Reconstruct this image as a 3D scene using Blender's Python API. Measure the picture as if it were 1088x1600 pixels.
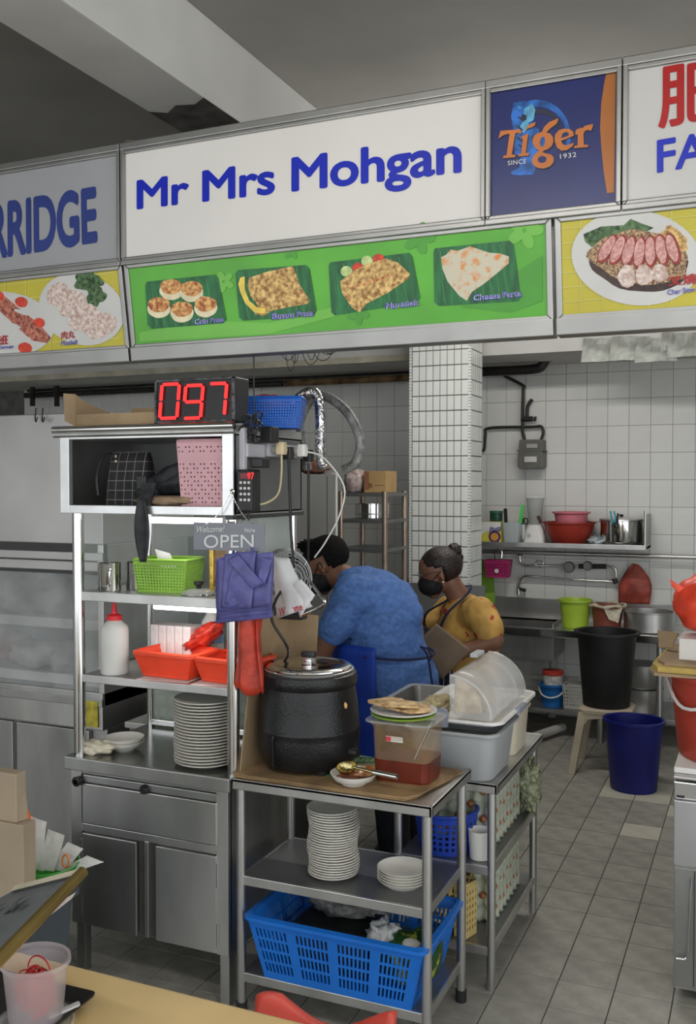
import bpy, bmesh, math, random
from mathutils import Vector, Matrix, noise as mnoise
random.seed(7)
PI = math.pi
for o in list(bpy.data.objects): bpy.data.objects.remove(o)
S = bpy.context.scene
C = S.collection

# ------------------------------------------------ camera, world, light, exposure
F_PX, CAM_H = 1500.0, 1.75
PSI, PIT = math.atan(651 / F_PX), math.atan(45 / F_PX)
fwd0 = Vector((-math.sin(PSI), math.cos(PSI), 0)); rgt = Vector((math.cos(PSI), math.sin(PSI), 0)); up0 = Vector((0, 0, 1))
fwd = fwd0 * math.cos(PIT) - up0 * math.sin(PIT); upv = up0 * math.cos(PIT) + fwd0 * math.sin(PIT)
CP = Vector((0, 0, CAM_H))
cd = bpy.data.cameras.new('camera'); cam = bpy.data.objects.new('camera', cd); C.objects.link(cam)
cd.sensor_fit = 'VERTICAL'; cd.sensor_height = 24.0; cd.lens = F_PX / 1600 * 24.0; cd.clip_start = 0.05
cam.matrix_world = Matrix.Translation(CP) @ Matrix((rgt, upv, -fwd)).transposed().to_4x4()
S.camera = cam
W = bpy.data.worlds.new('sky'); S.world = W; W.use_nodes = True
bg = W.node_tree.nodes['Background']; bg.inputs[0].default_value = (0.93, 0.97, 1.0, 1); bg.inputs[1].default_value = 2.05
S.view_settings.view_transform = 'Standard'; S.view_settings.look = 'None'
S.view_settings.gamma = 1.0; S.view_settings.use_curve_mapping = False; S.view_settings.exposure = 0.0

def area(name, loc, rot, sx, sy, power, col=(1, 1, 1)):
    l = bpy.data.lights.new(name, 'AREA'); l.shape = 'RECTANGLE'; l.size = sx; l.size_y = sy; l.energy = power; l.color = col
    o = bpy.data.objects.new(name, l); C.objects.link(o); o.location = loc; o.rotation_euler = rot
    return o

def onplane(px, py, P0, n):
    d = fwd * F_PX + rgt * (px - 544) - upv * (py - 800)
    return CP + d * ((Vector(P0) - CP).dot(n) / d.dot(n))
def onY(px, py, Y): return onplane(px, py, (0, Y, 0), Vector((0, 1, 0)))
def onZ(px, py, z): return onplane(px, py, (0, 0, z), Vector((0, 0, 1)))
def onX(px, py, X): return onplane(px, py, (X, 0, 0), Vector((1, 0, 0)))

# ------------------------------------------------ materials
MATS = {}
def M(key, col=(.8, .8, .8), rough=.5, metal=0., var=.1, scale=9., bump=0., bscale=60., trans=0., alpha=1., emis=0., spec=.5,
      col2=None, stretch=(1, 1, 1), ior=1.45, lo=.35, hi=.65, rnd=0., detail=4.):
    if key in MATS: return MATS[key]
    m = bpy.data.materials.new(key); m.use_nodes = True; nt = m.node_tree; N = nt.nodes; L = nt.links
    b = N['Principled BSDF']
    tc = N.new('ShaderNodeTexCoord'); mp = N.new('ShaderNodeMapping'); mp.inputs['Scale'].default_value = stretch
    L.new(tc.outputs['Object'], mp.inputs['Vector'])
    nz = N.new('ShaderNodeTexNoise'); nz.inputs['Scale'].default_value = scale; nz.inputs['Detail'].default_value = detail
    L.new(mp.outputs['Vector'], nz.inputs['Vector'])
    cr = N.new('ShaderNodeValToRGB'); L.new(nz.outputs['Fac'], cr.inputs['Fac'])
    c1 = tuple(min(1, c * (1 - var)) for c in col); c2 = col2 if col2 else tuple(min(1, c * (1 + var)) for c in col)
    e = cr.color_ramp.elements; e[0].position = lo; e[1].position = hi
    e[0].color = (*c1, 1); e[1].color = (*c2, 1)
    out = cr.outputs['Color']
    if rnd:
        oi = N.new('ShaderNodeObjectInfo'); ge = N.new('ShaderNodeNewGeometry'); ad = N.new('ShaderNodeMath'); ad.operation = 'ADD'
        L.new(oi.outputs['Random'], ad.inputs[0]); L.new(ge.outputs['Random Per Island'], ad.inputs[1])
        fr = N.new('ShaderNodeMath'); fr.operation = 'FRACT'; L.new(ad.outputs[0], fr.inputs[0])
        mr = N.new('ShaderNodeMapRange'); mr.inputs['To Min'].default_value = 1 - rnd; mr.inputs['To Max'].default_value = 1 + rnd
        L.new(fr.outputs[0], mr.inputs['Value'])
        hs = N.new('ShaderNodeHueSaturation'); L.new(out, hs.inputs['Color']); L.new(mr.outputs[0], hs.inputs['Value']); out = hs.outputs['Color']
    L.new(out, b.inputs['Base Color'])
    b.inputs['Roughness'].default_value = rough; b.inputs['Metallic'].default_value = metal
    b.inputs['Specular IOR Level'].default_value = spec; b.inputs['IOR'].default_value = ior
    b.inputs['Transmission Weight'].default_value = trans; b.inputs['Alpha'].default_value = alpha
    if emis:
        L.new(out, b.inputs['Emission Color']); b.inputs['Emission Strength'].default_value = emis
    if bump:
        n2 = N.new('ShaderNodeTexNoise'); n2.inputs['Scale'].default_value = bscale; L.new(mp.outputs['Vector'], n2.inputs['Vector'])
        bp = N.new('ShaderNodeBump'); bp.inputs['Strength'].default_value = bump; bp.inputs['Distance'].default_value = .01
        L.new(n2.outputs['Fac'], bp.inputs['Height']); L.new(bp.outputs['Normal'], b.inputs['Normal'])
    MATS[key] = m
    return m

STEEL = M('brushed_steel', (.56, .555, .54), .38, 1., .16, 5, .10, 14, stretch=(1, 1, .35))
STEEL_D = M('worn_steel', (.42, .42, .41), .42, 1., .22, 4, .12, 12, stretch=(1, 1, .3))
CHROME = M('polished_steel', (.72, .72, .71), .12, 1., .06, 8)
ALU = M('aluminium_frame', (.37, .365, .35), .42, 1., .10, 4)
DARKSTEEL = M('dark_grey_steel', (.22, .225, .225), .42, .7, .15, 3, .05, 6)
BLACKP = M('black_plastic', (.016, .016, .017), .42, 0, .25, 12)
IRON = M('black_painted_pipe', (.028, .026, .024), .45, .2, .35, 14, .2, 40)
WHITEP = M('white_plastic', (.78, .77, .74), .4, 0, .05, 8)
PORC = M('melamine_cream', (.74, .72, .66), .28, 0, .04, 6)
CARD = M('corrugated_cardboard', (.33, .235, .135), .85, 0, .16, 7, .15, 90)
CARD_D = M('stained_cardboard', (.27, .175, .085), .8, 0, .38, 6, .2, 60)
BLUEP = M('blue_plastic', (.012, .12, .55), .38, 0, .12, 7)
REDP = M('orange_red_plastic', (.80, .075, .03), .35, 0, .10, 7)
CLEAR = M('clear_plastic', (.92, .93, .92), .12, 0, .03, 6, alpha=.22, spec=.6)
MILKY = M('milky_plastic', (.72, .74, .74), .35, 0, .06, 6, alpha=.62)
GLASS = M('greenish_glass', (.80, .90, .86), .05, 0, .04, 5, alpha=.16, spec=.7)

# ------------------------------------------------ mesh helpers
class MB:
    def __init__(s): s.v = []; s.f = []
    def add(s, vs, fs):
        n = len(s.v); s.v += [tuple(v) for v in vs]; s.f += [tuple(i + n for i in f) for f in fs]; return s
    def box(s, x0, x1, y0, y1, z0, z1):
        return s.add([(x0, y0, z0), (x1, y0, z0), (x1, y1, z0), (x0, y1, z0), (x0, y0, z1), (x1, y0, z1), (x1, y1, z1), (x0, y1, z1)],
                     [(3, 2, 1, 0), (4, 5, 6, 7), (0, 1, 5, 4), (1, 2, 6, 5), (2, 3, 7, 6), (3, 0, 4, 7)])
    def loft(s, rings, cap=True, closed=True):
        n = len(rings[0]); vs = [p for r in rings for p in r]; fs = []
        for i in range(len(rings) - 1):
            for j in range(n if closed else n - 1):
                k = (j + 1) % n
                fs.append((i * n + j, i * n + k, (i + 1) * n + k, (i + 1) * n + j))
        if cap: fs.append(tuple(reversed(range(n)))); fs.append(tuple(range((len(rings) - 1) * n, len(rings) * n)))
        return s.add(vs, fs)
    def lathe(s, prof, c=(0, 0, 0), n=32, cap=False, sx=1., sy=1.):
        rings = [[(c[0] + r * sx * math.cos(2 * PI * j / n), c[1] + r * sy * math.sin(2 * PI * j / n), c[2] + z) for j in range(n)] for r, z in prof]
        return s.loft(rings, cap)
    def tube(s, pts, r, n=8, cap=True):
        pts = [Vector(p) for p in pts]; rr = r if isinstance(r, (list, tuple)) else [r] * len(pts)
        rings = []; ref = None
        for i, p in enumerate(pts):
            d = (pts[min(i + 1, len(pts) - 1)] - pts[max(i - 1, 0)])
            if d.length < 1e-9: d = Vector((0, 0, 1))
            d.normalize()
            if ref is None:
                ref = Vector((0, 0, 1)) if abs(d.z) < .9 else Vector((1, 0, 0))
            a = d.cross(ref)
            if a.length < 1e-4: a = d.cross(Vector((0, 1, 0)))
            a.normalize(); b = d.cross(a).normalized(); ref = -b if False else a.cross(d)
            rings.append([p + (a * math.cos(2 * PI * j / n) + b * math.sin(2 * PI * j / n)) * rr[i] for j in range(n)])
        return s.loft(rings, cap)
    def cyl(s, p0, p1, r, r2=None, n=20): return s.tube([p0, p1], [r, r if r2 is None else r2], n)
    def prism(s, pts, ax, t0, t1):
        # pts 2D polygon; ax = 'x','y','z' extrusion axis
        def m(p, t):
            return {'x': (t, p[0], p[1]), 'y': (p[0], t, p[1]), 'z': (p[0], p[1], t)}[ax]
        return s.loft([[m(p, t0) for p in pts], [m(p, t1) for p in pts]])
    def grid(s, fn, nu, nv, closeu=False):
        vs = [fn(i / nu, j / nv) for j in range(nv + 1) for i in range(nu + (0 if closeu else 1))]
        w = nu if closeu else nu + 1; fs = []
        for j in range(nv):
            for i in range(nu):
                k = (i + 1) % w
                fs.append((j * w + i, j * w + k, (j + 1) * w + k, (j + 1) * w + i))
        return s.add(vs, fs)
    def mv(s, dx=0, dy=0, dz=0): s.v = [(v[0] + dx, v[1] + dy, v[2] + dz) for v in s.v]; return s
    def xf(s, fn): s.v = [tuple(fn(Vector(v))) for v in s.v]; return s
    def W(s, name, mat, parent=None, **k):
        '''build from world coordinates under the thing made last'''
        s.v = [tuple(Vector(v) - ORG) for v in s.v]; return s.build(name, mat, parent, **k)
    def one(s, name, mat, label, cat, loc, group=None, **k):
        '''a thing that is one mesh, given in world coordinates, origin at loc'''
        s.v = [tuple(Vector(v) - Vector(loc)) for v in s.v]; o = s.build(name, mat, None, loc=loc, **k); return tag(o, label, cat, group)
    def build(s, name, mat, parent=None, loc=None, smooth=False, bevel=0., solid=0., sub=0, kind=None, rz=0.):
        me = bpy.data.meshes.new(name); me.from_pydata(s.v, [], s.f)
        bm = bmesh.new(); bm.from_mesh(me); bmesh.ops.recalc_face_normals(bm, faces=bm.faces)
        if bevel: bmesh.ops.bevel(bm, geom=[e for e in bm.edges if e.calc_face_angle(0) > .5], offset=bevel, segments=2, affect='EDGES', profile=.6, clamp_overlap=True)
        bm.to_mesh(me); bm.free()
        me.materials.append(mat)
        o = bpy.data.objects.new(name, me); C.objects.link(o)
        if parent: o.parent = parent
        if loc is not None: o.location = loc
        if rz: o.rotation_euler[2] = rz
        if solid:
            md = o.modifiers.new('thickness', 'SOLIDIFY'); md.thickness = solid; md.offset = 0
        if sub:
            md = o.modifiers.new('round', 'SUBSURF'); md.levels = sub; md.render_levels = sub
        if smooth:
            me.shade_smooth() if smooth == 2 else me.set_sharp_from_angle(angle=math.radians(38))
            if smooth != 2: 
                for p in me.polygons: p.use_smooth = True
        if kind: o['kind'] = kind
        return o

def tag(o, label, cat, group=None):
    o['label'] = label; o['category'] = cat
    if group: o['group'] = group
    return o
ORG = Vector((0, 0, 0))
def thing(name, label, cat, loc=(0, 0, 0), rz=0., group=None):
    global ORG
    ORG = Vector(loc)
    o = bpy.data.objects.new(name, None); C.objects.link(o); o.location = loc; o.rotation_euler[2] = rz; o.empty_display_size = .05
    return tag(o, label, cat, group)
def struct(o): o['kind'] = 'structure'; return o
def copy_tree(o, parent=None):
    c = o.copy(); C.objects.link(c); c.parent = parent
    for ch in o.children: copy_tree(ch, c)
    return c
def dup(o, loc, rz=None, label=None, group=None):
    c = copy_tree(o); c.location = loc
    if rz is not None: c.rotation_euler[2] = rz
    if label: c['label'] = label
    if group: c['group'] = group
    return c
def rrect(x0, x1, y0, y1, r, n=5):
    pts = []
    for cx, cy, a0 in ((x1 - r, y1 - r, 0), (x0 + r, y1 - r, PI / 2), (x0 + r, y0 + r, PI), (x1 - r, y0 + r, 1.5 * PI)):
        for k in range(n + 1):
            a = a0 + PI / 2 * k / n; pts.append((cx + r * math.cos(a), cy + r * math.sin(a)))
    return pts
def rr_ring(w, d, r, z, n=5): return [(x, y, z) for x, y in rrect(-w / 2, w / 2, -d / 2, d / 2, min(r, w / 2 - .001, d / 2 - .001), n)]
def bez(pts, n=8):
    # catmull-rom through points
    P = [Vector(p) for p in pts]; out = []
    for i in range(len(P) - 1):
        p0 = P[max(i - 1, 0)]; p1 = P[i]; p2 = P[i + 1]; p3 = P[min(i + 2, len(P) - 1)]
        for k in range(n):
            t = k / n
            out.append(.5 * ((2 * p1) + (p2 - p0) * t + (2 * p0 - 5 * p1 + 4 * p2 - p3) * t * t + (3 * p1 - p0 - 3 * p2 + p3) * t ** 3))
    out.append(P[-1]); return out
def evalmesh(o):
    sc = bpy.data.scenes.new('tmp'); sc.collection.objects.link(o); vl = sc.view_layers[0]; vl.update()
    me = bpy.data.meshes.new_from_object(o.evaluated_get(vl.depsgraph)); sc.collection.objects.unlink(o); bpy.data.scenes.remove(sc)
    return me
def textmesh(s, bold=0., extr=.0006, spacing=1.):
    cu = bpy.data.curves.new('t', 'FONT'); cu.body = s; cu.size = 1; cu.offset = bold; cu.space_character = spacing; cu.resolution_u = 5
    o = bpy.data.objects.new('t', cu); me = evalmesh(o)
    bpy.data.objects.remove(o); return me
def text(name, s, mat, parent, xf, bold=0., spacing=1., fit=None, shear=0.):
    """flat lettering; xf maps (u,v) in 0..1 of its own bounding box to a local point"""
    me0 = textmesh(s, 0, spacing=spacing)
    if bold:
        n = len(me0.vertices); sh = [(bold * math.cos(a), bold * math.sin(a)) for a in [k * PI / 4 for k in range(8)]] + [(0, 0)]
        vs = [(v.co.x + a, v.co.y + b, .00012 * k) for k, (a, b) in enumerate(sh) for v in me0.vertices]
        fs = [tuple(i + n * k for i in p.vertices) for k in range(9) for p in me0.polygons]
        me = bpy.data.meshes.new(name); me.from_pydata(vs, [], fs)
    else: me = me0
    xs = [v.co.x for v in me.vertices]; ys = [v.co.y for v in me.vertices]
    if not xs: return None
    x0, x1, y0, y1 = min(xs), max(xs), min(ys), max(ys)
    for v in me.vertices:
        u = (v.co.x - x0) / (x1 - x0); w = (v.co.y - y0) / (y1 - y0)
        h = v.co.z; v.co = xf(u, w); v.co.y -= h
    me.materials.clear(); me.materials.append(mat); me.name = name
    o = bpy.data.objects.new(name, me); C.objects.link(o); o.parent = parent
    return o
# ------------------------------------------------ the setting
CONC = M('painted_concrete', (.56, .555, .53), .9, 0, .10, 1.6, .12, 9)
CONC_D = M('sooty_concrete', (.36, .34, .31), .92, 0, .30, 1.4, .2, 7)
GROUT = M('dark_grout', (.16, .155, .14), .9, 0, .2, 10)
FT = M('floor_tile_grey', (.335, .325, .285), .55, 0, .14, 14, .05, 160, rnd=.07)
FT_L = M('floor_tile_pale', (.54, .52, .43), .55, 0, .06, 14, .1, 120)
WT = M('wall_tile_white', (.72, .72, .69), .25, 0, .05, 3, .03, 5, rnd=.03)
CT = M('column_tile_white', (.76, .78, .75), .22, 0, .04, 6, rnd=.03)
TP = .19; TX0 = -.645; TY0 = 4.875
PALE = {(0, 0), (0, 3), (-1, 3), (-1, 4), (0, 4), (1, 2)}
floor = struct(MB().box(-7, 3.2, -7, 7.3, -.12, -.006).build('floor', GROUT))
tm = None
far = MB()
for i in range(-32, 21):
    for j in range(-60, 12):
        x = TX0 + i * TP; y = TY0 + j * TP
        if x < -6.9 or x > 3.1 or y > 7.1 or y < -6.8: continue
        if -2.45 < x < .1 and 2.5 < y < 6.7:
            if tm is None:
                t = MB().box(.002, TP - .002, .002, TP - .002, -.006, 0).build('floor_tile', FT, floor, bevel=.0012); tm = t.data
            else:
                t = bpy.data.objects.new('floor_tile', tm); C.objects.link(t); t.parent = floor
            t.location = (x, y, 0)
            if (i, j) in PALE: 
                t.material_slots[0].link = 'OBJECT'; t.material_slots[0].material = FT_L
        else:
            far.box(x + .002, x + TP - .002, y + .002, y + TP - .002, -.006, 0)
far.build('tile_field', FT, floor, kind='stuff')

ceiling = struct(MB().box(-7, 3.2, -3.4, 7.3, 3.45, 3.6).build('ceiling', M('bare_slab', (.29, .28, .258), .92, 0, .12, 1.3, .15, 6)))
tr1 = struct(MB().box(-2.15, -1.885, -3.4, 7.2, 3.15, 3.45).build('trim_1', CONC, bevel=.006))
MB().prism([(-2.148, 3.06), (-2.09, 3.10), (-2.02, 3.05), (-1.95, 3.07), (-1.887, 3.03), (-1.887, 3.4), (-2.148, 3.4)], 'z', 3.1485, 3.151).build('soot_stain', M('soot', (.06, .055, .05), .9, 0, .5, 12), tr1)
struct(MB().box(-7, 3.2, 6.45, 7.15, 2.625, 3.45).build('trim_2', CONC))
struct(MB().box(-7.1, -7, -3.4, 7.3, 0, 3.5).build('wall_left', CONC))
struct(MB().box(3.2, 3.3, 2.8, 7.3, 0, 3.5).build('wall_right', CONC))
wall = struct(MB().box(-7, 3.2, 7.156, 7.3, 0, 3.45).build('wall_back', GROUT))
tm = None; far = MB(); TW, TH = .15, .195
for i in range(-40, 30):
    for j in range(-2, 14):
        x = -.45 + i * TW; z = 2.555 + (j - 13) * TH + TH
        if x < -6.9 or x > 3 or z < 0 or z > 2.7: continue
        if -3.75 < x < -.25 and .7 < z:
            if tm is None:
                t = MB().box(.0012, TW - .0012, -.006, .002, .0012, TH - .0012).build('wall_tile', WT, wall, bevel=.0008); tm = t.data
            else:
                t = bpy.data.objects.new('wall_tile', tm); C.objects.link(t); t.parent = wall
            t.location = (x, 7.156, z)
        else: far.box(x + .0012, x + TW - .0012, 7.150, 7.157, z + .0012, z + TH - .0012)
far.build('tile_field', WT, wall, kind='stuff')

# tiled column
CX0, CX1, CY0, CY1 = -2.19, -1.775, 6.1, 6.38
col = struct(MB().box(CX0, CX1, CY0, CY1, 0, 3.45).build('wall_column', GROUT))
tm = tm2 = tm3 = None; far = MB()
for j in range(0, 34):
    z = .03 + j * .1
    for i in range(8):
        x = CX0 + .014 + i * .0487
        if .95 < z < 2.8:
            if tm is None:
                t = MB().box(.0025, .0462, -.005, .001, .0036, .0964).build('mosaic_tile', CT, col, bevel=.0008); tm = t.data
            else: t = bpy.data.objects.new('mosaic_tile', tm); C.objects.link(t); t.parent = col
            t.location = (x, CY0, z)
        else: far.box(x + .0022, x + .0465, CY0 - .005, CY0 + .001, z + .003, z + .097)
    for i in range(5):
        y = CY0 + .022 + i * .051
        if 1.6 < z < 2.8:
            if tm2 is None:
                t = MB().box(-.001, .005, .0025, .0475, .0036, .0964).build('mosaic_tile', CT, col, bevel=.0008); tm2 = t.data
            else: t = bpy.data.objects.new('mosaic_tile', tm2); C.objects.link(t); t.parent = col
            t.location = (CX1, y, z)
        else: far.box(CX1 - .001, CX1 + .005, y + .0022, y + .0478, z + .003, z + .097)
    for k in range(5):
        far.box(CX1 - .013, CX1 + .006, CY0 - .006, CY0 + .014, z + .002 + k * .02, z + .0185 + k * .02)
        far.box(CX0 - .006, CX0 + .011, CY0 - .006, CY0 + .014, z + .002 + k * .02, z + .0185 + k * .02)
far.build('mosaic_field', CT, col, kind='stuff')

# ceiling fluorescent battens: two over the aisle of the hall, two in the kitchen
TUBE = M('fluorescent_tube', (1, .98, .93), .3, 0, .01, 3, emis=9.)
def batten(loc, L, power, label, z_tube=-.06):
    t = thing('fluorescent_batten', label, 'lamp', loc, 0, 'ceiling tube lamps')
    MB().box(-L / 2, L / 2, -.03, .03, -.045, 0).build('housing', WHITEP, t, bevel=.004)
    for s in (-1, 1): MB().box(s * L / 2 - .015, s * L / 2 + .015, -.02, .02, -.085, -.04).build('end_cap', WHITEP, t, bevel=.003)
    MB().cyl((-L / 2, 0, -.07), (L / 2, 0, -.07), .013, n=10).build('tube', TUBE, t, smooth=True)
    l = area('tube_light', (0, 0, -.088), (0, 0, 0), L, .03, power, (1, .97, .92)); l.parent = t
    for s in (-1, 1):
        l = area('tube_light', (0, s * .036, -.05), (s * 2.1, 0, 0), L, .03, power * .6, (1, .97, .92)); l.parent = t
        if loc[2] < 3.44: MB().cyl((s * L * .35, 0, 0), (s * L * .35, 0, 3.45 - loc[2]), .006, n=8).build('drop_rod', WHITEP, t)
    return t
batten((-1.0, .6, 3.05), 1.2, 12, 'long tube lamp on the hall ceiling in front of the stall signs')
batten((1.1, .4, 3.05), 1.2, 16, 'long tube lamp on the hall ceiling beside the other stalls')
batten((-1.1, 4.9, 3.05), 1.2, 20, 'long tube lamp on the kitchen ceiling behind the signs')
# ------------------------------------------------ sign boxes over the stalls
SY = 2.70
PWHITE = M('lightbox_white', (.58, .56, .53), .35, 0, .03, 2, emis=.22)
PGREY = M('unlit_sign_white', (.36, .365, .38), .12, 0, .03, 2)
PCREAM = M('sign_white_warm', (.52, .51, .49), .25, 0, .03, 2, emis=.08)
INKB = M('sign_blue_ink', (.006, .02, .42), .35, 0, .06, 5, emis=.05)
INKB2 = M('faded_blue_ink', (.03, .05, .22), .35, 0, .06, 5)
INKR = M('sign_red_ink', (.40, .012, .012), .35, 0, .06, 5)
NAVY = M('navy_print', (.018, .026, .13), .3, 0, .12, 3)
TORANGE = M('orange_print', (.56, .17, .035), .35, 0, .10, 9)
TORANGE2 = M('orange_band_print', (.42, .14, .03), .35, 0, .08, 4)
TBLUE = M('tiger_blue_print', (.02, .12, .42), .35, 0, .5, 30)
TCYAN = M('tiger_pale_print', (.11, .36, .55), .35, 0, .25, 40)
TDARK = M('dark_line_print', (.02, .022, .05), .4, 0, .1, 9)
PALETXT = M('pale_lettering', (.62, .63, .64), .4, 0, .04, 9)
SN = Vector((0, 1, 0))
class Face:
    """a flat printed face; photo points are traced onto its real plane"""
    def __init__(s, P0, n): s.P0 = Vector(P0); s.n = Vector(n).normalized()
    def at(s, px, py, lift=0.):
        return onplane(px, py, s.P0, s.n) - s.n * lift
def flat(name, face, pts, mat, parent, lift, org, thick=.0007):
    top = [face.at(x, y, lift) - org for x, y in pts]; bot = [face.at(x, y, lift - thick) - org for x, y in pts]
    return MB().loft([bot, top]).build(name, mat, parent)
def ftext(name, face, s, mat, parent, org, quad, lift, bold=0., spacing=1.):
    """quad = photo px of the lettering's box: bottom-left, bottom-right, top-left, top-right"""
    bl, br, tl, tr = [face.at(x, y, lift) - org for x, y in quad]
    return text(name, s, mat, parent, lambda u, v: (bl * (1 - u) + br * u) * (1 - v) + (tl * (1 - u) + tr * u) * v, bold, spacing)
def ell(cx, cy, rx, ry, n=28, rot=0., wob=0., seed=0):
    rs = random.Random(seed); ph = [rs.uniform(0, 6.28) for _ in range(4)]; out = []
    for k in range(n):
        a = 2 * PI * k / n; w = 1 + wob * (math.sin(3 * a + ph[0]) * .5 + math.sin(5 * a + ph[1]) * .35 + math.sin(8 * a + ph[2]) * .3)
        x, y = rx * w * math.cos(a), ry * w * math.sin(a)
        out.append((cx + x * math.cos(rot) - y * math.sin(rot), cy + x * math.sin(rot) + y * math.cos(rot)))
    return out
def frame_bars(t, x0, x1, z0, z1, y, d, w, mat=ALU, tilt=None):
    """four mitred frame bars (each a part), front at y"""
    def bar(nm, a, b, c, e):
        q = MB().loft([[(p[0], y, p[1]) for p in (a, b, c, e)], [(p[0], y + d, p[1]) for p in (a, b, c, e)]])
        if tilt: q.v = [tilt(v) for v in q.v]
        q.build(nm, mat, t, bevel=.003)
    bar('frame_bar', (x0, z1), (x1, z1), (x1 - w, z1 - w), (x0 + w, z1 - w)); bar('frame_bar', (x0, z0), (x1, z0), (x1 - w, z0 + w), (x0 + w, z0 + w))
    bar('frame_bar', (x0, z0), (x0, z1), (x0 + w, z1 - w), (x0 + w, z0 + w)); bar('frame_bar', (x1, z0), (x1, z1), (x1 - w, z1 - w), (x1 - w, z0 + w))
UF = Face((0, SY + .012, 0), SN)
def upper_box(name, label, x0, x1, pm, depth=.16):
    org = Vector((x0, SY, 2.50)); t = thing(name, label, 'sign', org, 0, 'sign boxes over the stalls')
    w = x1 - x0; h = .385
    MB().box(.004, w - .004, .03, depth, .004, h - .004).build('casing', DARKSTEEL, t)
    frame_bars(t, .002, w - .002, .002, h - .010, .002, .03, .013)
    MB().box(0.012, w - .012, .012, .03, .01, h - .02).build('face_panel', pm, t)
    MB().box(0, w, -.004, .03, h - .012, h + .012).build('top_rail', ALU, t, bevel=.003)
    MB().box(0, w, -.004, .03, -.012, .004).build('bottom_rail', ALU, t, bevel=.003)
    for x in (.007, w - .007): MB().box(x - .006, x + .006, -.002, .03, .012, h - .01).build('side_rail', ALU, t, bevel=.002)
    return t, org
# white lit box
t, org = upper_box('lightbox_sign', 'long lit white sign box with blue lettering Mr Mrs Mohgan', -2.012, -.744, PWHITE)
ftext('lettering', UF, 'Mr Mrs Mohgan', INKB, t, org, [(214, 342), (722, 289.5), (214, 282), (722, 207.5)], .0015, .026, .98)
# tiger box
t, org = upper_box('lightbox_sign', 'square navy sign box with orange beer lettering and a blue tiger', -.744, -.366, NAVY)
flat('orange_band', UF, [(951, 104), (963, 102), (960, 301), (949, 302), (944, 270), (940, 230), (938, 200), (940, 160), (945, 128)], TORANGE2, t, .001, org)
ring = [(840 + 52 * math.cos(a), 214 - 58 * math.sin(a)) for a in [i * .12 - .25 for i in range(22)]] + [(842 + 44 * math.cos(a), 216 - 49 * math.sin(a)) for a in [(21 - i) * .12 - .25 for i in range(22)]]
flat('tiger_tail', UF, ring, TBLUE, t, .001, org)
ring = [(846 + 32 * math.cos(a), 212 - 42 * math.sin(a)) for a in [i * .14 - .2 for i in range(20)]] + [(846 + 28 * math.cos(a), 214 - 36 * math.sin(a)) for a in [(19 - i) * .14 - .2 for i in range(20)]]
flat('tiger_stripe', UF, ring, TDARK, t, .0012, org)
flat('tiger_body', UF, [(803, 161), (818, 158), (834, 160), (837, 178), (832, 194), (842, 202), (846, 225), (852, 240), (862, 250), (850, 262), (838, 262), (834, 273), (812, 274), (800, 273), (798, 269), (812, 262), (814, 245), (805, 240), (802, 200), (799, 182)], TBLUE, t, .0012, org)
flat('tiger_face', UF, [(820, 170), (832, 162), (837, 172), (834, 188), (826, 192), (828, 200), (818, 208), (812, 200), (818, 190)], TCYAN, t, .0016, org)
flat('tiger_mouth', UF, [(817, 178), (824, 181), (823, 188), (817, 189), (814, 184)], TDARK, t, .002, org)
for e in ((812.5, 168.5, .35), (828, 167.5, -.35)): flat('tiger_eye', UF, ell(e[0], e[1], 3.2, 1.3, 10, e[2]), TCYAN, t, .002, org)
for k, (x, y) in enumerate(((806, 214), (809, 226), (830, 250), (842, 234), (808, 182), (806, 196))):
    flat('tiger_stripe', UF, [(x, y), (x + 5, y + 1), (x + 12, y + 7), (x + 11, y + 9), (x + 4, y + 4)], TDARK, t, .0017, org)
def cr(a): return [(760 + x / 5.18, 120 + y / 5.18) for x, y in a]
LT = [(100, 505), (118, 440), (250, 430), (272, 425), (285, 445), (282, 472), (268, 455), (238, 458), (208, 632), (240, 634), (236, 652), (138, 662), (142, 642), (168, 636), (192, 462), (150, 470), (128, 482)]
LI = [(290, 485), (342, 462), (322, 618), (350, 620), (346, 640), (262, 646), (264, 628), (286, 624), (300, 500), (282, 500)]
LI2 = [(318, 438), (335, 405), (360, 385), (402, 368), (396, 395), (370, 412), (340, 420)]
LG_O = [(380, 545), (378, 510), (392, 478), (420, 458), (452, 450), (470, 410), (510, 370), (588, 338), (572, 382), (520, 420), (488, 452), (520, 462), (542, 490), (545, 530), (530, 565), (500, 588), (470, 598), (455, 612), (480, 622), (525, 630), (548, 655), (548, 690), (520, 725), (470, 745), (420, 740), (382, 715), (370, 680), (385, 640), (415, 612), (430, 598), (402, 582)]
LE = [(556, 520), (560, 470), (590, 435), (630, 422), (675, 425), (705, 445), (712, 478), (640, 508), (608, 520), (622, 550), (655, 558), (712, 535), (700, 565), (655, 595), (610, 600), (575, 575)]
LR = [(722, 470), (728, 432), (768, 415), (780, 420), (800, 400), (868, 384), (862, 412), (848, 440), (828, 430), (800, 440), (788, 465), (792, 552), (828, 555), (826, 570), (712, 580), (716, 562), (742, 558), (744, 470)]
for L in (LT, LI, LI2, LG_O, LE, LR):
    g = flat('letter', UF, cr(L), TORANGE, t, .003, org)
    flat('letter_outline', UF, [(760 + (x + 6) / 5.18, 120 + (y + 7) / 5.18) for x, y in L], TDARK, g, .0022, org)
flat('letter_counter', UF, cr(ell(458, 528, 20, 42, 14, .15)), TBLUE, t, .0034, org); flat('letter_counter', UF, cr(ell(455, 672, 36, 28, 14, -.2)), NAVY, t, .0034, org)
flat('letter_counter', UF, cr([(608, 500), (620, 462), (648, 448), (672, 460), (668, 480)]), NAVY, t, .0034, org)
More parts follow.
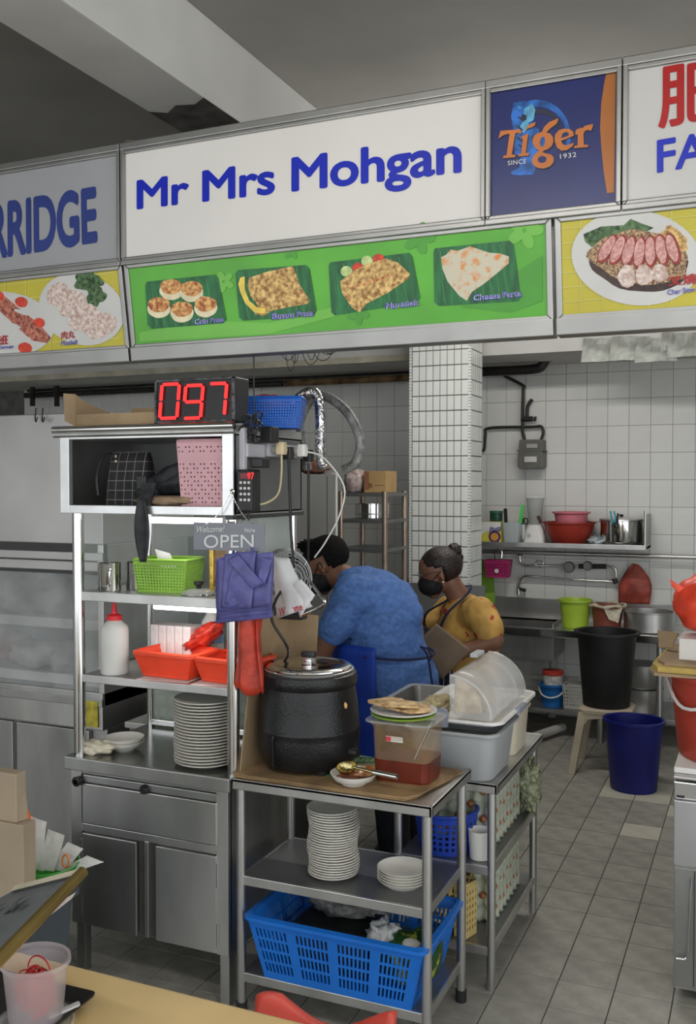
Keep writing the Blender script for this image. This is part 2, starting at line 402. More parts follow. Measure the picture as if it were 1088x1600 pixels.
ftext('lettering', UF, 'SINCE', PALETXT, t, org, [(794.5, 259), (823, 256), (794, 252), (823, 248.5)], .003, .012, 1.1)
ftext('lettering', UF, '1932', PALETXT, t, org, [(876, 249), (901.5, 246), (875.5, 241.5), (901, 238)], .003, .012, 1.15)
# left box RRIDGE
t, org = upper_box('lightbox_sign', 'unlit grey-white sign box with faded blue lettering ending in RRIDGE', -2.95, -2.014, PGREY)
ftext('lettering', UF, 'RRIDGE', INKB2, t, org, [(-16, 408), (153, 380), (-16, 318), (151, 290)], .0015, .035, .98)
# right box
t, org = upper_box('lightbox_sign', 'white sign box with a red Chinese character above blue letters', -.364, .55, PCREAM)
ftext('character', UF, '肥', INKR, t, org, [(1029, 203), (1132, 185), (1029, 106), (1132, 88)], .0015, .02)
ftext('lettering', UF, 'FA', INKB, t, org, [(1027, 271), (1108, 257), (1027, 219), (1108, 205)], .0015, .022)

# lower menu panels, leaning: foot set back
LN = Vector((0, 1, .15)).normalized()
LP0 = Vector((0, SY + .012, 2.49))
LF = Face(LP0, LN)
def tilt(v): return (v[0], v[1] - (v[2] - .32) * .15, v[2])
GREEN = M('menu_green', (.085, .36, .025), .28, 0, .16, 3, emis=.10)
GREEN2 = M('menu_green_pale', (.14, .43, .05), .28, 0, .08, 3, emis=.10)
GREEN3 = M('menu_green_deep', (.06, .29, .025), .28, 0, .08, 3, emis=.08)
YELLOW = M('menu_yellow', (.50, .43, .035), .3, 0, .06, 4, emis=.05)
YLINE = M('menu_yellow_line', (.60, .56, .15), .3, 0, .06, 4, emis=.05)
TRAY = M('leaf_tray_print', (.012, .13, .035), .35, 0, .35, 60, stretch=(1, .2, .2), emis=.05)
TRAYL = M('leaf_tray_rib', (.03, .21, .06), .35, 0, .2, 30)
PLATEW = M('printed_plate', (.56, .55, .53), .3, 0, .05, 5, emis=.04)
PRATA = M('printed_prata', (.55, .24, .05), .4, 0, .55, 75, col2=(.80, .55, .20), emis=.06)
PRATAC = M('printed_coin_prata', (.55, .11, .02), .4, 0, .4, 80, col2=(.78, .48, .17), emis=.06)
DOUGH = M('printed_dough', (.74, .66, .44), .4, 0, .1, 30, emis=.06)
CHEESE = M('printed_cheese_prata', (.72, .66, .50), .4, 0, .2, 45, col2=(.66, .25, .06), lo=.5, hi=.66, emis=.06)
BANANA = M('printed_banana', (.82, .60, .10), .4, 0, .15, 20, emis=.06)
TOMATO = M('printed_tomato', (.60, .05, .02), .4, 0, .25, 60, emis=.04)
CUCUM = M('printed_cucumber', (.50, .62, .25), .4, 0, .2, 60, emis=.04)
MEAT = M('printed_meat', (.55, .13, .13), .4, 0, .45, 55, col2=(.72, .33, .28), emis=.04)
MEAT2 = M('printed_fish', (.34, .04, .04), .4, 0, .6, 90, col2=(.62, .22, .14), emis=.04)
MEATB = M('printed_meatball', (.56, .36, .30), .4, 0, .2, 80, col2=(.76, .66, .60), emis=.04)
NOODLE = M('printed_noodle', (.20, .09, .05), .5, 0, .6, 160, col2=(.60, .40, .22), emis=.02)
SAUCE = M('printed_sauce', (.05, .025, .02), .4, 0, .4, 50)
VEG = M('printed_greens', (.03, .10, .03), .5, 0, .6, 70, col2=(.12, .22, .09))
PORKE = M('printed_pork_edge', (.26, .03, .02), .4, 0, .3, 60); PORKI = M('printed_pork_pink', (.58, .24, .22), .4, 0, .22, 120, col2=(.70, .40, .36), emis=.03)
INKLB = M('label_blue_ink', (.04, .04, .42), .4, 0, .05, 9)
HALO = M('label_white_halo', (.70, .70, .76), .4, 0, .02, 9, emis=.05)
def lower_box(name, label, x0, x1, pm, z0=2.205):
    org = Vector((x0, SY + .012, z0)); t = thing(name, label, 'sign', org, 0, 'menu panels under the sign boxes')
    w = x1 - x0; h = 2.487 - z0
    q = MB().box(.014, w - .014, .002, .03, .018, h - .001); tl = lambda v: (v[0], v[1] - (v[2] + z0 - 2.49) * .15, v[2])
    q.v = [tl(v) for v in q.v]; q.build('face_panel', pm, t)
    q = MB().box(.01, w - .01, .03, .10, .01, h); q.v = [tl(v) for v in q.v]; q.build('casing', DARKSTEEL, t)
    frame_bars(t, 0, w, .004, h + .008, -.004, .034, .018, tilt=tl)
    q = MB().box(0, w, -.012, .05, -.036, .012); q.v = [tl(v) for v in q.v]; q.build('bottom_rail', ALU, t, bevel=.003)
    return t, org
def label_txt(t, org, s, q, b=.006):
    g = ftext('lettering', LF, s, INKLB, t, org, q, .0065, b)
    ftext('lettering_halo', LF, s, HALO, g, org, q, .0048, b + .04)
t, org = lower_box('menu_panel', 'long green lit menu panel picturing four prata dishes', -2.008, -.556, GREEN)
for k, (x, y, r) in enumerate(((655, 372, 26), (612, 462, 22), (300, 480, 15), (350, 440, 17), (560, 490, 18), (820, 360, 30), (455, 392, 14))):
    for m in range(5):
        a = m * 2 * PI / 5 + k
        flat('flower_petal', LF, ell(x + r * .55 * math.cos(a), y + r * .55 * math.sin(a), r * .46, r * .30, 14, a), (GREEN3, GREEN2)[k % 2], t, .0005 + .0001 * m, org)
flat('leaf_swirl', LF, [(720, 480), (800, 430), (848, 400), (848, 470), (800, 488)], GREEN3, t, .0004, org)
flat('leaf_swirl', LF, [(218, 520), (300, 500), (420, 505), (560, 470), (560, 485), (420, 522), (218, 534)], GREEN2, t, .0004, org)
TR = [[(230, 440), (336, 429), (342, 436), (354, 498), (350, 505), (238, 514), (231, 508), (227, 446)],
      [(372, 422), (478, 414), (484, 420), (495, 486), (491, 494), (380, 501), (374, 496), (368, 428)],
      [(516, 410), (640, 395), (645, 401), (657, 465), (653, 472), (524, 493), (518, 488), (514, 416)],
      [(680, 388), (797, 376), (803, 382), (815, 464), (811, 471), (686, 478), (679, 472), (678, 394)]]
for k, q in enumerate(TR):
    g = flat('printed_tray', LF, q, TRAY, t, .0012, org)
    cx = sum(p[0] for p in q) / 8; cy = sum(p[1] for p in q) / 8
    tl_, tr_, br_, bl_ = q[0], q[1], q[4], q[5]
    for m in range(9):
        u = (m + .7) / 10
        a = (tl_[0] * (1 - u) + tr_[0] * u, tl_[1] * (1 - u) + tr_[1] * u); b = (bl_[0] * (1 - u) + br_[0] * u, bl_[1] * (1 - u) + br_[1] * u)
        a = (a[0], a[1] + 5); b = (b[0], b[1] - 5)
        flat('tray_rib', LF, [(a[0] - .9, a[1]), (a[0] + .9, a[1]), (b[0] + .9, b[1]), (b[0] - .9, b[1])], TRAYL, g, .0015, org)
for k, (x, y) in enumerate(((268, 449), (300, 452), (249, 477), (285, 484), (322, 476))):
    g = flat('printed_coin_prata', LF, ell(x, y + 5, 18, 15, 24, 0, .03, k), DOUGH, t, .0019 + k * .0002, org)
    flat('prata_top', LF, ell(x, y - 1, 17, 12, 24, 0, .05, k + 9), PRATAC, g, .0022 + k * .0002, org)
flat('printed_banana', LF, [(376, 434), (383, 432), (383, 452), (390, 470), (402, 480), (416, 482), (414, 490), (398, 488), (384, 474), (376, 456), (373, 444)], BANANA, t, .0024, org)
flat('printed_prata', LF, [(390, 434), (420, 424), (458, 416), (462, 424), (468, 444), (485, 470), (480, 475), (450, 480), (424, 486), (412, 494), (398, 490), (404, 478), (392, 462), (387, 446)], PRATA, t, .002, org)
for x, y, m_ in ((542, 424, CUCUM), (560, 419, TOMATO), (574, 408, CUCUM), (592, 405, TOMATO)): flat('printed_slice', LF, ell(x, y, 9, 8.5, 18), m_, t, .0018, org)
flat('printed_murtabak', LF, [(532, 440), (552, 424), (575, 412), (604, 404), (622, 410), (641, 428), (638, 436), (606, 458), (574, 474), (562, 488), (550, 480), (535, 458)], PRATA, t, .0022, org)
flat('fold_shadow', LF, [(540, 452), (572, 440), (606, 430), (624, 424), (606, 434), (572, 446)], PRATAC, t, .0026, org)
flat('printed_cheese_prata', LF, [(690, 402), (698, 398), (705, 390), (716, 392), (735, 385), (750, 390), (765, 395), (782, 396), (796, 401), (795, 412), (776, 428), (756, 444), (738, 456), (730, 470), (718, 462), (700, 440), (692, 420)], CHEESE, t, .0022, org)
for s, q in (('Coin Prata', [(305, 508), (352, 503.5), (305, 498), (352, 494.5)]), ('Banana Prata', [(426, 500), (492, 494.5), (426, 489), (491, 484)]),
             ('Murtabak', [(604, 484), (656, 477.5), (604, 473.5), (656, 467)]), ('Cheese Parta', [(740, 471), (817, 464), (740, 460.5), (816, 452.5)])):
    label_txt(t, org, s, q)
def tile_lines(t, org, xs, ys):
    for a, b in xs + ys:
        dx, dy = (.6, 0) if (a, b) in xs else (0, .6)
        flat('printed_line', LF, [(a[0] - dx, a[1] - dy), (b[0] - dx, b[1] - dy), (b[0] + dx, b[1] + dy), (a[0] + dx, a[1] + dy)], YLINE, t, .0008, org)
# left yellow panel
t, org = lower_box('menu_panel', 'yellow menu panel picturing meatball and garoupa dishes', -2.95, -2.016, YELLOW)
tile_lines(t, org, [((8, 440), (10, 555)), ((40, 436), (43, 550)), ((75, 432), (80, 546)), ((115, 428), (121, 543)), ((148, 424), (155, 540))], [((0, 446), (178, 426)), ((0, 470), (182, 452)), ((0, 520), (188, 506)), ((0, 540), (190, 528))])
flat('printed_plate', LF, ell(8, 506, 78, 50, 36, .1), PLATEW, t, .0012, org); flat('printed_plate', LF, ell(128, 483, 68, 55, 36, .35), PLATEW, t, .0014, org)
flat('printed_greens', LF, ell(138, 438, 22, 17, 30, .3, .25, 3), VEG, t, .002, org); flat('printed_greens', LF, ell(150, 462, 15, 16, 30, 0, .25, 4), VEG, t, .0021, org)
for k, (x, y, a, b, r) in enumerate(((92, 460, 20, 17, -.7), (112, 474, 24, 20, -.6), (132, 496, 26, 21, -.4), (156, 508, 27, 20, -.3))):
    flat('printed_meatball', LF, ell(x, y, a, b, 28, r, .08, k), MEATB, t, .0024 + .0002 * k, org)
flat('printed_fish', LF, [(-6, 452), (14, 468), (38, 488), (62, 506), (80, 528), (74, 536), (50, 532), (24, 508), (0, 486), (-10, 470)], MEAT2, t, .002, org)
for x, y, r in ((34, 472, 10), (62, 504, 9), (40, 544, 11), (-2, 462, 9)): flat('printed_tomato', LF, ell(x, y, r, r * .8, 18, .3, .05), TOMATO, t, .0024, org)
for x, y in ((36, 488), (20, 508), (36, 526)): flat('printed_onion', LF, ell(x, y, 14, 3.2, 14, .3), PLATEW, t, .0028, org)
ftext('character', LF, '肉丸', INKR, t, org, [(97, 530), (118, 528.5), (97, 518), (118, 516)], .0035, .02); label_txt(t, org, 'Meatball', [(98, 540), (122, 537.5), (98, 533), (122, 530.5)], .006)
ftext('character', LF, '班', INKR, t, org, [(-4, 540), (14, 538), (-4, 525), (14, 523)], .0035, .02); label_txt(t, org, 'Garoupa', [(1, 547), (23, 545), (1, 540.5), (23, 538)], .006)
# right yellow panel
t, org = lower_box('menu_panel', 'yellow menu panel picturing sliced roast pork noodles', -.548, .50, YELLOW)
tile_lines(t, org, [((x, 332 - (x - 880) * .1), (x, 492 - (x - 880) * .1)) for x in (908, 942, 978, 1014, 1050)], [((878, y), (1100, y - 22)) for y in (358, 381, 404, 427, 450, 473)])
flat('printed_plate', LF, ell(995, 403, 102, 74, 44, .12), PLATEW, t, .0014, org)
flat('printed_greens', LF, [(912, 366), (940, 354), (975, 352), (986, 342), (1000, 348), (1022, 356), (1000, 368), (950, 378), (925, 386), (915, 378)], VEG, t, .002, org)
flat('printed_sauce', LF, ell(1000, 415, 78, 40, 36, .1, .06, 5), SAUCE, t, .0018, org)
flat('printed_noodle', LF, ell(1002, 402, 78, 42, 40, .1, .10, 6), NOODLE, t, .0022, org)
flat('printed_crackling', LF, ell(1052, 375, 24, 18, 24, .5, .2, 8), PRATA, t, .0025, org)
for k in range(7):
    x = 950 + k * 17
    g = flat('printed_pork_slice', LF, ell(x, 395 - abs(k - 3) * 2, 11, 26, 22, .55 - k * .14, .04, k), PORKE, t, .0026 + k * .0002, org)
    flat('pork_meat', LF, ell(x - 1.5, 394 - abs(k - 3) * 2, 8, 22, 22, .55 - k * .14, .04, k), PORKI, g, .0027 + k * .0002, org)
for k, (x, y) in enumerate(((980, 432), (1007, 430), (1031, 427))): flat('printed_dumpling', LF, ell(x, y, 13.5, 18 - k * 2, 24, 0, .10, k), MEATB, t, .0042 + k * .0001, org)
ftext('character', LF, '叉燒面', INKR, t, org, [(1045, 448), (1112, 441), (1045, 432), (1112, 424)], .006, .025)
label_txt(t, org, 'Char Siew M', [(1044, 461), (1097, 454.5), (1044, 453), (1097, 446)], .006)

c = onY(206, 222, 2.80); MB().lathe([(.001, 0), (.034, 0), (.034, .012), (.03, .014), (.03, .03), (.033, .032), (.033, .045), (.001, .046)], (c.x, 2.80, 2.8875), 18).one('pipe_stub', M('old_brass', (.16, .12, .07), .6, .3, .4, 12), 'old brown pipe stub standing on top of the sign boxes', 'pipe', (c.x, 2.80, 2.8875), smooth=True)
# ------------------------------------------------ generic builders
def lattice(q, P00, P10, P01, P11, nu, nv, hole=.6, hv=None, mt=0., mb=0., skip=None):
    """a wall patch with nu x nv holes; P** corners (bottom-left, bottom-right, top-left, top-right)"""
    hv = hv or hole; P = [Vector(p) for p in (P00, P10, P01, P11)]
    def pt(u, v): return (P[0] * (1 - u) + P[1] * u) * (1 - v) + (P[2] * (1 - u) + P[3] * u) * v
    def quad(u0, u1, v0, v1): q.add([pt(u0, v0), pt(u1, v0), pt(u1, v1), pt(u0, v1)], [(0, 1, 2, 3)])
    if mb: quad(0, 1, 0, mb)
    if mt: quad(0, 1, 1 - mt, 1)
    for i in range(nu):
        for j in range(nv):
            u0, u1 = i / nu, (i + 1) / nu; v0 = mb + (1 - mt - mb) * j / nv; v1 = mb + (1 - mt - mb) * (j + 1) / nv
            if skip and skip(i, j): quad(u0, u1, v0, v1); continue
            a = (u1 - u0) * (1 - hole) / 2; b = (v1 - v0) * (1 - hv) / 2
            q.add([pt(u0, v0), pt(u1, v0), pt(u1, v1), pt(u0, v1), pt(u0 + a, v0 + b), pt(u1 - a, v0 + b), pt(u1 - a, v1 - b), pt(u0 + a, v1 - b)],
                  [(0, 1, 5, 4), (1, 2, 6, 5), (2, 3, 7, 6), (3, 0, 4, 7)])
def basket(name, label, loc, rz, w, d, h, tp, mat, nu, nw, nv, hole=.6, hv=.6, mt=.12, mb=.08, rim=.006, group=None, cat='basket', skip=None, rimw=.0, th=.003):
    """w,d = rim size; tp = base size / rim size"""
    t = thing(name, label, cat, loc, rz, group); q = MB()
    a, b, c, e = w / 2, d / 2, w * tp / 2, d * tp / 2
    lattice(q, (-c, -e, 0), (c, -e, 0), (-a, -b, h), (a, -b, h), nu, nv, hole, hv, mt, mb, skip)
    lattice(q, (c, e, 0), (-c, e, 0), (a, b, h), (-a, b, h), nu, nv, hole, hv, mt, mb, skip)
    lattice(q, (c, -e, 0), (c, e, 0), (a, -b, h), (a, b, h), nw, nv, hole, hv, mt, mb, skip)
    lattice(q, (-c, e, 0), (-c, -e, 0), (-a, b, h), (-a, -b, h), nw, nv, hole, hv, mt, mb, skip)
    q.build('wall', mat, t, solid=th)
    MB().box(-c, c, -e, e, 0, .004).build('bottom', mat, t)
    if rimw:
        ri = [rr_ring(w + x, d + x, .03, h + z) for x, z in ((-.004, -.004), (rimw, -.008), (rimw, .002), (-.006, .006))]
        MB().loft(ri + [ri[0]], False).build('rim', mat, t, smooth=True)
    else:
        p = [Vector((x, y, h)) for x, y, _ in rr_ring(w, d, .012, 0, 3)]; MB().tube(p + [p[0], p[1]], rim, 6).build('rim', mat, t, smooth=True)
    return t
def blob(c, r, amp=.15, freq=3., nu=24, nv=16, seed=0., sq=1.):
    q = MB(); c = Vector(c); r = Vector(r)
    def fn(u, v):
        a = 2 * PI * u; b = PI * v - PI / 2; d = Vector((math.cos(a) * math.cos(b), math.sin(a) * math.cos(b), math.sin(b)))
        if sq != 1: d = Vector([math.copysign(abs(x) ** sq, x) for x in d])
        n = mnoise.noise(d * freq + Vector((seed, seed * 1.7, 3.1))) + .5 * mnoise.noise(d * freq * 2.3 + Vector((seed * 2, 1, seed)))
        return c + Vector((d.x * r.x, d.y * r.y, d.z * r.z)) * (1 + amp * n)
    return q.grid(fn, nu, nv, True)
def sheet(P00, P10, P01, P11, nu=10, nv=10, amp=.01, freq=8., seed=0., nrm=None, fn=None):
    P = [Vector(p) for p in (P00, P10, P01, P11)]; n = nrm or (P[1] - P[0]).cross(P[2] - P[0]).normalized()
    def f(u, v):
        p = (P[0] * (1 - u) + P[1] * u) * (1 - v) + (P[2] * (1 - u) + P[3] * u) * v
        w = mnoise.noise(p * freq + Vector((seed, 0, seed))) + .5 * mnoise.noise(p * freq * 2.7 + Vector((0, seed, 2)))
        return p + n * (amp * w + (fn(u, v) if fn else 0))
    return MB().grid(f, nu, nv)
def plate_mesh(R, h=.018, foot=.55, deep=.008):
    p = [(R * foot * .86, .004), (R * foot, 0), (R * foot * 1.03, .003), (R * .985, h - .003), (R, h), (R * .975, h + .001), (R * .72, h * .55), (R * .62, deep), (0.001, deep - .001)]
    return MB().lathe(p, n=40)
def bowl_mesh(R, h, foot=.5):
    p = [(R * foot * .85, .003), (R * foot, 0), (R * foot * 1.05, .004), (R * .82, h * .42), (R * .985, h * .92), (R, h), (R * .965, h), (R * .78, h * .46), (R * .45, .008), (.001, .006)]
    return MB().lathe(p, n=36)

# ------------------------------------------------ steel counter cabinet with rack and cupboard
t = thing('steel_counter_cabinet', 'tall stainless steel counter cabinet with drawer, doors, glass shelves and cupboard on top', 'cabinet', (-1.93, 2.96, 0))
X0, X1, Y0, Y1 = -2.255, -1.61, 2.72, 3.2
for x in (X0 + .025, X1 - .025):
    for y in (Y0 + .03, Y1 - .03): MB().box(x - .018, x + .018, y - .018, y + .018, 0, .19).W('leg', STEEL_D, t, bevel=.003)
MB().box(X0, X1, Y0 + .012, Y1, .182, .738).W('carcass', STEEL_D, t)
for x0, x1 in ((X0, X0 + .046), (X1 - .046, X1)): MB().box(x0, x1, Y0 - .004, Y0 + .02, .182, .74).W('stile', STEEL, t, bevel=.002)
MB().box(X0 + .046, X1 - .046, Y0 - .002, Y0 + .02, .517, .545).W('cross_rail', STEEL, t, bevel=.002)
MB().box(X0 + .046, X1 - .046, Y0 + .002, Y0 + .02, .722, .738).W('cross_rail', STEEL, t, bevel=.002)
MB().box(-1.968, -1.898, Y0 + .002, Y0 + .02, .19, .518).W('centre_channel', M('dark_rubber', (.05, .045, .04), .6), t)  # near-black strip between the two doors, one even dark tone
MB().box(-1.942, -1.925, Y0 - .006, Y0 + .02, .186, .52).W('centre_stile', STEEL, t, bevel=.002)
d = MB().box(-2.203, -1.652, Y0 - .008, Y0 + .01, .548, .690).W('drawer', STEEL, t, bevel=.003)
MB().box(-2.203, -1.652, Y0 - .004, Y0 + .014, .693, .72).W('drawer_lip', STEEL_D, d, bevel=.003)
MB().lathe([(.001, 0), (.016, 0), (.016, .014), (.012, .022), (.001, .022)], n=18).xf(lambda v: (v.x - 1.935, Y0 - .004 - v.z, v.y + .703)).W('knob', BLACKP, d, smooth=True)
MB().lathe([(.009, 0), (.016, 0), (.018, .02), (.009, .024)], n=14).xf(lambda v: (v.x - 2.215, Y0 - .006 - v.z, v.y + .698)).W('latch_ring', BLACKP, t, smooth=True)
for a, b, hx in ((-2.203, -1.972, -2.206), (-1.894, -1.652, -1.649)):
    d = MB().box(a, b, Y0 - .010, Y0 + .01, .186, .513).W('door', STEEL, t, bevel=.003)
    for z in (.25, .45): MB().cyl((hx, Y0 - .006, z - .04), (hx, Y0 - .006, z + .04), .006, n=8).W('hinge', STEEL_D, d)
MB().box(-2.268, -1.593, 2.698, 3.225, .772, .782).W('worktop', M('worktop_steel', (.20, .20, .19), .2, .9, .2, 4, .06, 9), t)
MB().box(-2.268, -1.593, 2.694, 2.706, .738, .783).W('worktop_lip', STEEL_D, t, bevel=.003)
for x in (-2.237, -1.605):
    for y in (2.745, 3.18):
        r = .021 if y < 3 else .016
        MB().cyl((x, y, .78), (x, y, 1.648), r, n=16).W('post', CHROME, t, smooth=True)
for z, hh in ((1.07, .026), (1.366, .032)):
    MB().box(-2.222, -1.622, 2.74, 3.19, z - .006, z).W('shelf', STEEL_D, t)
    MB().box(-2.222, -1.622, 2.735, 2.745, z - hh, z + .001).W('shelf_lip', STEEL, t, bevel=.002)
MB().box(-2.225, -1.617, 3.166, 3.178, .79, .812).W('back_rail', CHROME, t, bevel=.002)
for z0, z1 in ((.815, 1.045), (1.075, 1.335), (1.37, 1.64)): MB().box(-2.22, -1.62, 3.168, 3.172, z0, z1).W('glass_pane', GLASS, t)
for z0, z1 in ((1.075, 1.335), (1.37, 1.64)): MB().box(-1.607, -1.603, 2.77, 3.16, z0, z1).W('glass_pane', GLASS, t); MB().box(-2.239, -2.235, 2.77, 3.16, z0, z1).W('glass_pane', GLASS, t)
# cupboard
BX0, BX1 = -2.272, -1.572
BRIGHT = M('bright_edge_steel', (.74, .74, .74), .34, .85, .08, 8)
MB().box(BX0, BX1, 2.70, 3.19, 1.645, 1.655).W('cupboard_floor', STEEL, t)
MB().box(BX0, BX1, 2.70, 3.19, 1.905, 1.915).W('cupboard_roof', STEEL, t)
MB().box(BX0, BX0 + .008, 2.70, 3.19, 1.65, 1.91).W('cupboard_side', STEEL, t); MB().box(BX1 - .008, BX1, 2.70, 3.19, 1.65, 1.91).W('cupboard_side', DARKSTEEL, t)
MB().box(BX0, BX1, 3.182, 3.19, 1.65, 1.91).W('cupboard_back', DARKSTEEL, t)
MB().box(BX0, BX0 + .040, 2.692, 2.712, 1.645, 1.912).W('stile', BRIGHT, t, bevel=.002); MB().box(BX1 - .042, BX1, 2.692, 2.712, 1.645, 1.912).W('stile', BRIGHT, t, bevel=.002)
MB().box(BX0 + .04, BX1 - .042, 2.692, 2.712, 1.645, 1.674).W('cupboard_rail', BRIGHT, t, bevel=.002); MB().box(BX0 + .04, BX1 - .042, 2.692, 2.712, 1.902, 1.914).W('cupboard_rail', BRIGHT, t, bevel=.002)
MB().cyl((-2.295, 2.688, 1.936), (-1.565, 2.688, 1.936), .013, n=16).W('roll_bar', CHROME, t, smooth=True)
MB().cyl((-2.295, 2.692, 1.919), (-1.565, 2.692, 1.919), .010, n=16).W('roll_bar', STEEL, t, smooth=True)
MB().box(-2.272, -1.572, 2.70, 3.19, 1.915, 1.938).W('cupboard_top', STEEL, t)
BLK = M('dark_bracket', (.05, .05, .05), .5)
MB().box(-1.60, -1.572, 2.69, 3.21, 1.632, 1.645).W('side_ledge', BLK, t)
TUBE2 = M('shelf_tube', (1, 1, .97), .3, 0, .01, 3, emis=3.5)
for z, y, x0, x1 in ((1.622, 2.79, -1.955, -1.665), (1.322, 2.79, -1.945, -1.66)):
    tb = MB().cyl((x0, y, z), (x1, y, z), .011, n=12).W('tube_lamp', TUBE2, t, smooth=True)
    MB().box(x1, x1 + .02, y - .012, y + .012, z - .012, z + .014).W('lamp_socket', WHITEP, tb)
    l = area('shelf_light', Vector(((x0 + x1) / 2, y, z - .016)) - ORG, (0, 0, 0), x1 - x0, .02, .5, (1, .99, .93)); l.parent = t

# ---- things in the cupboard
CHECK = M('checked_cloth', (.02, .02, .022), .8, 0, .3, 20)
# window-pane lines on the checked cloth
m = CHECK; nt = m.node_tree; N = nt.nodes; L = nt.links; b = N['Principled BSDF']; src = b.inputs['Base Color'].links[0].from_socket
tc = N.new('ShaderNodeTexCoord'); sp = N.new('ShaderNodeSeparateXYZ'); L.new(tc.outputs['Object'], sp.inputs[0]); acc = None
for ax, pitch in (('X', .036), ('Z', .034)):
    a = N.new('ShaderNodeMath'); a.operation = 'MULTIPLY'; a.inputs[1].default_value = 1 / pitch; L.new(sp.outputs[ax], a.inputs[0])
    f_ = N.new('ShaderNodeMath'); f_.operation = 'FRACT'; L.new(a.outputs[0], f_.inputs[0])
    g = N.new('ShaderNodeMath'); g.operation = 'LESS_THAN'; g.inputs[1].default_value = .05; L.new(f_.outputs[0], g.inputs[0])
    if acc is None: acc = g
    else:
        mx = N.new('ShaderNodeMath'); mx.operation = 'MAXIMUM'; L.new(acc.outputs[0], mx.inputs[0]); L.new(g.outputs[0], mx.inputs[1]); acc = mx
mix = N.new('ShaderNodeMix'); mix.data_type = 'RGBA'; L.new(acc.outputs[0], mix.inputs[0]); L.new(src, mix.inputs[6]); mix.inputs[7].default_value = (.28, .26, .24, 1); L.new(mix.outputs[2], b.inputs['Base Color'])
t = thing('tote_bag', 'black tote bag with thin grey window-pane checks in the cupboard', 'bag', (-2.09, 2.86, 1.656))
MB().loft([[(x * s_, y * q_, z) for x, y in rrect(-.085, .085, -.05, .05, .03)] for z, s_, q_ in ((0, 1.1, .9), (.02, 1.12, 1), (.1, 1.02, .9), (.18, .95, .55), (.205, .9, .3))]).build('bag_body', CHECK, t, smooth=True)
MB().tube(bez([(-.07, -.02, .2), (-.10, -.03, .19), (-.13, -.03, .12), (-.125, -.03, .05)]), .005, 6).build('handle', BLACKP, t, smooth=True)
STUD = M('brass_stud', (.75, .66, .45), .3, .8)
for z in (.19, .172): MB().lathe([(.001, .004), (.005, .002), (.006, 0)], n=10).xf(lambda v: (v.x - .035, -.045 - v.z, v.y + z)).build('stud', STUD, t)
PACK = M('black_nylon', (.022, .024, .028), .62, 0, .35, 18, .35, 45)
t = thing('backpack', 'black nylon backpack lying over the cupboard edge with its strap hanging out', 'bag', (-1.85, 2.84, 1.70))
blob((.0, 0, .065), (.145, .085, .062), .18, 2.2, 30, 20, 4.).xf(lambda v: (v.x, v.y, v.z + v.x * .28)).build('pack_body', PACK, t, smooth=2)
blob((-.11, -.06, .02), (.05, .045, .045), .25, 2.5, 20, 14, 2.).build('side_pocket', PACK, t, smooth=2)
sheet((-.10, -.115, .05), (-.04, -.115, .05), (-.085, -.15, -.05), (-.05, -.15, -.05), 4, 8, .004, 20).build('strap_root', PACK, t, solid=.006)
q = MB(); prof = [(0.0, .012), (-.06, .018), (-.13, .026), (-.19, .027), (-.215, .015)]
q.grid(lambda u, v: (-.068 + (u - .5) * 2 * (.010 + .019 * math.sin(PI * min(v * .93 + .04, 1))) + .006 * v, -.166 + .008 * math.sin(PI * u), .0 - v * .215), 6, 14); q.build('strap', PACK, t, solid=.006, smooth=2)
MB().box(-.125, -.085, -.112, -.104, .03, .075).build('buckle', BLACKP, t, bevel=.003)
CLOTHBR = M('tan_cloth', (.23, .16, .10), .9, 0, .35, 14, .3, 30)
blob((-1.86, 2.745, 1.690), (.125, .035, .018), .3, 2.6, 30, 14, 1.).one('folded_cloth', CLOTHBR, 'crumpled tan cloth under the black backpack', 'cloth', (-1.86, 2.745, 1.675), smooth=2)
PINK = M('dusty_pink_plastic', (.62, .36, .40), .45, 0, .06, 7)
t = basket('plastic_basket', 'dusty pink perforated storage basket with slot handle in the cupboard', (-1.70, 2.87, 1.656), 0, .21, .30, .235, .90, PINK, 15, 20, 15, .38, .38, .06, .04, .006,
           skip=lambda i, j: (i + j) % 3 == 0 or (j in (11, 12)))
q = MB().prism(rrect(-.0, .075, 0, .028, .013), 'y', -.0, .003).mv(.0, -.1475, .172); q.build('handle_slot', M('slot_maroon', (.09, .02, .03), .6), t)
# ---- things on top of the cupboard
t = thing('number_display', 'black queue number display showing red digits 097 on the cupboard', 'display', (-1.72, 2.78, 1.952))
a, b_ = onY(243, 655, 2.74), onY(368, 588, 2.74)
zb = 1.952
TAPE = M('clear_tape', (.06, .06, .065), .25, 0, .8, 30, .4, 60)
MB().box(a.x, b_.x, 2.74, 2.83, zb, b_.z).W('casing', BLACKP, t, bevel=.004)
for bx in ((a.x, b_.x, zb, zb + .008), (a.x, b_.x, b_.z - .008, b_.z), (a.x, a.x + .008, zb, b_.z), (b_.x - .012, b_.x, zb, b_.z)): MB().box(bx[0], bx[1], 2.734, 2.742, bx[2], bx[3]).W('bezel', TAPE, t, bevel=.002)
LED = M('red_led', (.9, .02, .02), .4, 0, .03, 9, emis=1.1)
DF = Face((0, 2.737, 0), SN)
SEG = {'0': 'abcdef', '9': 'abcdfg', '7': 'abc'}
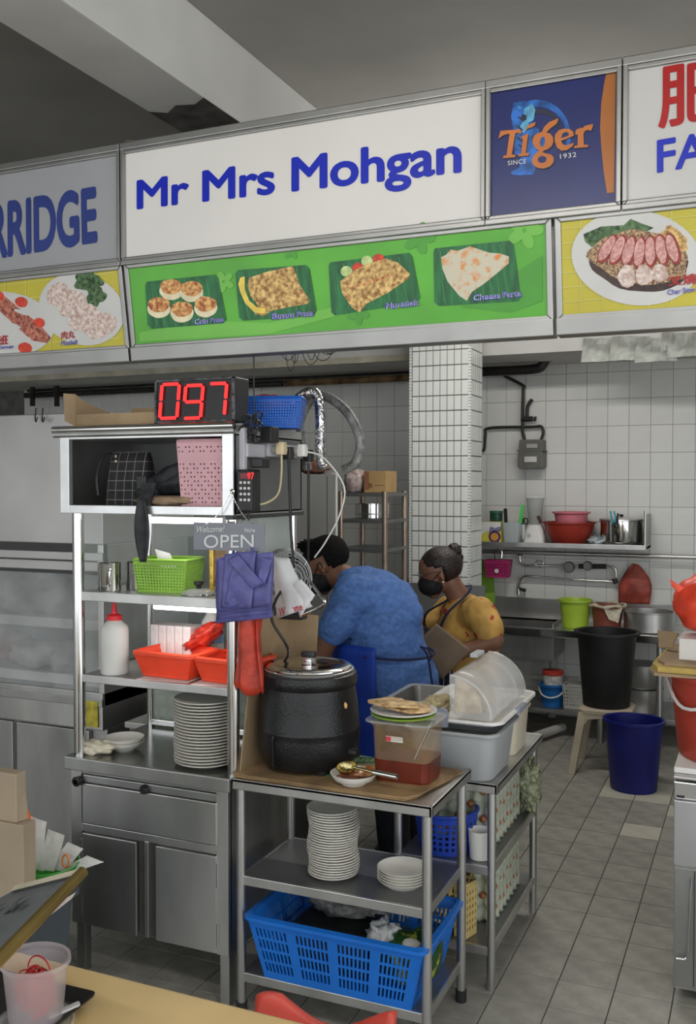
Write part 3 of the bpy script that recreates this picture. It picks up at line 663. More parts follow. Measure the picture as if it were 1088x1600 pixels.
for ch, (xa, ya, wd, hg) in zip('097', ((252, 601, 29, 53), (289, 603, 29, 51), (326, 600, 29, 50))):
    sl = -4; pts = {'tl': (xa + 3, ya), 'tr': (xa + wd + 1, ya - 1), 'ml': (xa + 1, ya + hg / 2), 'mr': (xa + wd - 1, ya + hg / 2 - 1), 'bl': (xa - 1, ya + hg), 'br': (xa + wd - 3, ya + hg - 1)}
    for sgm, (p, r_) in {'a': ('tl', 'tr'), 'b': ('tr', 'mr'), 'c': ('mr', 'br'), 'd': ('bl', 'br'), 'e': ('ml', 'bl'), 'f': ('tl', 'ml'), 'g': ('ml', 'mr')}.items():
        if sgm not in SEG[ch]: continue
        A = Vector(pts[p]); B = Vector(pts[r_]); dr = (B - A).normalized(); nn = Vector((-dr.y, dr.x)) * 2.6; A = A + dr * 2; B = B - dr * 2
        flat('digit_segment', DF, [tuple(A - dr * 1.2), tuple(A + nn), tuple(B + nn), tuple(B + dr * 1.2), tuple(B - nn), tuple(A - nn)], LED, t, .006, ORG)
o = MB().cyl((-1.555, 2.80, 1.95), (-1.555, 2.80, 1.95 + .48), .0025, n=6).one('antenna', BLACKP, 'thin black aerial rod standing beside the number display', 'aerial', (-1.555, 2.80, 1.95))
t = thing('cardboard_tray', 'open brown cardboard tray box lying on the cupboard', 'box', (-2.06, 2.84, 1.952))
MB().box(-.19, .20, -.08, .12, 0, .006).build('bottom', CARD, t); MB().box(-.19, .20, -.085, -.08, 0, .042).build('side', CARD, t); MB().box(-.1, .20, .115, .12, 0, .075).build('side', CARD, t)
MB().prism([(-.085, 0), (.12, 0), (.12, .06), (-.03, .09), (-.085, .115)], 'x', -.20, -.193).build('side', CARD, t); MB().box(.195, .2, -.08, .12, 0, .055).build('side', CARD, t)
q = sheet((-.24, -.085, .02), (-.19, -.085, .0), (-.25, -.08, .12), (-.20, -.08, .115), 3, 3, .002).build('flap', CARD, t, solid=.004)
q = sheet((-.06, .06, .006), (.06, .06, .006), (-.06, .08, .065), (.06, .08, .065), 3, 3, .002).build('flap', CARD, t, solid=.004)
t = basket('plastic_basket', 'blue perforated basket holding red plastic on the cupboard top', (-1.62, 3.06, 1.945), .35, .22, .17, .105, .85, BLUEP, 22, 16, 9, .45, .45, .12, .06)
blob((-1.63, 3.05, 2.03), (.10, .07, .035), .2, 3).one('plastic_wrap', M('red_plastic_film', (.55, .05, .04), .3, 0, .3, 20), 'shiny red plastic film heaped in the blue basket', 'wrap', (-1.63, 3.05, 2.0), smooth=2)
# ------------------------------------------------ things on the cabinet's shelves
SA, SB, WT_Z = 1.3665, 1.0705, .7825
def mug(loc, rz, label):
    t = thing('steel_mug', label, 'mug', loc, rz, 'steel mugs on the upper shelf')
    MB().lathe([(.001, .003), (.038, 0), (.041, .004), (.041, .096), (.043, .1), (.039, .1), (.038, .01), (.001, .008)], n=28).build('cup', CHROME, t, smooth=True)
    MB().tube(bez([(.038, 0, .085), (.06, 0, .083), (.066, 0, .06), (.06, 0, .03), (.04, 0, .022)]), .005, 8).build('handle', CHROME, t, smooth=True)
mug((-2.145, 2.80, SA), -.9, 'shiny steel mug on the upper shelf next to the cabinet post'); mug((-2.075, 2.87, SA), -.5, 'shiny steel mug tucked between another mug and the green basket')
LIME = M('lime_plastic', (.25, .46, .06), .4, 0, .06, 8)
t = basket('plastic_basket', 'lime green perforated basket on the upper glass shelf', (-1.945, 2.88, SA), .12, .205, .15, .115, .88, LIME, 17, 12, 9, .55, .55, .14, .06, .006)
PAPER = M('white_paper', (.72, .71, .68), .8, 0, .06, 9)
sheet((-1.97, 2.86, SA + .08), (-1.91, 2.87, SA + .08), (-1.985, 2.85, SA + .15), (-1.93, 2.86, SA + .135), 5, 5, .01).one('paper_slip', PAPER, 'crumpled white paper poking out of the lime green basket', 'paper', (-1.95, 2.86, SA + .08), solid=.001)
GOLD = M('gilt_frame', (.60, .40, .10), .35, .6, .3, 30, .3, 60)
t = thing('picture_frame', 'gilt picture frame with brown picture behind the price sign', 'frame', (-1.73, 2.93, SA), 0)
for a in ((-.075, -.058, 0, .17), (.058, .075, 0, .17), (-.058, .058, 0, .017), (-.058, .058, .153, .17)): MB().box(a[0], a[1], -.01, .01, a[2], a[3]).build('frame_bar', GOLD, t, bevel=.003)
MB().box(-.06, .06, 0, .006, .015, .155).build('picture', M('brown_picture', (.20, .12, .06), .4, 0, .4, 20), t)
t = thing('pot_lid', 'small glass pot lid with black knob on the upper shelf', 'lid', (-1.785, 2.82, SA))
MB().lathe([(.058, 0), (.06, .004), (.055, .012), (.03, .02), (.001, .022)], n=28).build('lid_glass', M('lid_glass', (.5, .52, .5), .1, .3, .1, 9, alpha=.6), t, smooth=True)
MB().lathe([(.06, 0), (.062, .002), (.061, .006), (.058, .004), (.06, 0)], n=28).build('lid_rim', CHROME, t, smooth=True)
MB().lathe([(.008, .02), (.009, .03), (.017, .036), (.017, .046), (.001, .048)], n=18).build('knob', BLACKP, t, smooth=True)
# squeeze bottle
t = thing('squeeze_bottle', 'white squeeze bottle with red nozzle cap standing on the middle shelf', 'bottle', (-2.125, 2.80, SB))
MB().lathe([(.001, .002), (.046, 0), (.05, .006), (.05, .15), (.047, .168), (.030, .185), (.024, .19), (.024, .196), (.001, .196)], n=28).build('bottle_body', M('translucent_white', (.70, .70, .67), .35, 0, .04, 9, alpha=.8), t, smooth=True)
MB().lathe([(.001, .004), (.0475, .004), (.0475, .085), (.001, .09)], n=24).build('contents', M('creamy_white', (.78, .77, .73), .6), t)
MB().lathe([(.027, .192), (.027, .208), (.020, .212), (.011, .215), (.004, .262), (.001, .263)], n=20).build('nozzle_cap', M('red_cap', (.62, .02, .03), .4), t, smooth=True)
TISS = M('tissue_pack', (.74, .72, .71), .5, 0, .05, 30)
for k in range(5):
    MB().box(-.017, .017, -.04, .04, 0, .105).build('tissue_packet', TISS, None, loc=(-2.045 + k * .035, 2.965, SB + .058), bevel=.006)
    o = bpy.context.scene.collection.objects[-1]; tag(o, 'white packet standing in the upper row behind the bottle', 'packet', 'white packets on the middle shelf')
MB().box(-.09, .09, -.04, .04, 0, .056).build('tissue_box', M('pinkish_pack', (.70, .55, .54), .5), None, loc=(-1.975, 2.965, SB), bevel=.006); tag(C.objects[-1], 'pinkish white pack under the row of white packets', 'packet')
t = thing('milk_jug', 'white plastic jug with pale blue label behind the packets', 'bottle', (-1.875, 3.05, SB))
MB().lathe([(.001, 0), (.045, 0), (.048, .01), (.048, .13), (.04, .165), (.022, .195), (.018, .205)], n=20, sx=1, sy=.7).build('jug_body', WHITEP, t, smooth=True)
MB().lathe([(.019, .2), (.019, .222), (.001, .223)], n=16).build('cap', M('peach_cap', (.60, .40, .30), .5), t); MB().lathe([(.0488, .09), (.0488, .14)], n=20, sx=1, sy=.7).build('label_band', M('label_blue', (.25, .50, .75), .5), t)
blob((-1.84, 2.95, SB + .13), (.075, .05, .035), .5, 2.6, 24, 16, 5.).xf(lambda v: (v.x, v.y, v.z + (v.x + 1.84) * .55)).one('plastic_bag', M('red_plastic_bag', (.62, .045, .025), .4, 0, .35, 18, .3, 40), 'crumpled red plastic bag behind the red baskets', 'bag', (-1.84, 2.95, SB + .07), smooth=2)
t = basket('plastic_basket', 'orange red plastic basket with mesh sides in front of the white packets', (-1.90, 2.855, SB + .004), -.06, .25, .17, .085, .76, REDP, 40, 26, 10, .45, .45, .16, .12, rimw=.018)
t = basket('plastic_basket', 'orange red plastic basket with mesh sides standing against the cabinet post', (-1.665, 2.86, SB + .004), -.10, .22, .18, .08, .78, REDP, 36, 26, 10, .45, .45, .16, .12, rimw=.018)
for x in (-1.90, -1.68): MB().box(x - .10, x + .10, 2.75, 2.95, SB, SB + .0015).one('paper_sheet', PAPER, 'sheet of paper under the %s red basket' % ('wide' if x < -1.8 else 'post-side'), 'paper', (x, 2.85, SB), rz=.1)
# worktop: cloth, two bowls, tall plate stack
blob((-2.185, 2.785, WT_Z + .022), (.06, .045, .026), .5, 2.2, 26, 18, 7.).one('wiping_cloth', M('cream_cloth', (.62, .57, .44), .9, 0, .18, 16, .3, 40), 'crumpled cream wiping cloth on the cabinet worktop', 'cloth', (-2.185, 2.785, WT_Z), smooth=2)
bm_ = bowl_mesh(.072, .032); b0 = bm_.build('shallow_bowl', PORC, None, loc=(-2.13, 2.86, WT_Z), smooth=True); tag(b0, 'shallow cream bowl, lowest of the pair beside the wiping cloth', 'bowl', 'cream bowls beside the cloth')
b1 = dup(b0, (-2.13, 2.86, WT_Z + .013), label='shallow cream bowl, topmost of the pair beside the wiping cloth')
PL = plate_mesh(.112, .0155); p0 = PL.build('dinner_plate', PORC, None, loc=(-1.765, 2.835, WT_Z), smooth=True)
tag(p0, 'cream plate inside the tall stack on the cabinet worktop', 'plate', 'plate stack on the cabinet worktop')
NP = 21
for k in range(1, NP):
    o = dup(p0, (-1.765 + random.uniform(-.0015, .0015), 2.835 + random.uniform(-.0015, .0015), WT_Z + k * .0106))
    if k == NP - 1: o['label'] = 'topmost cream plate of the tall stack on the cabinet worktop'
p0['label'] = 'lowest cream plate of the tall stack on the cabinet worktop'

# ------------------------------------------------ hanging on and beside the cabinet
SIGNG = M('grey_sign_board', (.21, .22, .25), .45, 0, .05, 6)
t = thing('open_sign', 'grey hanging sign board reading Welcome! We\'re OPEN', 'sign', (-1.615, 2.675, 1.47))
OF = Face((0, 2.672, 0), SN)
q = [OF.at(302, 818), OF.at(413, 816), OF.at(413, 860), OF.at(302, 861)]
zt = (q[0].z + q[1].z) / 2; zl = (q[2].z + q[3].z) / 2
MB().box(q[0].x, q[1].x, 2.673, 2.677, zl, zt).W('board', SIGNG, t, bevel=.001)
ftext('lettering', OF, 'OPEN', PALETXT, t, ORG, [(319, 856.5), (397, 855.5), (319, 836), (397, 835)], .001, .004)
ftext('lettering', OF, 'Welcome!', PALETXT, t, ORG, [(306, 832), (350, 831), (308, 822), (352, 821)], .001, .012); ftext('lettering', OF, "We're", PALETXT, t, ORG, [(382, 832), (399, 832), (382, 825), (399, 825)], .001, .02)
hk = onY(361, 768, 2.68)
for px in (322, 398):
    e = onY(px, 819, 2.675); n = 16
    for k in range(n):
        p = hk.lerp(e, k / n) - Vector((0, .002, .02 * math.sin(PI * k / n))); p2 = hk.lerp(e, (k + .8) / n) - Vector((0, .002, .02 * math.sin(PI * (k + .8) / n)))
        MB().tube([p, p2], .0022 if k % 2 else .0014, 5).W('chain_link', CHROME, t)
MB().lathe([(.004, 0), (.009, .002), (.004, .006)], n=12).xf(lambda v: (hk.x + v.x, 2.69 - v.z, hk.z + v.y)).W('hook', CHROME, t)
# keypad
t = thing('keypad', 'black call keypad with red number 97 on the cupboard side', 'keypad', (-1.56, 2.78, 1.66))
MB().box(-1.571, -1.53, 2.72, 2.80, 1.655, 1.795).W('casing', BLACKP, t, bevel=.005)
MB().box(-1.528, -1.515, 2.705, 2.76, 1.665, 1.79).W('front_shell', BLACKP, t, bevel=.006)
KF = Face((0, 2.704, 0), SN)
MB().box(-1.565, -1.508, 2.704, 2.72, 1.66, 1.79).W('key_plate', BLACKP, t, bevel=.004)
kx0, kx1 = -1.562, -1.511
MB().box(-1.552, -1.518, 2.7025, 2.705, 1.765, 1.782).W('screen', M('dark_red_screen', (.12, .005, .01), .3, emis=.5), t)
ftext('digits', Face((0, 2.702, 0), SN), '97', LED, t, ORG, [(387, 749), (397, 749), (387, 738.5), (397, 738.5)], 0, .01)
KEY = M('white_key', (.68, .68, .66), .4)
for r_ in range(4):
    for c_ in range(3):
        MB().lathe([(.0048, 0), (.0045, .002), (.001, .0025)], n=12).xf(lambda v: (-1.5505 + c_ * .0148 + v.x, 2.704 - v.z, 1.752 - r_ * .0185 + v.y)).W('key', KEY, t)
for dx in (0, .018): MB().cyl((-1.55 + dx, 2.72, 1.655), (-1.55 + dx, 2.72, 1.63), .005, n=8).W('plug_tail', BLACKP, t)
# power board, plugs, adapters
t = thing('power_board', 'pale grey power socket board on the cupboard side', 'socket', (-1.55, 2.95, 1.78))
GREYL = M('pale_lilac_plastic', (.47, .46, .50), .45)
MB().box(-1.570, -1.545, 2.74, 2.86, 1.835, 1.88).W('board', GREYL, t, bevel=.004)
MB().box(-1.570, -1.54, 2.87, 3.16, 1.84, 1.885).W('extension_strip', GREYL, t, bevel=.004)
for k in range(5): MB().box(-1.539, -1.537, 2.90 + k * .055, 2.92 + k * .055, 1.855, 1.872).W('switch', WHITEP, t)
MB().box(-1.572, -1.552, 2.73, 2.75, 1.76, 1.93).W('trunking', GREYL, t, bevel=.002)
CREAMP = M('cream_plug', (.62, .52, .32), .45)
def cube(name, mat, label, cat, x0, x1, y0, y1, z0, z1, bev=.005, group=None):
    return MB().box(x0, x1, y0, y1, z0, z1).one(name, mat, label, cat, ((x0 + x1) / 2, (y0 + y1) / 2, z0), group, bevel=bev)
cube('power_adapter', BLACKP, 'black power adapter on top of the socket board by the blue basket', 'adapter', -1.55, -1.505, 2.83, 2.885, 1.886, 1.94)
cube('power_adapter', BLACKP, 'black power adapter hanging low beside the call keypad', 'adapter', -1.545, -1.50, 2.755, 2.81, 1.80, 1.834)
def plug(name, mat, label, c, cord, r=.0035):
    t = thing(name, label, 'plug', c); c = Vector(c)
    MB().loft([rr_ring(.03, .034, .008, -.018), rr_ring(.034, .038, .008, 0), rr_ring(.028, .03, .008, .024)]).build('plug_body', mat, t, smooth=True)
    MB().tube(bez([Vector(p) - c for p in cord]), r, 7).build('cord', mat, t, smooth=True)
plug('power_plug', CREAMP, 'cream coloured plug with a looped cream cord', (-1.505, 2.90, 1.865), [(-1.505, 2.90, 1.855), (-1.50, 2.89, 1.78), (-1.50, 2.86, 1.71), (-1.53, 2.80, 1.68), (-1.555, 2.775, 1.70), (-1.56, 2.772, 1.74)])
plug('power_plug', BLACKP, 'black plug whose thick cord hangs down to the soup kettle', (-1.50, 2.945, 1.85), [(-1.50, 2.945, 1.83), (-1.49, 2.94, 1.6), (-1.475, 2.92, 1.45), (-1.50, 2.85, 1.36), (-1.49, 2.80, 1.30), (-1.45, 2.82, 1.22), (-1.47, 2.88, 1.17), (-1.53, 2.93, 1.115)], .005)
plug('power_plug', WHITEP, 'white plug with a thin white cord hanging far down', (-1.495, 3.04, 1.862), [(-1.49, 3.05, 1.862), (-1.44, 3.10, 1.84), (-1.37, 3.12, 1.74), (-1.39, 3.13, 1.64), (-1.45, 3.14, 1.54), (-1.50, 3.15, 1.48)], .003)
plug('power_plug', BLACKP, 'black plug with cord dropping straight behind the white bag', (-1.495, 3.09, 1.845), [(-1.495, 3.09, 1.82), (-1.495, 3.09, 1.6), (-1.51, 3.12, 1.45), (-1.51, 3.14, 1.3)], .0045)
# tangle of thin black cable over the cupboard corner
q = MB(); rs = random.Random(3); c0 = Vector((-1.545, 2.74, 1.93))
for k in range(6):
    p = [c0 + Vector((rs.uniform(-.03, .04), rs.uniform(-.02, .05), rs.uniform(-.05, .05))) for _ in range(6)]
    q.tube(bez(p + [p[0]], 6), .002, 5)
q.one('cable_tangle', BLACKP, 'tangle of thin black cable over the cupboard corner', 'cable', (-1.545, 2.74, 1.9), smooth=True)['kind'] = 'stuff'
# ducting loops behind the cupboard
HOSE = M('grey_hose', (.25, .25, .24), .5, .3, .4, 30, .5, 120); FOIL = M('foil_hose', (.55, .55, .55), .25, 1, .5, 40, .8, 60)
def hose(label, pts, r, mat):
    P = bez(pts, 14); n = len(P); rr = [r * (1 + .10 * (i % 2)) for i in range(n)]
    return MB().tube(P, rr, 12).one('flexible_hose', mat, label, 'hose', tuple(P[0]), smooth=True)
hose('grey corrugated hose arching behind the cupboard', [(-1.60, 3.30, 1.80), (-1.62, 3.28, 1.98), (-1.56, 3.30, 2.08), (-1.45, 3.30, 2.03), (-1.385, 3.30, 1.92), (-1.40, 3.30, 1.83), (-1.45, 3.30, 1.80)], .017, HOSE)
hose('foil wrapped hose bent over the blue basket', [(-1.64, 3.2, 1.99), (-1.58, 3.2, 2.07), (-1.52, 3.2, 2.08), (-1.50, 3.2, 2.0), (-1.50, 3.2, 1.88), (-1.49, 3.2, 1.80)], .018, FOIL)
# purple plastic bags hung on the post
PURP = M('purple_plastic_bag', (.10, .10, .29), .45, 0, .22, 16, .25, 30)
t = thing('carrier_bags', 'bundle of purple plastic carrier bags hung on the cabinet post', 'bag', (-1.60, 2.665, 1.28))
def onbag(px, py, y): return onY(px, py, y)
def bagsheet(q4, y, amp, seed, nm='bag_layer', mat=PURP, th=.004):
    a, b, c, d_ = [onY(x, y_, y) for x, y_ in q4]
    sheet(a, b, c, d_, 14, 14, amp, 14, seed, Vector((0, -1, 0))).W(nm, mat, t, solid=th, smooth=2)
for k in range(4): bagsheet([(338 + k, 974 - 6 * k), (425 - k, 965 - 6 * k), (338, 884 - 4 * k), (428, 880 - 6 * k)], 2.685 - k * .007, .007, k * 1.3)
bagsheet([(345, 950), (388, 950), (352, 866), (380, 862)], 2.652, .007, 8.); bagsheet([(352, 944), (392, 952), (368, 862), (400, 862)], 2.650, .010, 3.)
bagsheet([(395, 920), (412, 912), (355, 874), (372, 866)], 2.643, .006, 5.); bagsheet([(400, 915), (414, 912), (410, 872), (426, 874)], 2.648, .005, 6.)
a = onY(395, 865, 2.66); MB().tube([a + Vector((0, -.004, .02)), a, a + Vector((0, .06, .01))], .005, 6).W('hanging_loop', PURP, t)
REDB = M('red_carrier_film', (.42, .04, .02), .45, 0, .3, 14, .3, 30)
t = thing('carrier_bags', 'bunch of orange red plastic bags hanging behind the purple ones', 'bag', (-1.555, 2.72, 1.10))
q = MB().grid(lambda u, v: Vector((-1.585 + .10 * u + .012 * math.sin(9 * u + 4 * v), 2.715 + .02 * math.sin(PI * u * 3 + v) + .01 * v, 1.09 + .36 * v - .03 * abs(math.sin(u * 7)) * (1 - v))), 16, 14)
q.W('bag_layer', REDB, t, solid=.004, smooth=2)
blob((-1.535, 2.74, 1.35), (.05, .03, .09), .35, 2.5, 20, 16, 3.).W('bag_bunch', REDB, t, smooth=2)
WBAG = M('white_carrier_film', (.66, .67, .68), .4, 0, .10, 10, .25, 20)
t = thing('carrier_bag', 'white plastic carrier bag printed Welcome hanging behind the fan', 'bag', (-1.45, 2.90, 1.24))
q = [onY(432, 968, 2.90), onY(484, 955, 2.90), onY(428, 868, 2.90), onY(452, 872, 2.90)]
q[1] = onY(488, 948, 2.88); sheet(q[0], q[1], q[2], q[3], 14, 14, .012, 10, 2., Vector((0, -1, 0)), lambda u, v: .03 * math.sin(PI * u)).W('bag_body', WBAG, t, solid=.003, smooth=2)
a, b_, c_ = onY(470, 965, 2.87), onY(492, 930, 2.87), onY(455, 915, 2.87); sheet(a, b_, c_, onY(470, 905, 2.87), 6, 6, .008, 14, 4.).W('bag_handle', WBAG, t, solid=.003, smooth=2)
ftext('lettering', Face((0, 2.855, 0), SN), 'Welcome', M('red_bag_print', (.55, .03, .05), .5), t, ORG, [(436, 964), (474, 953), (436, 950), (470, 942)], 0, .012)
# clip fan behind the bag
t = thing('clip_fan', 'small wire cage fan clamped behind the cabinet post', 'fan', (-1.47, 3.02, 1.30))
fc = onY(447, 905, 3.02); WIRE = M('fan_wire', (.30, .31, .31), .35, .8)
nrm = Vector((.85, -.5, .12)).normalized(); e1 = nrm.cross(Vector((0, 0, 1))).normalized(); e2 = e1.cross(nrm)
for k in range(9):
    r_ = .105 * math.sin((k + 1) / 9 * PI / 2); dz = .05 * math.cos((k + 1) / 9 * PI / 2)
    pts = [fc + nrm * dz + (e1 * math.cos(a) + e2 * math.sin(a)) * r_ for a in [i * 2 * PI / 28 for i in range(29)]]; MB().tube(pts, .0022 if k < 8 else .006, 5).W('cage_ring', WIRE, t, smooth=True)
for k in range(10):
    a = k * PI / 5; pts = [fc + nrm * .05 * math.cos(s) + (e1 * math.cos(a) + e2 * math.sin(a)) * .105 * math.sin(s) for s in (0, .4, .8, 1.2, 1.55)]; MB().tube(pts, .002, 5).W('cage_spoke', WIRE, t)
for k in range(3):
    a = k * 2 * PI / 3; d1 = e1 * math.cos(a) + e2 * math.sin(a); d2 = nrm.cross(d1); MB().add([fc + d1 * .015, fc + d1 * .085 + d2 * .035 + nrm * .012, fc + d1 * .09 - d2 * .025 - nrm * .008, fc + d1 * .02 - d2 * .01], [(0, 1, 2, 3)]).W('blade', BLACKP, t, solid=.002)
MB().cyl(fc - nrm * .05, fc + nrm * .02, .028, n=16).W('motor', BLACKP, t, smooth=True)
p = [onY(478, 900, 2.98), onY(500, 930, 2.95), onY(506, 945, 2.95), onY(470, 962, 2.98)]; MB().tube(bez(p, 5), .006, 8).W('fork_arm', CHROME, t, smooth=True)
MB().box(fc.x - .04, fc.x + .07, 3.0, 3.05, fc.z - .14, fc.z - .10).W('clamp', BLACKP, t, bevel=.004)
# ------------------------------------------------ front steel work table and what stands on it
TZ = .785
t = thing('steel_work_table', 'three-tier stainless steel work table with cardboard on top beside the cabinet', 'table', (-1.245, 2.91, 0))
ax0, ax1, ay0, ay1 = -1.592, -.898, 2.70, 3.115
MB().box(ax0, ax1, ay0, ay1, TZ - .008, TZ).W('table_top', STEEL, t)
for b in ((ax0, ax1, ay0, ay0 + .012), (ax0, ax1, ay1 - .012, ay1), (ax0, ax0 + .012, ay0, ay1), (ax1 - .012, ax1, ay0, ay1)): MB().box(*b, TZ - .034, TZ + .001).W('edge_lip', STEEL, t, bevel=.003)
for x in (-1.566, -.922):
    for y in (2.725, 3.085):
        g = MB().cyl((x, y, .02), (x, y, TZ - .01), .0155, n=16).W('leg', STEEL, t, smooth=True); MB().cyl((x, y, 0), (x, y, .04), .019, n=14).W('rubber_foot', BLACKP, g, smooth=True)
for z in (.462, .140):
    MB().box(ax0 + .03, ax1 - .03, ay0 + .03, ay1 - .02, z - .006, z).W('shelf', DARKSTEEL, t)
    for b in ((ax0 + .02, ax1 - .02, ay0 + .018, ay0 + .03), (ax0 + .02, ax1 - .02, ay1 - .03, ay1 - .02), (ax1 - .032, ax1 - .022, ay0 + .03, ay1 - .02), (ax0 + .022, ax0 + .032, ay0 + .03, ay1 - .02)): MB().box(*b, z - .03, z + .001).W('shelf_lip', STEEL, t, bevel=.002)
# cardboard mat
t = thing('cardboard_mat', 'flattened oil-stained cardboard covering the work table', 'cardboard', (-1.25, 2.90, TZ))
GPRINT = M('green_ink', (.04, .22, .10), .8, 0, .4, 40)
rs = random.Random(5); edge = [(-1.585, 2.715), (-1.40, 2.716), (-1.2, 2.712), (-.99, 2.714), (-.965, 2.76), (-.95, 2.86), (-.925, 2.95), (-.91, 3.05), (-1.0, 3.06), (-1.25, 3.075), (-1.5, 3.08), (-1.585, 3.05)]
for k in range(3): MB().prism([(x + rs.uniform(-.006, .006) * k, y + rs.uniform(-.005, .005) * k) for x, y in edge], 'z', TZ + .0012 + k * .004, TZ + .0048 + k * .004).W('cardboard_layer', CARD_D, t)
CZ = TZ + .0132
for px, py, sx in ((548, 1208, 40), (570, 1188, 22), (660, 1196, 26)):
    for k in range(5):
        c = onZ(px + k * sx * .35 - sx * .7, py, CZ); MB().tube([c + Vector((.02 * math.cos(a), .035 * math.sin(a), .0006)) for a in [i * PI / 5 for i in range(11)]], .0022, 4).W('printed_ring', GPRINT, t)
# standing cardboard sheet
t = thing('cardboard_sheet', 'tall folded cardboard sheet standing behind the soup kettle', 'cardboard', (-1.55, 2.95, TZ))
A, B_, C_, D_ = onY(374, 1195, 2.80), onY(408, 975, 2.86), onY(498, 960, 3.06), onY(490, 1120, 3.08)
m0 = onY(430, 1180, 3.0)
def cs(pts, y_th=.005, nm='panel', mat=CARD): 
    n = (Vector(pts[1]) - Vector(pts[0])).cross(Vector(pts[2]) - Vector(pts[0])).normalized() * y_th
    return MB().loft([[Vector(p) for p in pts], [Vector(p) + n for p in pts]]).W(nm, mat, t)
cs([Vector((-1.583, 2.74, TZ)), Vector((-1.583, 3.08, TZ)), Vector((-1.575, 3.08, 1.29)), Vector((-1.575, 2.84, 1.28))])
pa = [onY(376, 1192, 2.80), onY(402, 980, 2.87), onY(497, 960, 3.10), onY(490, 1150, 3.10), onY(430, 1185, 2.95)]
cs([(-1.575, 3.085, TZ), (-1.575, 3.085, 1.285), tuple(onY(498, 962, 3.11)), tuple(onY(486, 1155, 3.11))])
cs([tuple(onY(466, 1002, 3.106)), tuple(onY(480, 1001, 3.106)), tuple(onY(477, 1024, 3.106)), tuple(onY(463, 1026, 3.106))], .001, 'label', PAPER)
# soup kettle
kc = Vector((-1.404, 2.905, CZ)); KB = M('kettle_enamel', (.012, .012, .013), .33, .1, .3, 12, .25, 150)
t = thing('soup_kettle', 'black electric soup kettle with steel lid', 'kettle', kc)
MB().lathe([(.001, .012), (.14, .012), (.158, .03), (.170, .075), (.1725, .11), (.171, .128), (.1735, .132), (.1735, .138), (.171, .142), (.166, .21), (.158, .26), (.155, .275), (.162, .283), (.164, .30), (.160, .318), (.148, .325), (.14, .325)], n=56).build('body', KB, t, smooth=True)
MB().lathe([(.135, .318), (.150, .322), (.152, .33), (.14, .335), (.135, .33)], n=48).build('rim_ring', STEEL_D, t, smooth=True)
ld = MB().lathe([(.146, .334), (.146, .338), (.137, .343), (.118, .346), (.112, .343), (.06, .349), (.001, .352)], n=56).build('lid', CHROME, t, smooth=True)
MB().box(-.016, .016, -.016, .016, .350, .366).build('knob_bracket', CHROME, ld, bevel=.003); MB().loft([rr_ring(.05, .03, .012, .366), rr_ring(.058, .034, .014, .376), rr_ring(.05, .03, .012, .384)]).build('knob', BLACKP, ld, smooth=True)
for k in range(4):
    a = PI / 4 + k * PI / 2; MB().cyl((.12 * math.cos(a), .12 * math.sin(a), 0), (.12 * math.cos(a), .12 * math.sin(a), .03), .022, .026, 14).build('foot', BLACKP, t, smooth=True)
MB().cyl((.165, -.03, .07), (.195, -.035, .07), .016, .014, 14).build('dial', BLACKP, t, smooth=True)
MB().tube([(-.05, -.166, .03), (-.05, -.170, .12), (-.05, -.164, .13)], .003, 6).build('seam', KB, t)
blob((.155, -.05, .225), (.008, .006, .011), .4, 3, 10, 8).build('food_scrap', M('cooked_scrap', (.70, .42, .15), .6), t)
MB().tube(bez([(-.10, .02, .325), (-.12, .0, .34), (-.13, -.02, .345)]), .005, 7).build('cord_entry', BLACKP, t)
# bowl of chilli and ladle
bc = Vector((-1.185, 2.775, CZ))
t = thing('sauce_bowl', 'cream bowl smeared with red chilli sauce on the cardboard', 'bowl', bc)
bowl_mesh(.075, .036).build('bowl', PORC, t, smooth=True)
MB().lathe([(.001, .016), (.045, .015), (.058, .019)], n=28).build('sauce', M('chilli_sauce', (.30, .05, .01), .2, 0, .5, 30, col2=(.50, .14, .02)), t, smooth=True)
sheet((.0, .0, .028), (.06, -.0, .030), (.0, .06, .040), (.055, .05, .042), 6, 6, .006, 30).build('sauce_smear', M('chilli_smear', (.55, .16, .03), .3, 0, .4, 40, col2=(.66, .42, .2)), t, solid=.002)
BRASS = M('yellowed_steel', (.50, .42, .20), .25, 1, .12, 8)
t = thing('soup_ladle', 'steel ladle with long tube handle resting in the chilli bowl', 'ladle', (-1.2, 2.76, CZ + .03))
lc = Vector((-1.205, 2.765, CZ + .054))
MB().lathe([(.001, -.026), (.02, -.022), (.031, -.010), (.034, 0), (.0325, .0), (.029, -.009), (.018, -.02), (.001, -.0235)], n=26).xf(lambda v: Vector((v.x, v.y * .9 - v.z * .5, v.z * .9 + v.y * .3)) + lc).W('ladle_bowl', BRASS, t, smooth=True)
he = onY(621, 1214, 2.735); MB().tube([lc + Vector((.028, -.008, .004)), lc.lerp(he, .55)], [.004, .006], 10).W('handle_neck', BRASS, t, smooth=True); MB().tube([lc.lerp(he, .55), he], .0088, 12).W('handle', CHROME, t, smooth=True)
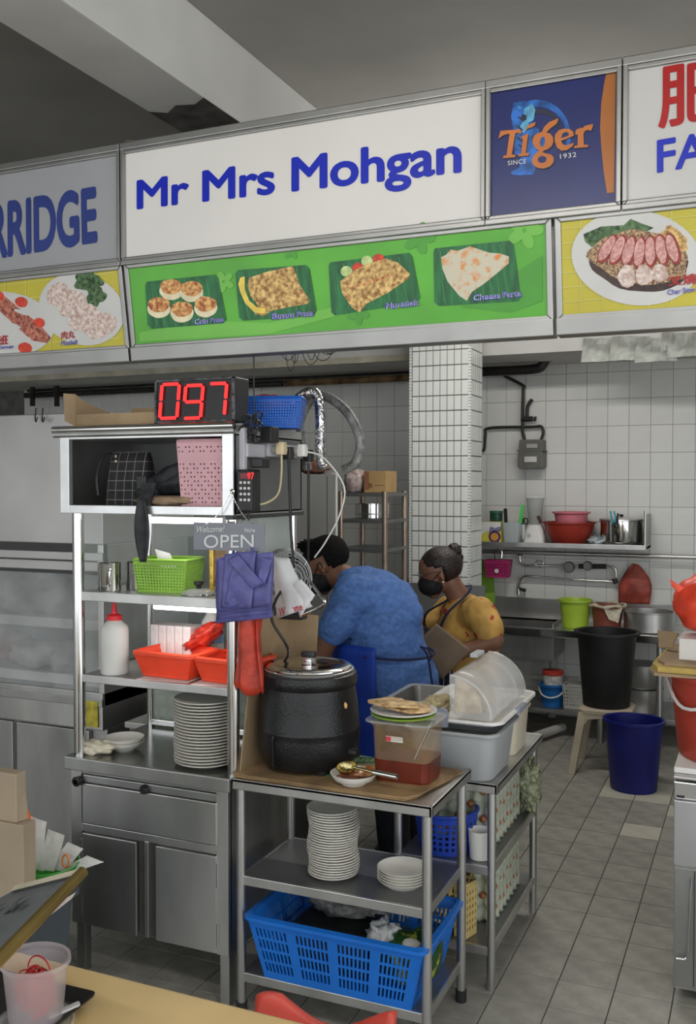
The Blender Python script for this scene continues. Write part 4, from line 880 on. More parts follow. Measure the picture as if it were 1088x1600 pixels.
# sambal container
cc = Vector((-1.047, 2.90, CZ)); 
t = thing('sauce_container', 'clear square plastic container half full of red sambal', 'container', cc, 0)
AMB = M('stained_clear_plastic', (.50, .34, .17), .18, 0, .3, 9, alpha=.28)
MB().loft([rr_ring(.176, .15, .03, 0), rr_ring(.182, .156, .03, .01), rr_ring(.194, .168, .03, .18), rr_ring(.206, .18, .03, .182), rr_ring(.206, .18, .03, .192), rr_ring(.196, .17, .03, .19)], False).build('tub', AMB, t, smooth=True)
MB().loft([rr_ring(.1765, .1505, .03, .002), rr_ring(.1832, .1572, .03, .0105), rr_ring(.1878, .1618, .03, .074)]).build('sambal', M('sambal', (.12, .018, .008), .3, 0, .25, 14), t)
MB().tube([(.08, .0, .19), (.045, -.03, .10), (.02, -.05, .03)], .005, 6).build('spoon', DARKSTEEL, t)
MB().box(-.045, .012, -.0825, -.0815, .135, .152).build('sticker', WHITEP, t); MB().box(-.045, -.028, -.0832, -.0822, .136, .150).build('sticker_mark', M('red_sticker', (.6, .05, .06), .5), t)
o = MB().prism(rrect(-1.165, -.94, 2.80, 3.0, .03), 'z', CZ + .193, CZ + .199).one('container_lid', CLEAR, 'clear square lid under the green plate', 'lid', (-1.05, 2.9, CZ + .193))
LIMEPL = M('lime_melamine', (.30, .50, .05), .35, 0, .05, 8)
plate_mesh(.105, .014).build('serving_plate', LIMEPL, None, loc=(-1.058, 2.885, CZ + .2), smooth=True); tag(C.objects[-1], 'lime green plate under the plate of flatbread', 'plate')
plate_mesh(.108, .016).build('serving_plate', PORC, None, loc=(-1.055, 2.88, CZ + .212), smooth=True); tag(C.objects[-1], 'cream plate carrying two flatbreads on the sambal container', 'plate')
BREAD = M('griddled_flatbread', (.50, .26, .09), .7, 0, .5, 26, .4, 30, col2=(.74, .52, .26), lo=.3, hi=.6)
def bread(label, cx, cy, z, rx, ry, rot, seed, grp='flatbreads on the plate', tilt_=0.):
    q = MB(); rs = random.Random(seed)
    def fn(u, v):
        a = 2 * PI * u; w = 1 + .10 * math.sin(3 * a + seed) + .07 * math.sin(5 * a + seed * 2); r_ = v * w
        x, y = rx * r_ * math.cos(a), ry * r_ * math.sin(a)
        p = Vector((x * math.cos(rot) - y * math.sin(rot), x * math.sin(rot) + y * math.cos(rot), 0))
        p.z = .006 * mnoise.noise(Vector((p.x * 30, p.y * 30, seed))) + .004 * (1 - v) + p.x * tilt_
        return p
    q.grid(fn, 36, 8, True); o = q.build('flatbread', BREAD, None, loc=(cx, cy, z), solid=.006, smooth=2); tag(o, label, 'bread', grp); return o
bread('golden flatbread lying on top of another on the cream plate', -1.085, 2.87, CZ + .246, .088, .055, -.1, 2)
bread('pale flatbread half hidden under the golden one', -1.03, 2.875, CZ + .234, .07, .06, .3, 5)
# plates on the middle shelf
MZ = .4625
P2 = plate_mesh(.084, .015); p0 = P2.build('small_plate', PORC, None, loc=(-1.29, 2.85, MZ), smooth=True); tag(p0, 'lowest cream plate of the tall stack under the work table', 'plate', 'plate stack under the work table')
N2 = 26
for k in range(1, N2):
    o = dup(p0, (-1.29 + .004 * math.sin(k * .45) + random.uniform(-.001, .001), 2.85 + random.uniform(-.0015, .0015), MZ + k * .0084), label='cream plate inside the tall stack under the work table')
    if k == N2 - 1: o['label'] = 'topmost cream plate of the tall stack under the work table'
b0 = bowl_mesh(.082, .026, .62).build('shallow_bowl', PORC, None, loc=(-1.05, 2.86, MZ), smooth=True); tag(b0, 'lowest shallow bowl of the low stack beside the plates', 'bowl', 'low bowl stack under the work table')
for k in range(1, 5): dup(b0, (-1.05, 2.86, MZ + k * .0088), label='topmost shallow bowl of the low stack beside the plates' if k == 4 else 'shallow bowl inside the low stack beside the plates')
# big blue basket with its load
BZ = .1405
t = basket('laundry_basket', 'large bright blue slotted basket on the bottom shelf of the work table', (-1.225, 2.885, BZ), 0, .60, .385, .205, .84, M('bright_blue_plastic', (.012, .16, .62), .38, 0, .08, 7), 40, 24, 4, .55, .78, .14, .10, rimw=.03,
           skip=lambda i, j: i % 10 in (0, 9) or i >= 38, th=.004)
DARKBAG = M('dark_bag', (.02, .022, .024), .5, 0, .4, 12, .3, 30)
MB().box(-.14, .14, -.10, .10, 0, .13).build('carton', DARKBAG, None, loc=(-1.30, 2.91, BZ + .008), bevel=.01); tag(C.objects[-1], 'black carton lying in the large blue basket', 'carton')
blob((-1.30, 2.97, BZ + .17), (.13, .05, .035), .4, 3, 26, 16, 2.).one('plastic_bag', M('smoky_clear_film', (.22, .22, .21), .3, 0, .6, 25, .4, 40), 'smoky clear plastic film heaped in the large blue basket', 'bag', (-1.30, 2.95, BZ + .14), smooth=2)
blob((-1.10, 2.83, BZ + .155), (.055, .05, .05), .5, 3, 26, 16, 6.).one('plastic_bag', M('white_crumpled_film', (.58, .60, .60), .35, 0, .5, 25, .4, 40), 'crumpled white plastic bag in the large blue basket', 'bag', (-1.10, 2.84, BZ + .1), smooth=2)
GRNPACK = M('green_snack_pack', (.03, .12, .03), .3, 0, .5, 16, .3, 25, col2=(.40, .42, .06), lo=.55, hi=.62)
for k, (x, y, lab) in enumerate(((-1.04, 2.84, 'dark green packet with yellow stripes beside the white bag'), (-.985, 2.89, 'dark green packet leaning on the end of the blue basket'))):
    blob((x, y, BZ + .10), (.075 - .02 * k, .09, .085), .12, 2, 26, 16, 3. + k).one('snack_packet', GRNPACK, lab, 'packet', (x, y, BZ + .03), smooth=2)
blob((-1.0, 2.80, BZ + .168), (.03, .025, .012), .1, 2, 14, 8, 1.).one('price_label', PAPER, 'small white label stuck on a green packet', 'label', (-1.0, 2.80, BZ + .15))
# ------------------------------------------------ second work table with tub, roll-top tray, eggs
T2 = .725
t = thing('steel_work_table', 'stainless steel side table stacked with egg trays below the roll-top tray', 'table', (-1.02, 3.52, 0))
ax0, ax1, ay0, ay1 = -1.215, -.82, 3.165, 3.89
MB().box(ax0, ax1, ay0, ay1, T2 - .008, T2).W('table_top', STEEL, t)
for b in ((ax0, ax1, ay0, ay0 + .012), (ax0, ax1, ay1 - .012, ay1), (ax0, ax0 + .012, ay0, ay1), (ax1 - .012, ax1, ay0, ay1)): MB().box(*b, T2 - .034, T2 + .001).W('edge_lip', STEEL, t, bevel=.003)
for x in (-1.19, -.848):
    for y in (3.195, 3.85): MB().cyl((x, y, 0), (x, y, T2 - .01), .0155, n=16).W('leg', STEEL, t, smooth=True)
for z in (.43, .15):
    MB().box(ax0 + .03, ax1 - .03, ay0 + .03, ay1 - .03, z - .006, z).W('shelf', DARKSTEEL, t)
    for b in ((ax0 + .02, ax1 - .02, ay0 + .018, ay0 + .03), (ax1 - .03, ax1 - .02, ay0 + .03, ay1 - .02)): MB().box(*b, z - .03, z + .001).W('shelf_lip', STEEL, t, bevel=.002)
# grey tub
t = thing('storage_tub', 'large milky grey plastic tub on the front of the side table', 'tub', (-.985, 3.31, T2 + .001))
MB().loft([rr_ring(.27, .27, .05, 0), rr_ring(.285, .285, .05, .01), rr_ring(.315, .325, .05, .16), rr_ring(.345, .355, .05, .164), rr_ring(.345, .355, .05, .172), rr_ring(.312, .322, .05, .170), rr_ring(.28, .28, .05, .014)], False).build('tub_body', M('grey_tub_plastic', (.40, .42, .43), .45, 0, .06, 6, alpha=.93), t, smooth=True)
MB().loft([rr_ring(.278, .278, .05, .012), rr_ring(.29, .29, .05, .10)]).build('contents', M('tub_contents', (.42, .43, .42), .7, 0, .1, 9), t)
CREAMC = M('cream_container', (.62, .57, .44), .5, 0, .05, 8)
MB().loft([rr_ring(.20, .22, .04, 0), rr_ring(.22, .24, .04, .15), rr_ring(.235, .255, .04, .152), rr_ring(.235, .255, .04, .162)]).build('storage_tub', CREAMC, None, loc=(-.95, 3.63, T2 + .001), smooth=True); tag(C.objects[-1], 'cream plastic tub behind the milky grey tub', 'tub')
# roll-top tray
RZ = T2 + .175; t = thing('rolltop_tray', 'white food tray with a clear roll-top cover', 'tray', (-.995, 3.48, RZ))
w, d = .36, .58
MB().loft([rr_ring(w - .10, d - .10, .03, 0), rr_ring(w - .03, d - .03, .04, .014), rr_ring(w, d, .05, .018), rr_ring(w, d, .05, .028), rr_ring(w - .03, d - .03, .04, .026), rr_ring(w - .06, d - .06, .03, .006)]).build('tray', WHITEP, t, smooth=True)
r0 = .148; cx = -.012; y0, y1 = -.26, .255; nA = 16
arc = [(cx + r0 * math.sin(a), .026 + r0 * math.cos(a)) for a in [PI / 2 * k / nA for k in range(nA + 1)]]
COVER = M('scuffed_clear_cover', (.75, .75, .73), .22, 0, .10, 8, alpha=.42, spec=.6)
MB().grid(lambda u, v: (arc[round(u * nA)][0], y0 + (y1 - y0) * v, arc[round(u * nA)][1]), nA, 4).build('cover', COVER, t, solid=.003, smooth=2)
for yy in (y0, y1): MB().prism([(cx, .026)] + [(x, z) for x, z in arc], 'y', yy - .0015, yy + .0015).build('cover_end', CLEAR, t)
for yy in (y0, y1): MB().tube([(x, yy, z) for x, z in arc], .005, 8).build('cover_rim', CLEAR, t, smooth=True)
for yy in (y0 + .03,): MB().tube([(x * .96, yy, z * .97) for x, z in arc], .003, 6).build('cover_rib', CLEAR, t, smooth=True)
CLIP = M('grey_clip', (.24, .26, .32), .5)
MB().prism([(-.03 + .022 * math.cos(a), .045 + .022 * math.sin(a)) for a in [PI * k / 10 for k in range(11)]] + [(-.052, 0), (-.008, 0)], 'y', -.305, -.285).build('clip', CLIP, t, bevel=.002)
MB().box(-.03, .0, .05, .15, .185, .20).build('clip', M('pale_clip', (.50, .52, .55), .5), t, bevel=.003); MB().box(.172, .19, -.06, .05, .012, .034).build('clip', CLIP, t, bevel=.003)
PAT = M('stacked_bread', (.60, .36, .14), .7, 0, .35, 22, .4, 30, col2=(.76, .60, .34))
for k in range(4):
    q = MB().grid(lambda u, v: Vector((cx + .006 + v * .095 * math.sin(u * PI / 2 * 1.05), -.22 + .06 * k + .10 * u * .2 + .012 * mnoise.noise(Vector((u * 4, v * 4, k * 3.))), .032 + v * .13 * math.cos(u * PI / 2 * 1.0) + .004 * math.sin(9 * u + k))), 14, 8)
    o = q.build('flatbread', PAT, None, loc=(-.995, 3.48, RZ), solid=.012, smooth=2); tag(o, ['folded flatbread leaning at the front end inside the clear cover', 'folded flatbread second from the front end inside the clear cover', 'folded flatbread third from the front end inside the clear cover', 'folded flatbread deepest inside the clear cover'][k], 'bread', 'flatbreads under the roll-top cover')
SHRED = M('shredded_filling', (.50, .42, .24), .8, 0, .3, 40, .5, 60)
blob((-1.105, 3.36, RZ + .03), (.05, .13, .03), .35, 4, 26, 16).one('dough_heap', SHRED, 'heap of pale dough scraps beside the clear cover', 'dough', (-1.105, 3.36, RZ + .008), smooth=2)
# gastronorm pan
t = thing('steel_pan', 'rectangular stainless steel food pan beside the roll-top tray', 'pan', (-1.215, 3.60, T2 + .09)); hh = .10
MB().loft([rr_ring(.20, .26, .03, 0), rr_ring(.215, .275, .03, .01), rr_ring(.225, .285, .035, hh - .004), rr_ring(.26, .32, .035, hh), rr_ring(.262, .322, .035, hh - .003), rr_ring(.26, .32, .03, hh + .002), rr_ring(.222, .282, .035, hh), rr_ring(.21, .27, .03, .014), rr_ring(.19, .25, .02, .006)]).build('pan', STEEL, t, smooth=True)
MB().box(-1.205, -1.14, 3.48, 3.72, T2 + .001, T2 + .0895).one('steel_box', STEEL_D, 'steel block under the rectangular food pan', 'box', (-1.17, 3.6, T2), bevel=.004)
# egg trays
EGGT = M('grey_green_pulp', (.40, .43, .34), .9, 0, .12, 12, .25, 90); EGG = M('brown_egg', (.33, .12, .055), .5, 0, .12, 10)
def egg_tray(n=5, m=5, p=.047):
    q = MB()
    def fn(u, v):
        x, z = u * n, v * m
        h = .014 * math.sin(PI * x) ** 2 * math.sin(PI * z) ** 2 - .012 * (math.cos(PI * x) ** 2 * math.cos(PI * z) ** 2)
        return (x * p - n * p / 2, -h * 1.6, z * p + .004 * math.sin(PI * x * 2))
    return q.grid(fn, n * 4, m * 4)
et = egg_tray().build('egg_tray', EGGT, None, solid=.003, smooth=2)
eg = MB().lathe([(.001, -.027), (.012, -.023), (.0195, -.01), (.0205, .002), (.017, .016), (.009, .026), (.001, .029)], n=14).build('egg', EGG, None, smooth=True)
first = True
for lev, z, labs in ((0, .4315, 'upright egg tray in the stack on the upper shelf of the side table'), (1, .1515, 'upright egg tray in the stack on the lower shelf of the side table')):
    for k in range(8):
        loc = (-.995, 3.36 + k * .052 + lev * .0, z)
        o = et if first else dup(et, loc); first = False
        o.location = loc; o.rotation_euler = (random.uniform(-.03, .03), 0, 0); sc = 1.0; o.scale = (1, 1, 1.06)
        tag(o, labs if k else labs.replace('upright egg tray in', 'foremost upright egg tray of'), 'egg tray', 'egg trays on the side table')
ef = True; rs = random.Random(4)
def add_egg(loc, label, grp, rot=(0, 0, 0), s=1.):
    global ef
    o = eg if ef else eg.copy()
    if not ef: C.objects.link(o)
    ef = False; o.location = loc; o.rotation_euler = rot; o.scale = (s, s, s); tag(o, label, 'egg', grp)
for z0, nm in ((.4315, 'upper'), (.1515, 'lower')):
    for i in range(1, 5):
        for j in range(1, 5):
            if (i + j) % 2 == 0 or (j == 4 and i < 3): add_egg((-.995 - .1175 + i * .047, 3.372, z0 + j * .05 + .0), 'brown egg showing through the foremost egg tray on the %s shelf' % nm, 'eggs in the upright trays', (PI / 2, 0, 0), .8)
for z0, nm in ((.4315, 'upper'), (.1515, 'lower')):
    for k in range(7):
        for j in range(3): add_egg((-.896, 3.386 + k * .052, z0 + .055 + j * .075 + .012 * (k % 2)), 'brown egg peeping out between the tray edges on the %s shelf' % nm, 'eggs between the tray edges', (0, PI / 2, 0), .72)
for k in range(6):
    for j in range(1):
        add_egg((-.91 + .012 * (k % 2), 3.39 + k * .05, .1515 + .265), 'bare brown egg lying on top of the lower egg trays', 'eggs on top of the lower trays', (.3, .5, 0))
# egg trays standing behind the display cabinet on the griddle counter
t = thing('griddle_counter', 'dark steel griddle counter behind the display cabinet', 'counter', (-2.1, 3.75, 0))
MB().box(-2.40, -1.86, 3.26, 4.10, .03, .738).W('carcass', DARKSTEEL, t); MB().box(-2.42, -1.84, 3.25, 4.12, .738, .763).W('top_plate', STEEL_D, t, bevel=.003); MB().box(-2.36, -1.88, 3.62, 4.08, .763, .78).W('griddle_plate', BLK, t, bevel=.004)
for k in range(2): tag(dup(et, (-2.225 + k * .245, 3.33, .7645)), ('egg tray standing behind the cabinet glass next to the fridge', 'egg tray standing behind the cabinet glass next to the plate stack')[k], 'egg tray', 'egg trays behind the cabinet glass')
for i in range(1, 10): add_egg((-2.225 - .1175 + i * .048, 3.335, .7645 + .15 + .05 * (i % 2)), 'brown egg showing through the tray behind the cabinet glass', 'eggs behind the cabinet glass', (PI / 2, 0, 0), .8)
# blue basket, white cup and yellow baskets on the side table shelves
DB = M('deep_blue_plastic', (.02, .06, .42), .4, 0, .1, 7)
def round_basket(name, label, loc, R, h, mat, tp=.8, n=28, rows=5, sx=1.):
    t = thing(name, label, 'basket', loc); q = MB()
    for j in range(n):
        a0, a1 = 2 * PI * j / n, 2 * PI * (j + 1) / n
        def P(a, v): r_ = R * (tp + (1 - tp) * v); return (r_ * sx * math.cos(a), r_ * math.sin(a), h * v)
        lattice(q, P(a0, 0), P(a1, 0), P(a0, 1), P(a1, 1), 1, rows, .5, .6, .16, .1)
    q.build('wall', mat, t, solid=.003); MB().lathe([(.001, .002), (R * tp, .002)], n=n, sx=sx).build('bottom', mat, t, solid=.003)
    p = [(R * sx * math.cos(a), R * math.sin(a), h) for a in [2 * PI * j / n for j in range(n + 1)]]; MB().tube(p, .007, 6).build('rim', mat, t, smooth=True); return t
round_basket('plastic_basket', 'round blue plastic basket with oval holes on the side table shelf', (-1.045, 3.30, .4315), .115, .145, DB, .82)
MB().lathe([(.001, 0), (.036, 0), (.042, .10), (.04, .10), (.034, .004), (.001, .003)], n=22).build('plastic_cup', WHITEP, None, loc=(-.905, 3.255, .4315), smooth=True); tag(C.objects[-1], 'white plastic cup beside the round blue basket', 'cup')
YEL = M('pale_yellow_plastic', (.66, .50, .20), .5, 0, .08, 8)
b1 = basket('plastic_basket', 'pale yellow plastic basket leaning on its side under the side table', (-1.06, 3.27, .16), .2, .14, .12, .17, .9, YEL, 8, 6, 5, .5, .6, .15, .1)
b1.rotation_euler = (0, .25, .2); b1.location.z = .19
b2 = basket('plastic_basket', 'pale yellow plastic basket turned toward the egg trays', (-.955, 3.245, .152), -.3, .05, .07, .19, .95, YEL, 4, 4, 6, .4, .5, .1, .1)
q = MB(); rs = random.Random(2)
blob((-.855, 3.80, .535), (.045, .04, .10), .6, 5, 26, 20, 3.).one('net_bag', M('pale_green_net', (.34, .37, .24), .8, 0, .5, 60, .5, 90), 'pale green net bag heaped at the back of the side table shelf', 'bag', (-.855, 3.80, .432), smooth=2)

# ------------------------------------------------ tall fridge, shelf rack at the back left
t = thing('steel_fridge', 'tall grey steel refrigerator standing behind the cupboard', 'fridge', (-2.75, 4.6, 0))
FR = M('grey_fridge_panel', (.22, .225, .22), .35, .6, .08, 2, .04, 4)
MB().box(-3.25, -2.27, 4.15, 5.05, .06, 1.80).W('fridge_body', FR, t, bevel=.006); MB().box(-2.272, -2.268, 4.93, 4.934, .1, 1.79).W('panel_seam', BLK, t); MB().box(-2.30, -2.262, 5.045, 5.06, .1, 1.81).W('edge_trim', WHITEP, t, bevel=.002)
for x in (-3.15, -2.35):
    for y in (4.25, 4.95): MB().cyl((x, y, 0), (x, y, .06), .02, n=10).W('foot', BLACKP, t)
blob((-2.36, 4.95, 1.842), (.09, .06, .042), .3, 3, 20, 14).one('wrapped_bundle', M('brown_red_bundle', (.22, .09, .06), .7, 0, .4, 14), 'brown and red bundle on top of the grey fridge', 'bundle', (-2.36, 4.95, 1.80), smooth=2)
t = thing('steel_rack', 'open steel shelf rack with rusty brown posts behind the man', 'rack', (-2.29, 5.6, 0)); RP = M('brownish_post', (.42, .33, .26), .35, .8, .15, 5)
for x in (-2.435, -2.14):
    for y in (5.5, 5.85): MB().cyl((x, y, 0), (x, y, 1.70), .018, n=12).W('post', RP, t, smooth=True)
for z in (1.69, 1.525, 1.345, .9, .3): MB().box(-2.45, -2.125, 5.49, 5.87, z - .022, z).W('shelf', DARKSTEEL, t, bevel=.002)
OCH = M('ochre_carton', (.46, .30, .13), .8, 0, .08, 8)
t = thing('carton', 'ochre cardboard carton with faint brown print on the shelf rack', 'carton', (-2.20, 5.62, 1.691)); MB().box(-.09, .055, -.09, .1, 0, .135).build('carton_body', OCH, t, bevel=.003); MB().box(-.092, -.058, -.0915, -.0895, .02, .132).build('printed_side', M('brown_print', (.30, .13, .07), .8), t)
ftext('lettering', Face((0, 5.528, 0), SN), 'R', M('brown_ink', (.25, .12, .05), .8), t, ORG, [(577, 762), (583, 762), (577, 755), (583, 755)], 0, .02); MB().box(-.02, .04, -.0915, -.0895, .045, .048).build('printed_line', M('brown_ink', (.25, .12, .05), .8), t)
blob((-2.375, 5.60, 1.76), (.07, .07, .075), .2, 3, 20, 14, 2., .7).one('plastic_bag', M('pink_white_pack', (.60, .42, .38), .5, 0, .4, 40, col2=(.70, .60, .56)), 'clear bag of pink and white stuff beside the carton', 'bag', (-2.375, 5.6, 1.692), smooth=2)
t = thing('cooking_pot', 'wide shiny steel pot on the middle of the shelf rack', 'pot', (-2.29, 5.66, 1.526)); MB().lathe([(.001, 0), (.105, 0), (.11, .005), (.11, .09), (.114, .092), (.114, .096), (.105, .095)], n=32).build('pot_body', CHROME, t, smooth=True); MB().lathe([(.111, .028), (.1135, .03), (.111, .034)], n=32).build('band', STEEL, t, smooth=True)
# back counter with splash behind the people
t = thing('steel_counter', 'grey steel stove counter with back splash behind the woman', 'counter', (-2.0, 5.75, 0))
MB().box(-2.10, -1.52, 5.35, 5.9, .03, .80).W('carcass', DARKSTEEL, t); MB().box(-2.12, -1.50, 5.33, 5.92, .8, .83).W('top_plate', STEEL_D, t); MB().box(-2.12, -1.62, 5.90, 5.92, .83, 1.10).W('back_splash', FR, t, bevel=.003)
t = thing('sink_bench', 'narrow steel bench along the tiled wall behind the shelf rack', 'bench', (-2.8, 6.9, 0)); MB().box(-3.6, -2.25, 6.6, 7.14, .82, .86).W('bench_top', STEEL_D, t, bevel=.003); MB().box(-3.6, -2.25, 7.12, 7.145, .86, 1.0).W('back_splash', STEEL_D, t)
for x in (-3.5, -2.35): MB().cyl((x, 6.65, 0), (x, 6.65, .82), .02, n=10).W('leg', STEEL, t)
# ------------------------------------------------ pipes
pz = onY(450, 599, 7.0).z
RUST = M('rusty_pipe', (.15, .075, .03), .7, .2, .6, 8, .4, 40, col2=(.30, .19, .09))
MB().cyl((-6.3, 7.0, pz), (-3.62, 7.0, pz), .026, n=14).one('overhead_pipe', IRON, 'black overhead pipe running along the wall toward the rusty one', 'pipe', (-4.3, 7.0, pz), smooth=True)
MB().cyl((-3.6, 7.0, pz), (-2.2, 7.0, pz), .026, n=14).one('overhead_pipe', RUST, 'rusty brown overhead pipe ending at the tiled column', 'pipe', (-2.9, 7.0, pz), smooth=True)
MB().cyl((-6.3, 7.03, pz + .045), (-2.2, 7.03, pz + .045), .012, n=8).one('thin_pipe', IRON, 'thin black pipe above the rusty overhead pipe', 'pipe', (-3.5, 7.03, pz + .04), smooth=True)
for k, px in enumerate((50, 88)):
    a = onY(px, 600, 6.9); MB().box(a.x - .018, a.x + .018, 6.89, 6.92, a.z - .2, 2.625).one('pipe_hanger', IRON, ('black drop bar holding the pipe next to the fridge top', 'second black drop bar along the overhead pipe')[k], 'bracket', (a.x, 6.9, 2.62))
dz = onY(790, 579, 6.95); e = onY(855, 560, 6.95)
MB().tube(bez([(-2.0, 6.95, dz.z), (e.x - .12, 6.95, dz.z), (e.x - .03, 6.95, dz.z + .03), (e.x, 6.95, dz.z + .12), (e.x, 6.95, 2.625)], 8), .036, 16).one('drain_pipe', IRON, 'fat black drain pipe turning up into the ceiling', 'pipe', (e.x, 6.95, 2.6), smooth=True)
MB().box(-6.2, -2.2, 6.425, 6.449, 2.62, 2.665).one('cable_trunking', M('yellowed_trunking', (.50, .46, .36), .7, 0, .2, 6), 'yellowed white trunking strip along the ceiling beam', 'trunking', (-3.6, 6.43, 2.62))
TORN = M('torn_foil', (.36, .37, .34), .6, .1, .35, 9, .3, 25)
for k, (px, py) in enumerate(((940, 548), (985, 545), (1025, 548), (1065, 540))):
    a = onY(px, py, 6.40); sheet(a + Vector((-.13, 0, -.07)), a + Vector((.13, .02, -.07)), a + Vector((-.12, .03, .09)), a + Vector((.12, .03, .08)), 12, 8, .02, 9, k * 2.).one('foil_duct_scrap', TORN, ('torn silver foil on the ceiling beam nearest the drain pipe', 'torn silver foil with a lighter corner on the beam', 'third torn silver foil along the beam', 'torn silver foil farthest from the drain pipe')[k], 'foil', tuple(a), 'foil scraps on the beam', solid=.003)
q = MB(); rs = random.Random(9); c = onY(480, 560, 2.86)
for k in range(9):
    x0 = c.x - .10 + .018 * k; w_ = rs.uniform(.03, .10); d_ = rs.uniform(.03, .10); q.tube([(x0 + w_ * .5 * (1 - math.cos(a)), 2.86 + .004 * k, 2.215 - d_ * math.sin(a)) for a in [i * PI / 12 for i in range(13)]], .0013, 5)
q.one('cable_loops', BLACKP, 'thin dark cable loops hanging behind the green menu panel', 'cable', tuple(c), smooth=True)['kind'] = 'stuff'
# ------------------------------------------------ tiled wall on the right: gas meter, shelf, sink
WY = 7.148
t = thing('gas_meter', 'dark grey gas meter on the tiled wall with two pipes', 'meter', tuple(onY(832, 733, 7.1)))
GM = M('meter_grey', (.14, .14, .125), .5, .3, .1, 9)
a, b = onY(813, 733, 7.08), onY(852, 687, 7.08)
zm = a.z + (b.z - a.z) * .62
MB().prism(rrect(a.x, b.x, a.z, zm, .025), 'y', 7.0, WY).W('lower_body', GM, t, bevel=.006); MB().prism(rrect(a.x + .004, b.x - .004, zm, b.z, .012), 'y', 7.02, WY).W('upper_body', GM, t, bevel=.005); MB().box(a.x - .004, b.x + .004, 6.996, WY, zm - .005, zm + .005).W('flange', GM, t)
cxm = (a.x + b.x) / 2; MB().box(cxm - .03, cxm + .05, 7.012, 7.019, zm + .02, zm + .05).W('dial_plate', M('meter_plate', (.40, .39, .37), .5), t); MB().box(cxm - .04, cxm + .05, 6.992, 6.999, a.z + .05, a.z + .09).W('label_plate', M('meter_label', (.60, .58, .54), .5), t)
def pipe(t, nm, pts, r, mat=IRON, n=10, y=7.1): MB().tube(bez([onY(p[0], p[1], y) for p in pts], 6), r, n).W(nm, mat, t, smooth=True)
pipe(t, 'inlet_pipe', [(820, 687), (817, 675), (817, 665), (817, 640), (818, 610), (817, 602), (788, 587)], .012)
pipe(t, 'outlet_pipe', [(846, 687), (849, 678), (849, 672), (845, 666), (830, 667), (765, 669), (759, 680), (757, 702), (752, 704)], .011)
pipe(t, 'valve_body', [(815, 655), (825, 655), (833, 654)], .02); pipe(t, 'valve_lever', [(824, 652), (825, 635), (832, 624)], .013); pipe(t, 'valve_tap', [(836, 655), (837, 651), (836, 658)], .01)
# wall shelf
sz = 1.312
t = thing('steel_shelf', 'steel wall shelf with thin black edge over the sink', 'shelf', (-1.35, 7.0, sz)); 
MB().box(-1.93, -.742, 6.83, WY, sz - .02, sz).W('shelf_board', STEEL_D, t, bevel=.002); MB().box(-1.93, -.742, 6.824, 6.834, sz - .022, sz + .012).W('shelf_lip', STEEL, t, bevel=.002)
MB().box(-.755, -.742, 6.90, WY, sz - .02, sz + .22).W('end_bracket', STEEL_D, t); MB().cyl((-.749, 6.84, sz), (-.749, 6.84, sz + .25), .008, n=8).W('end_rod', STEEL, t)
MB().cyl((-1.98, 7.06, 1.235), (.6, 7.06, 1.235), .015, n=12).one('wall_rail', STEEL, 'long steel rail running along the wall below the shelf', 'rail', (-.8, 7.06, 1.235), smooth=True)
SZ = sz + .0005
t = thing('margarine_tin', 'square yellow and white tin lettered Planta on the wall shelf', 'tin', (-1.845, 6.96, SZ)); YT = M('tin_yellow', (.68, .62, .08), .4, 0, .1, 8)
MB().box(-.075, .075, -.07, .07, 0, .155).build('tin_body', YT, t, bevel=.006); MB().prism([(-.075, .06), (-.0, .09), (.075, .10), (.075, .153), (-.075, .153)], 'y', -.0725, -.0705).build('white_band', WHITEP, t)
MB().lathe([(.001, 0), (.045, 0), (.045, .002)], n=20).xf(lambda v: (v.x + .03, -.072 - v.z, v.y + .045)).build('purple_roundel', M('tin_purple', (.10, .02, .16), .5), t); MB().lathe([(.001, 0), (.03, 0), (.03, .003)], n=20).xf(lambda v: (v.x + .03, -.0735 - v.z, v.y + .045)).build('roundel_centre', M('tin_orange', (.60, .30, .05), .5), t)
ftext('lettering', Face((0, 6.885, 0), SN), 'Planta', M('tin_blue', (.03, .03, .30), .5), t, ORG, [(765, 833), (783, 829), (766, 824), (784, 820)], 0, .02)
t = thing('glass_jar', 'dark green lidded jar on top of the yellow tin', 'jar', (-1.825, 6.97, SZ + .157)); MB().lathe([(.001, 0), (.045, 0), (.048, .01), (.048, .05), (.04, .058)], n=22).build('jar_body', M('green_jar', (.02, .07, .045), .2, 0, .2, 9), t, smooth=True); MB().lathe([(.05, .056), (.05, .075), (.001, .077)], n=22).build('jar_lid', M('green_lid', (.02, .12, .07), .4), t, smooth=True)
t = thing('utensil_holder', 'clear plastic holder with knives on the wall shelf', 'holder', (-1.70, 6.95, SZ)); MB().loft([rr_ring(.11, .09, .02, 0), rr_ring(.135, .11, .02, .15), rr_ring(.128, .104, .02, .15), rr_ring(.10, .08, .02, .006)]).build('holder_body', M('frosted_clear', (.60, .66, .68), .3, 0, .05, 7, alpha=.5), t, smooth=True)
for x, mm, tl, lab, lean in ((-1.74, BLACKP, .24, 'black handled knife standing in the clear holder', -.02), (-1.655, M('green_handle', (.10, .62, .12), .4), .27, 'bright green handled knife standing in the clear holder', .05)):
    t = thing('kitchen_knife', lab, 'knife', (x, 6.95, SZ + .012)); MB().box(-.012, .012, -.001, .001, 0, .15).build('knife_blade', CHROME, t); MB().prism(rrect(-.012, .012, .13, tl, .008), 'y', -.008, .008).build('knife_handle', mm, t); t.rotation_euler = (0, lean * 2.5, 0)
t = thing('scissors', 'black handled scissors in the holder beside the blender', 'scissors', (-1.615, 6.95, SZ + .10))
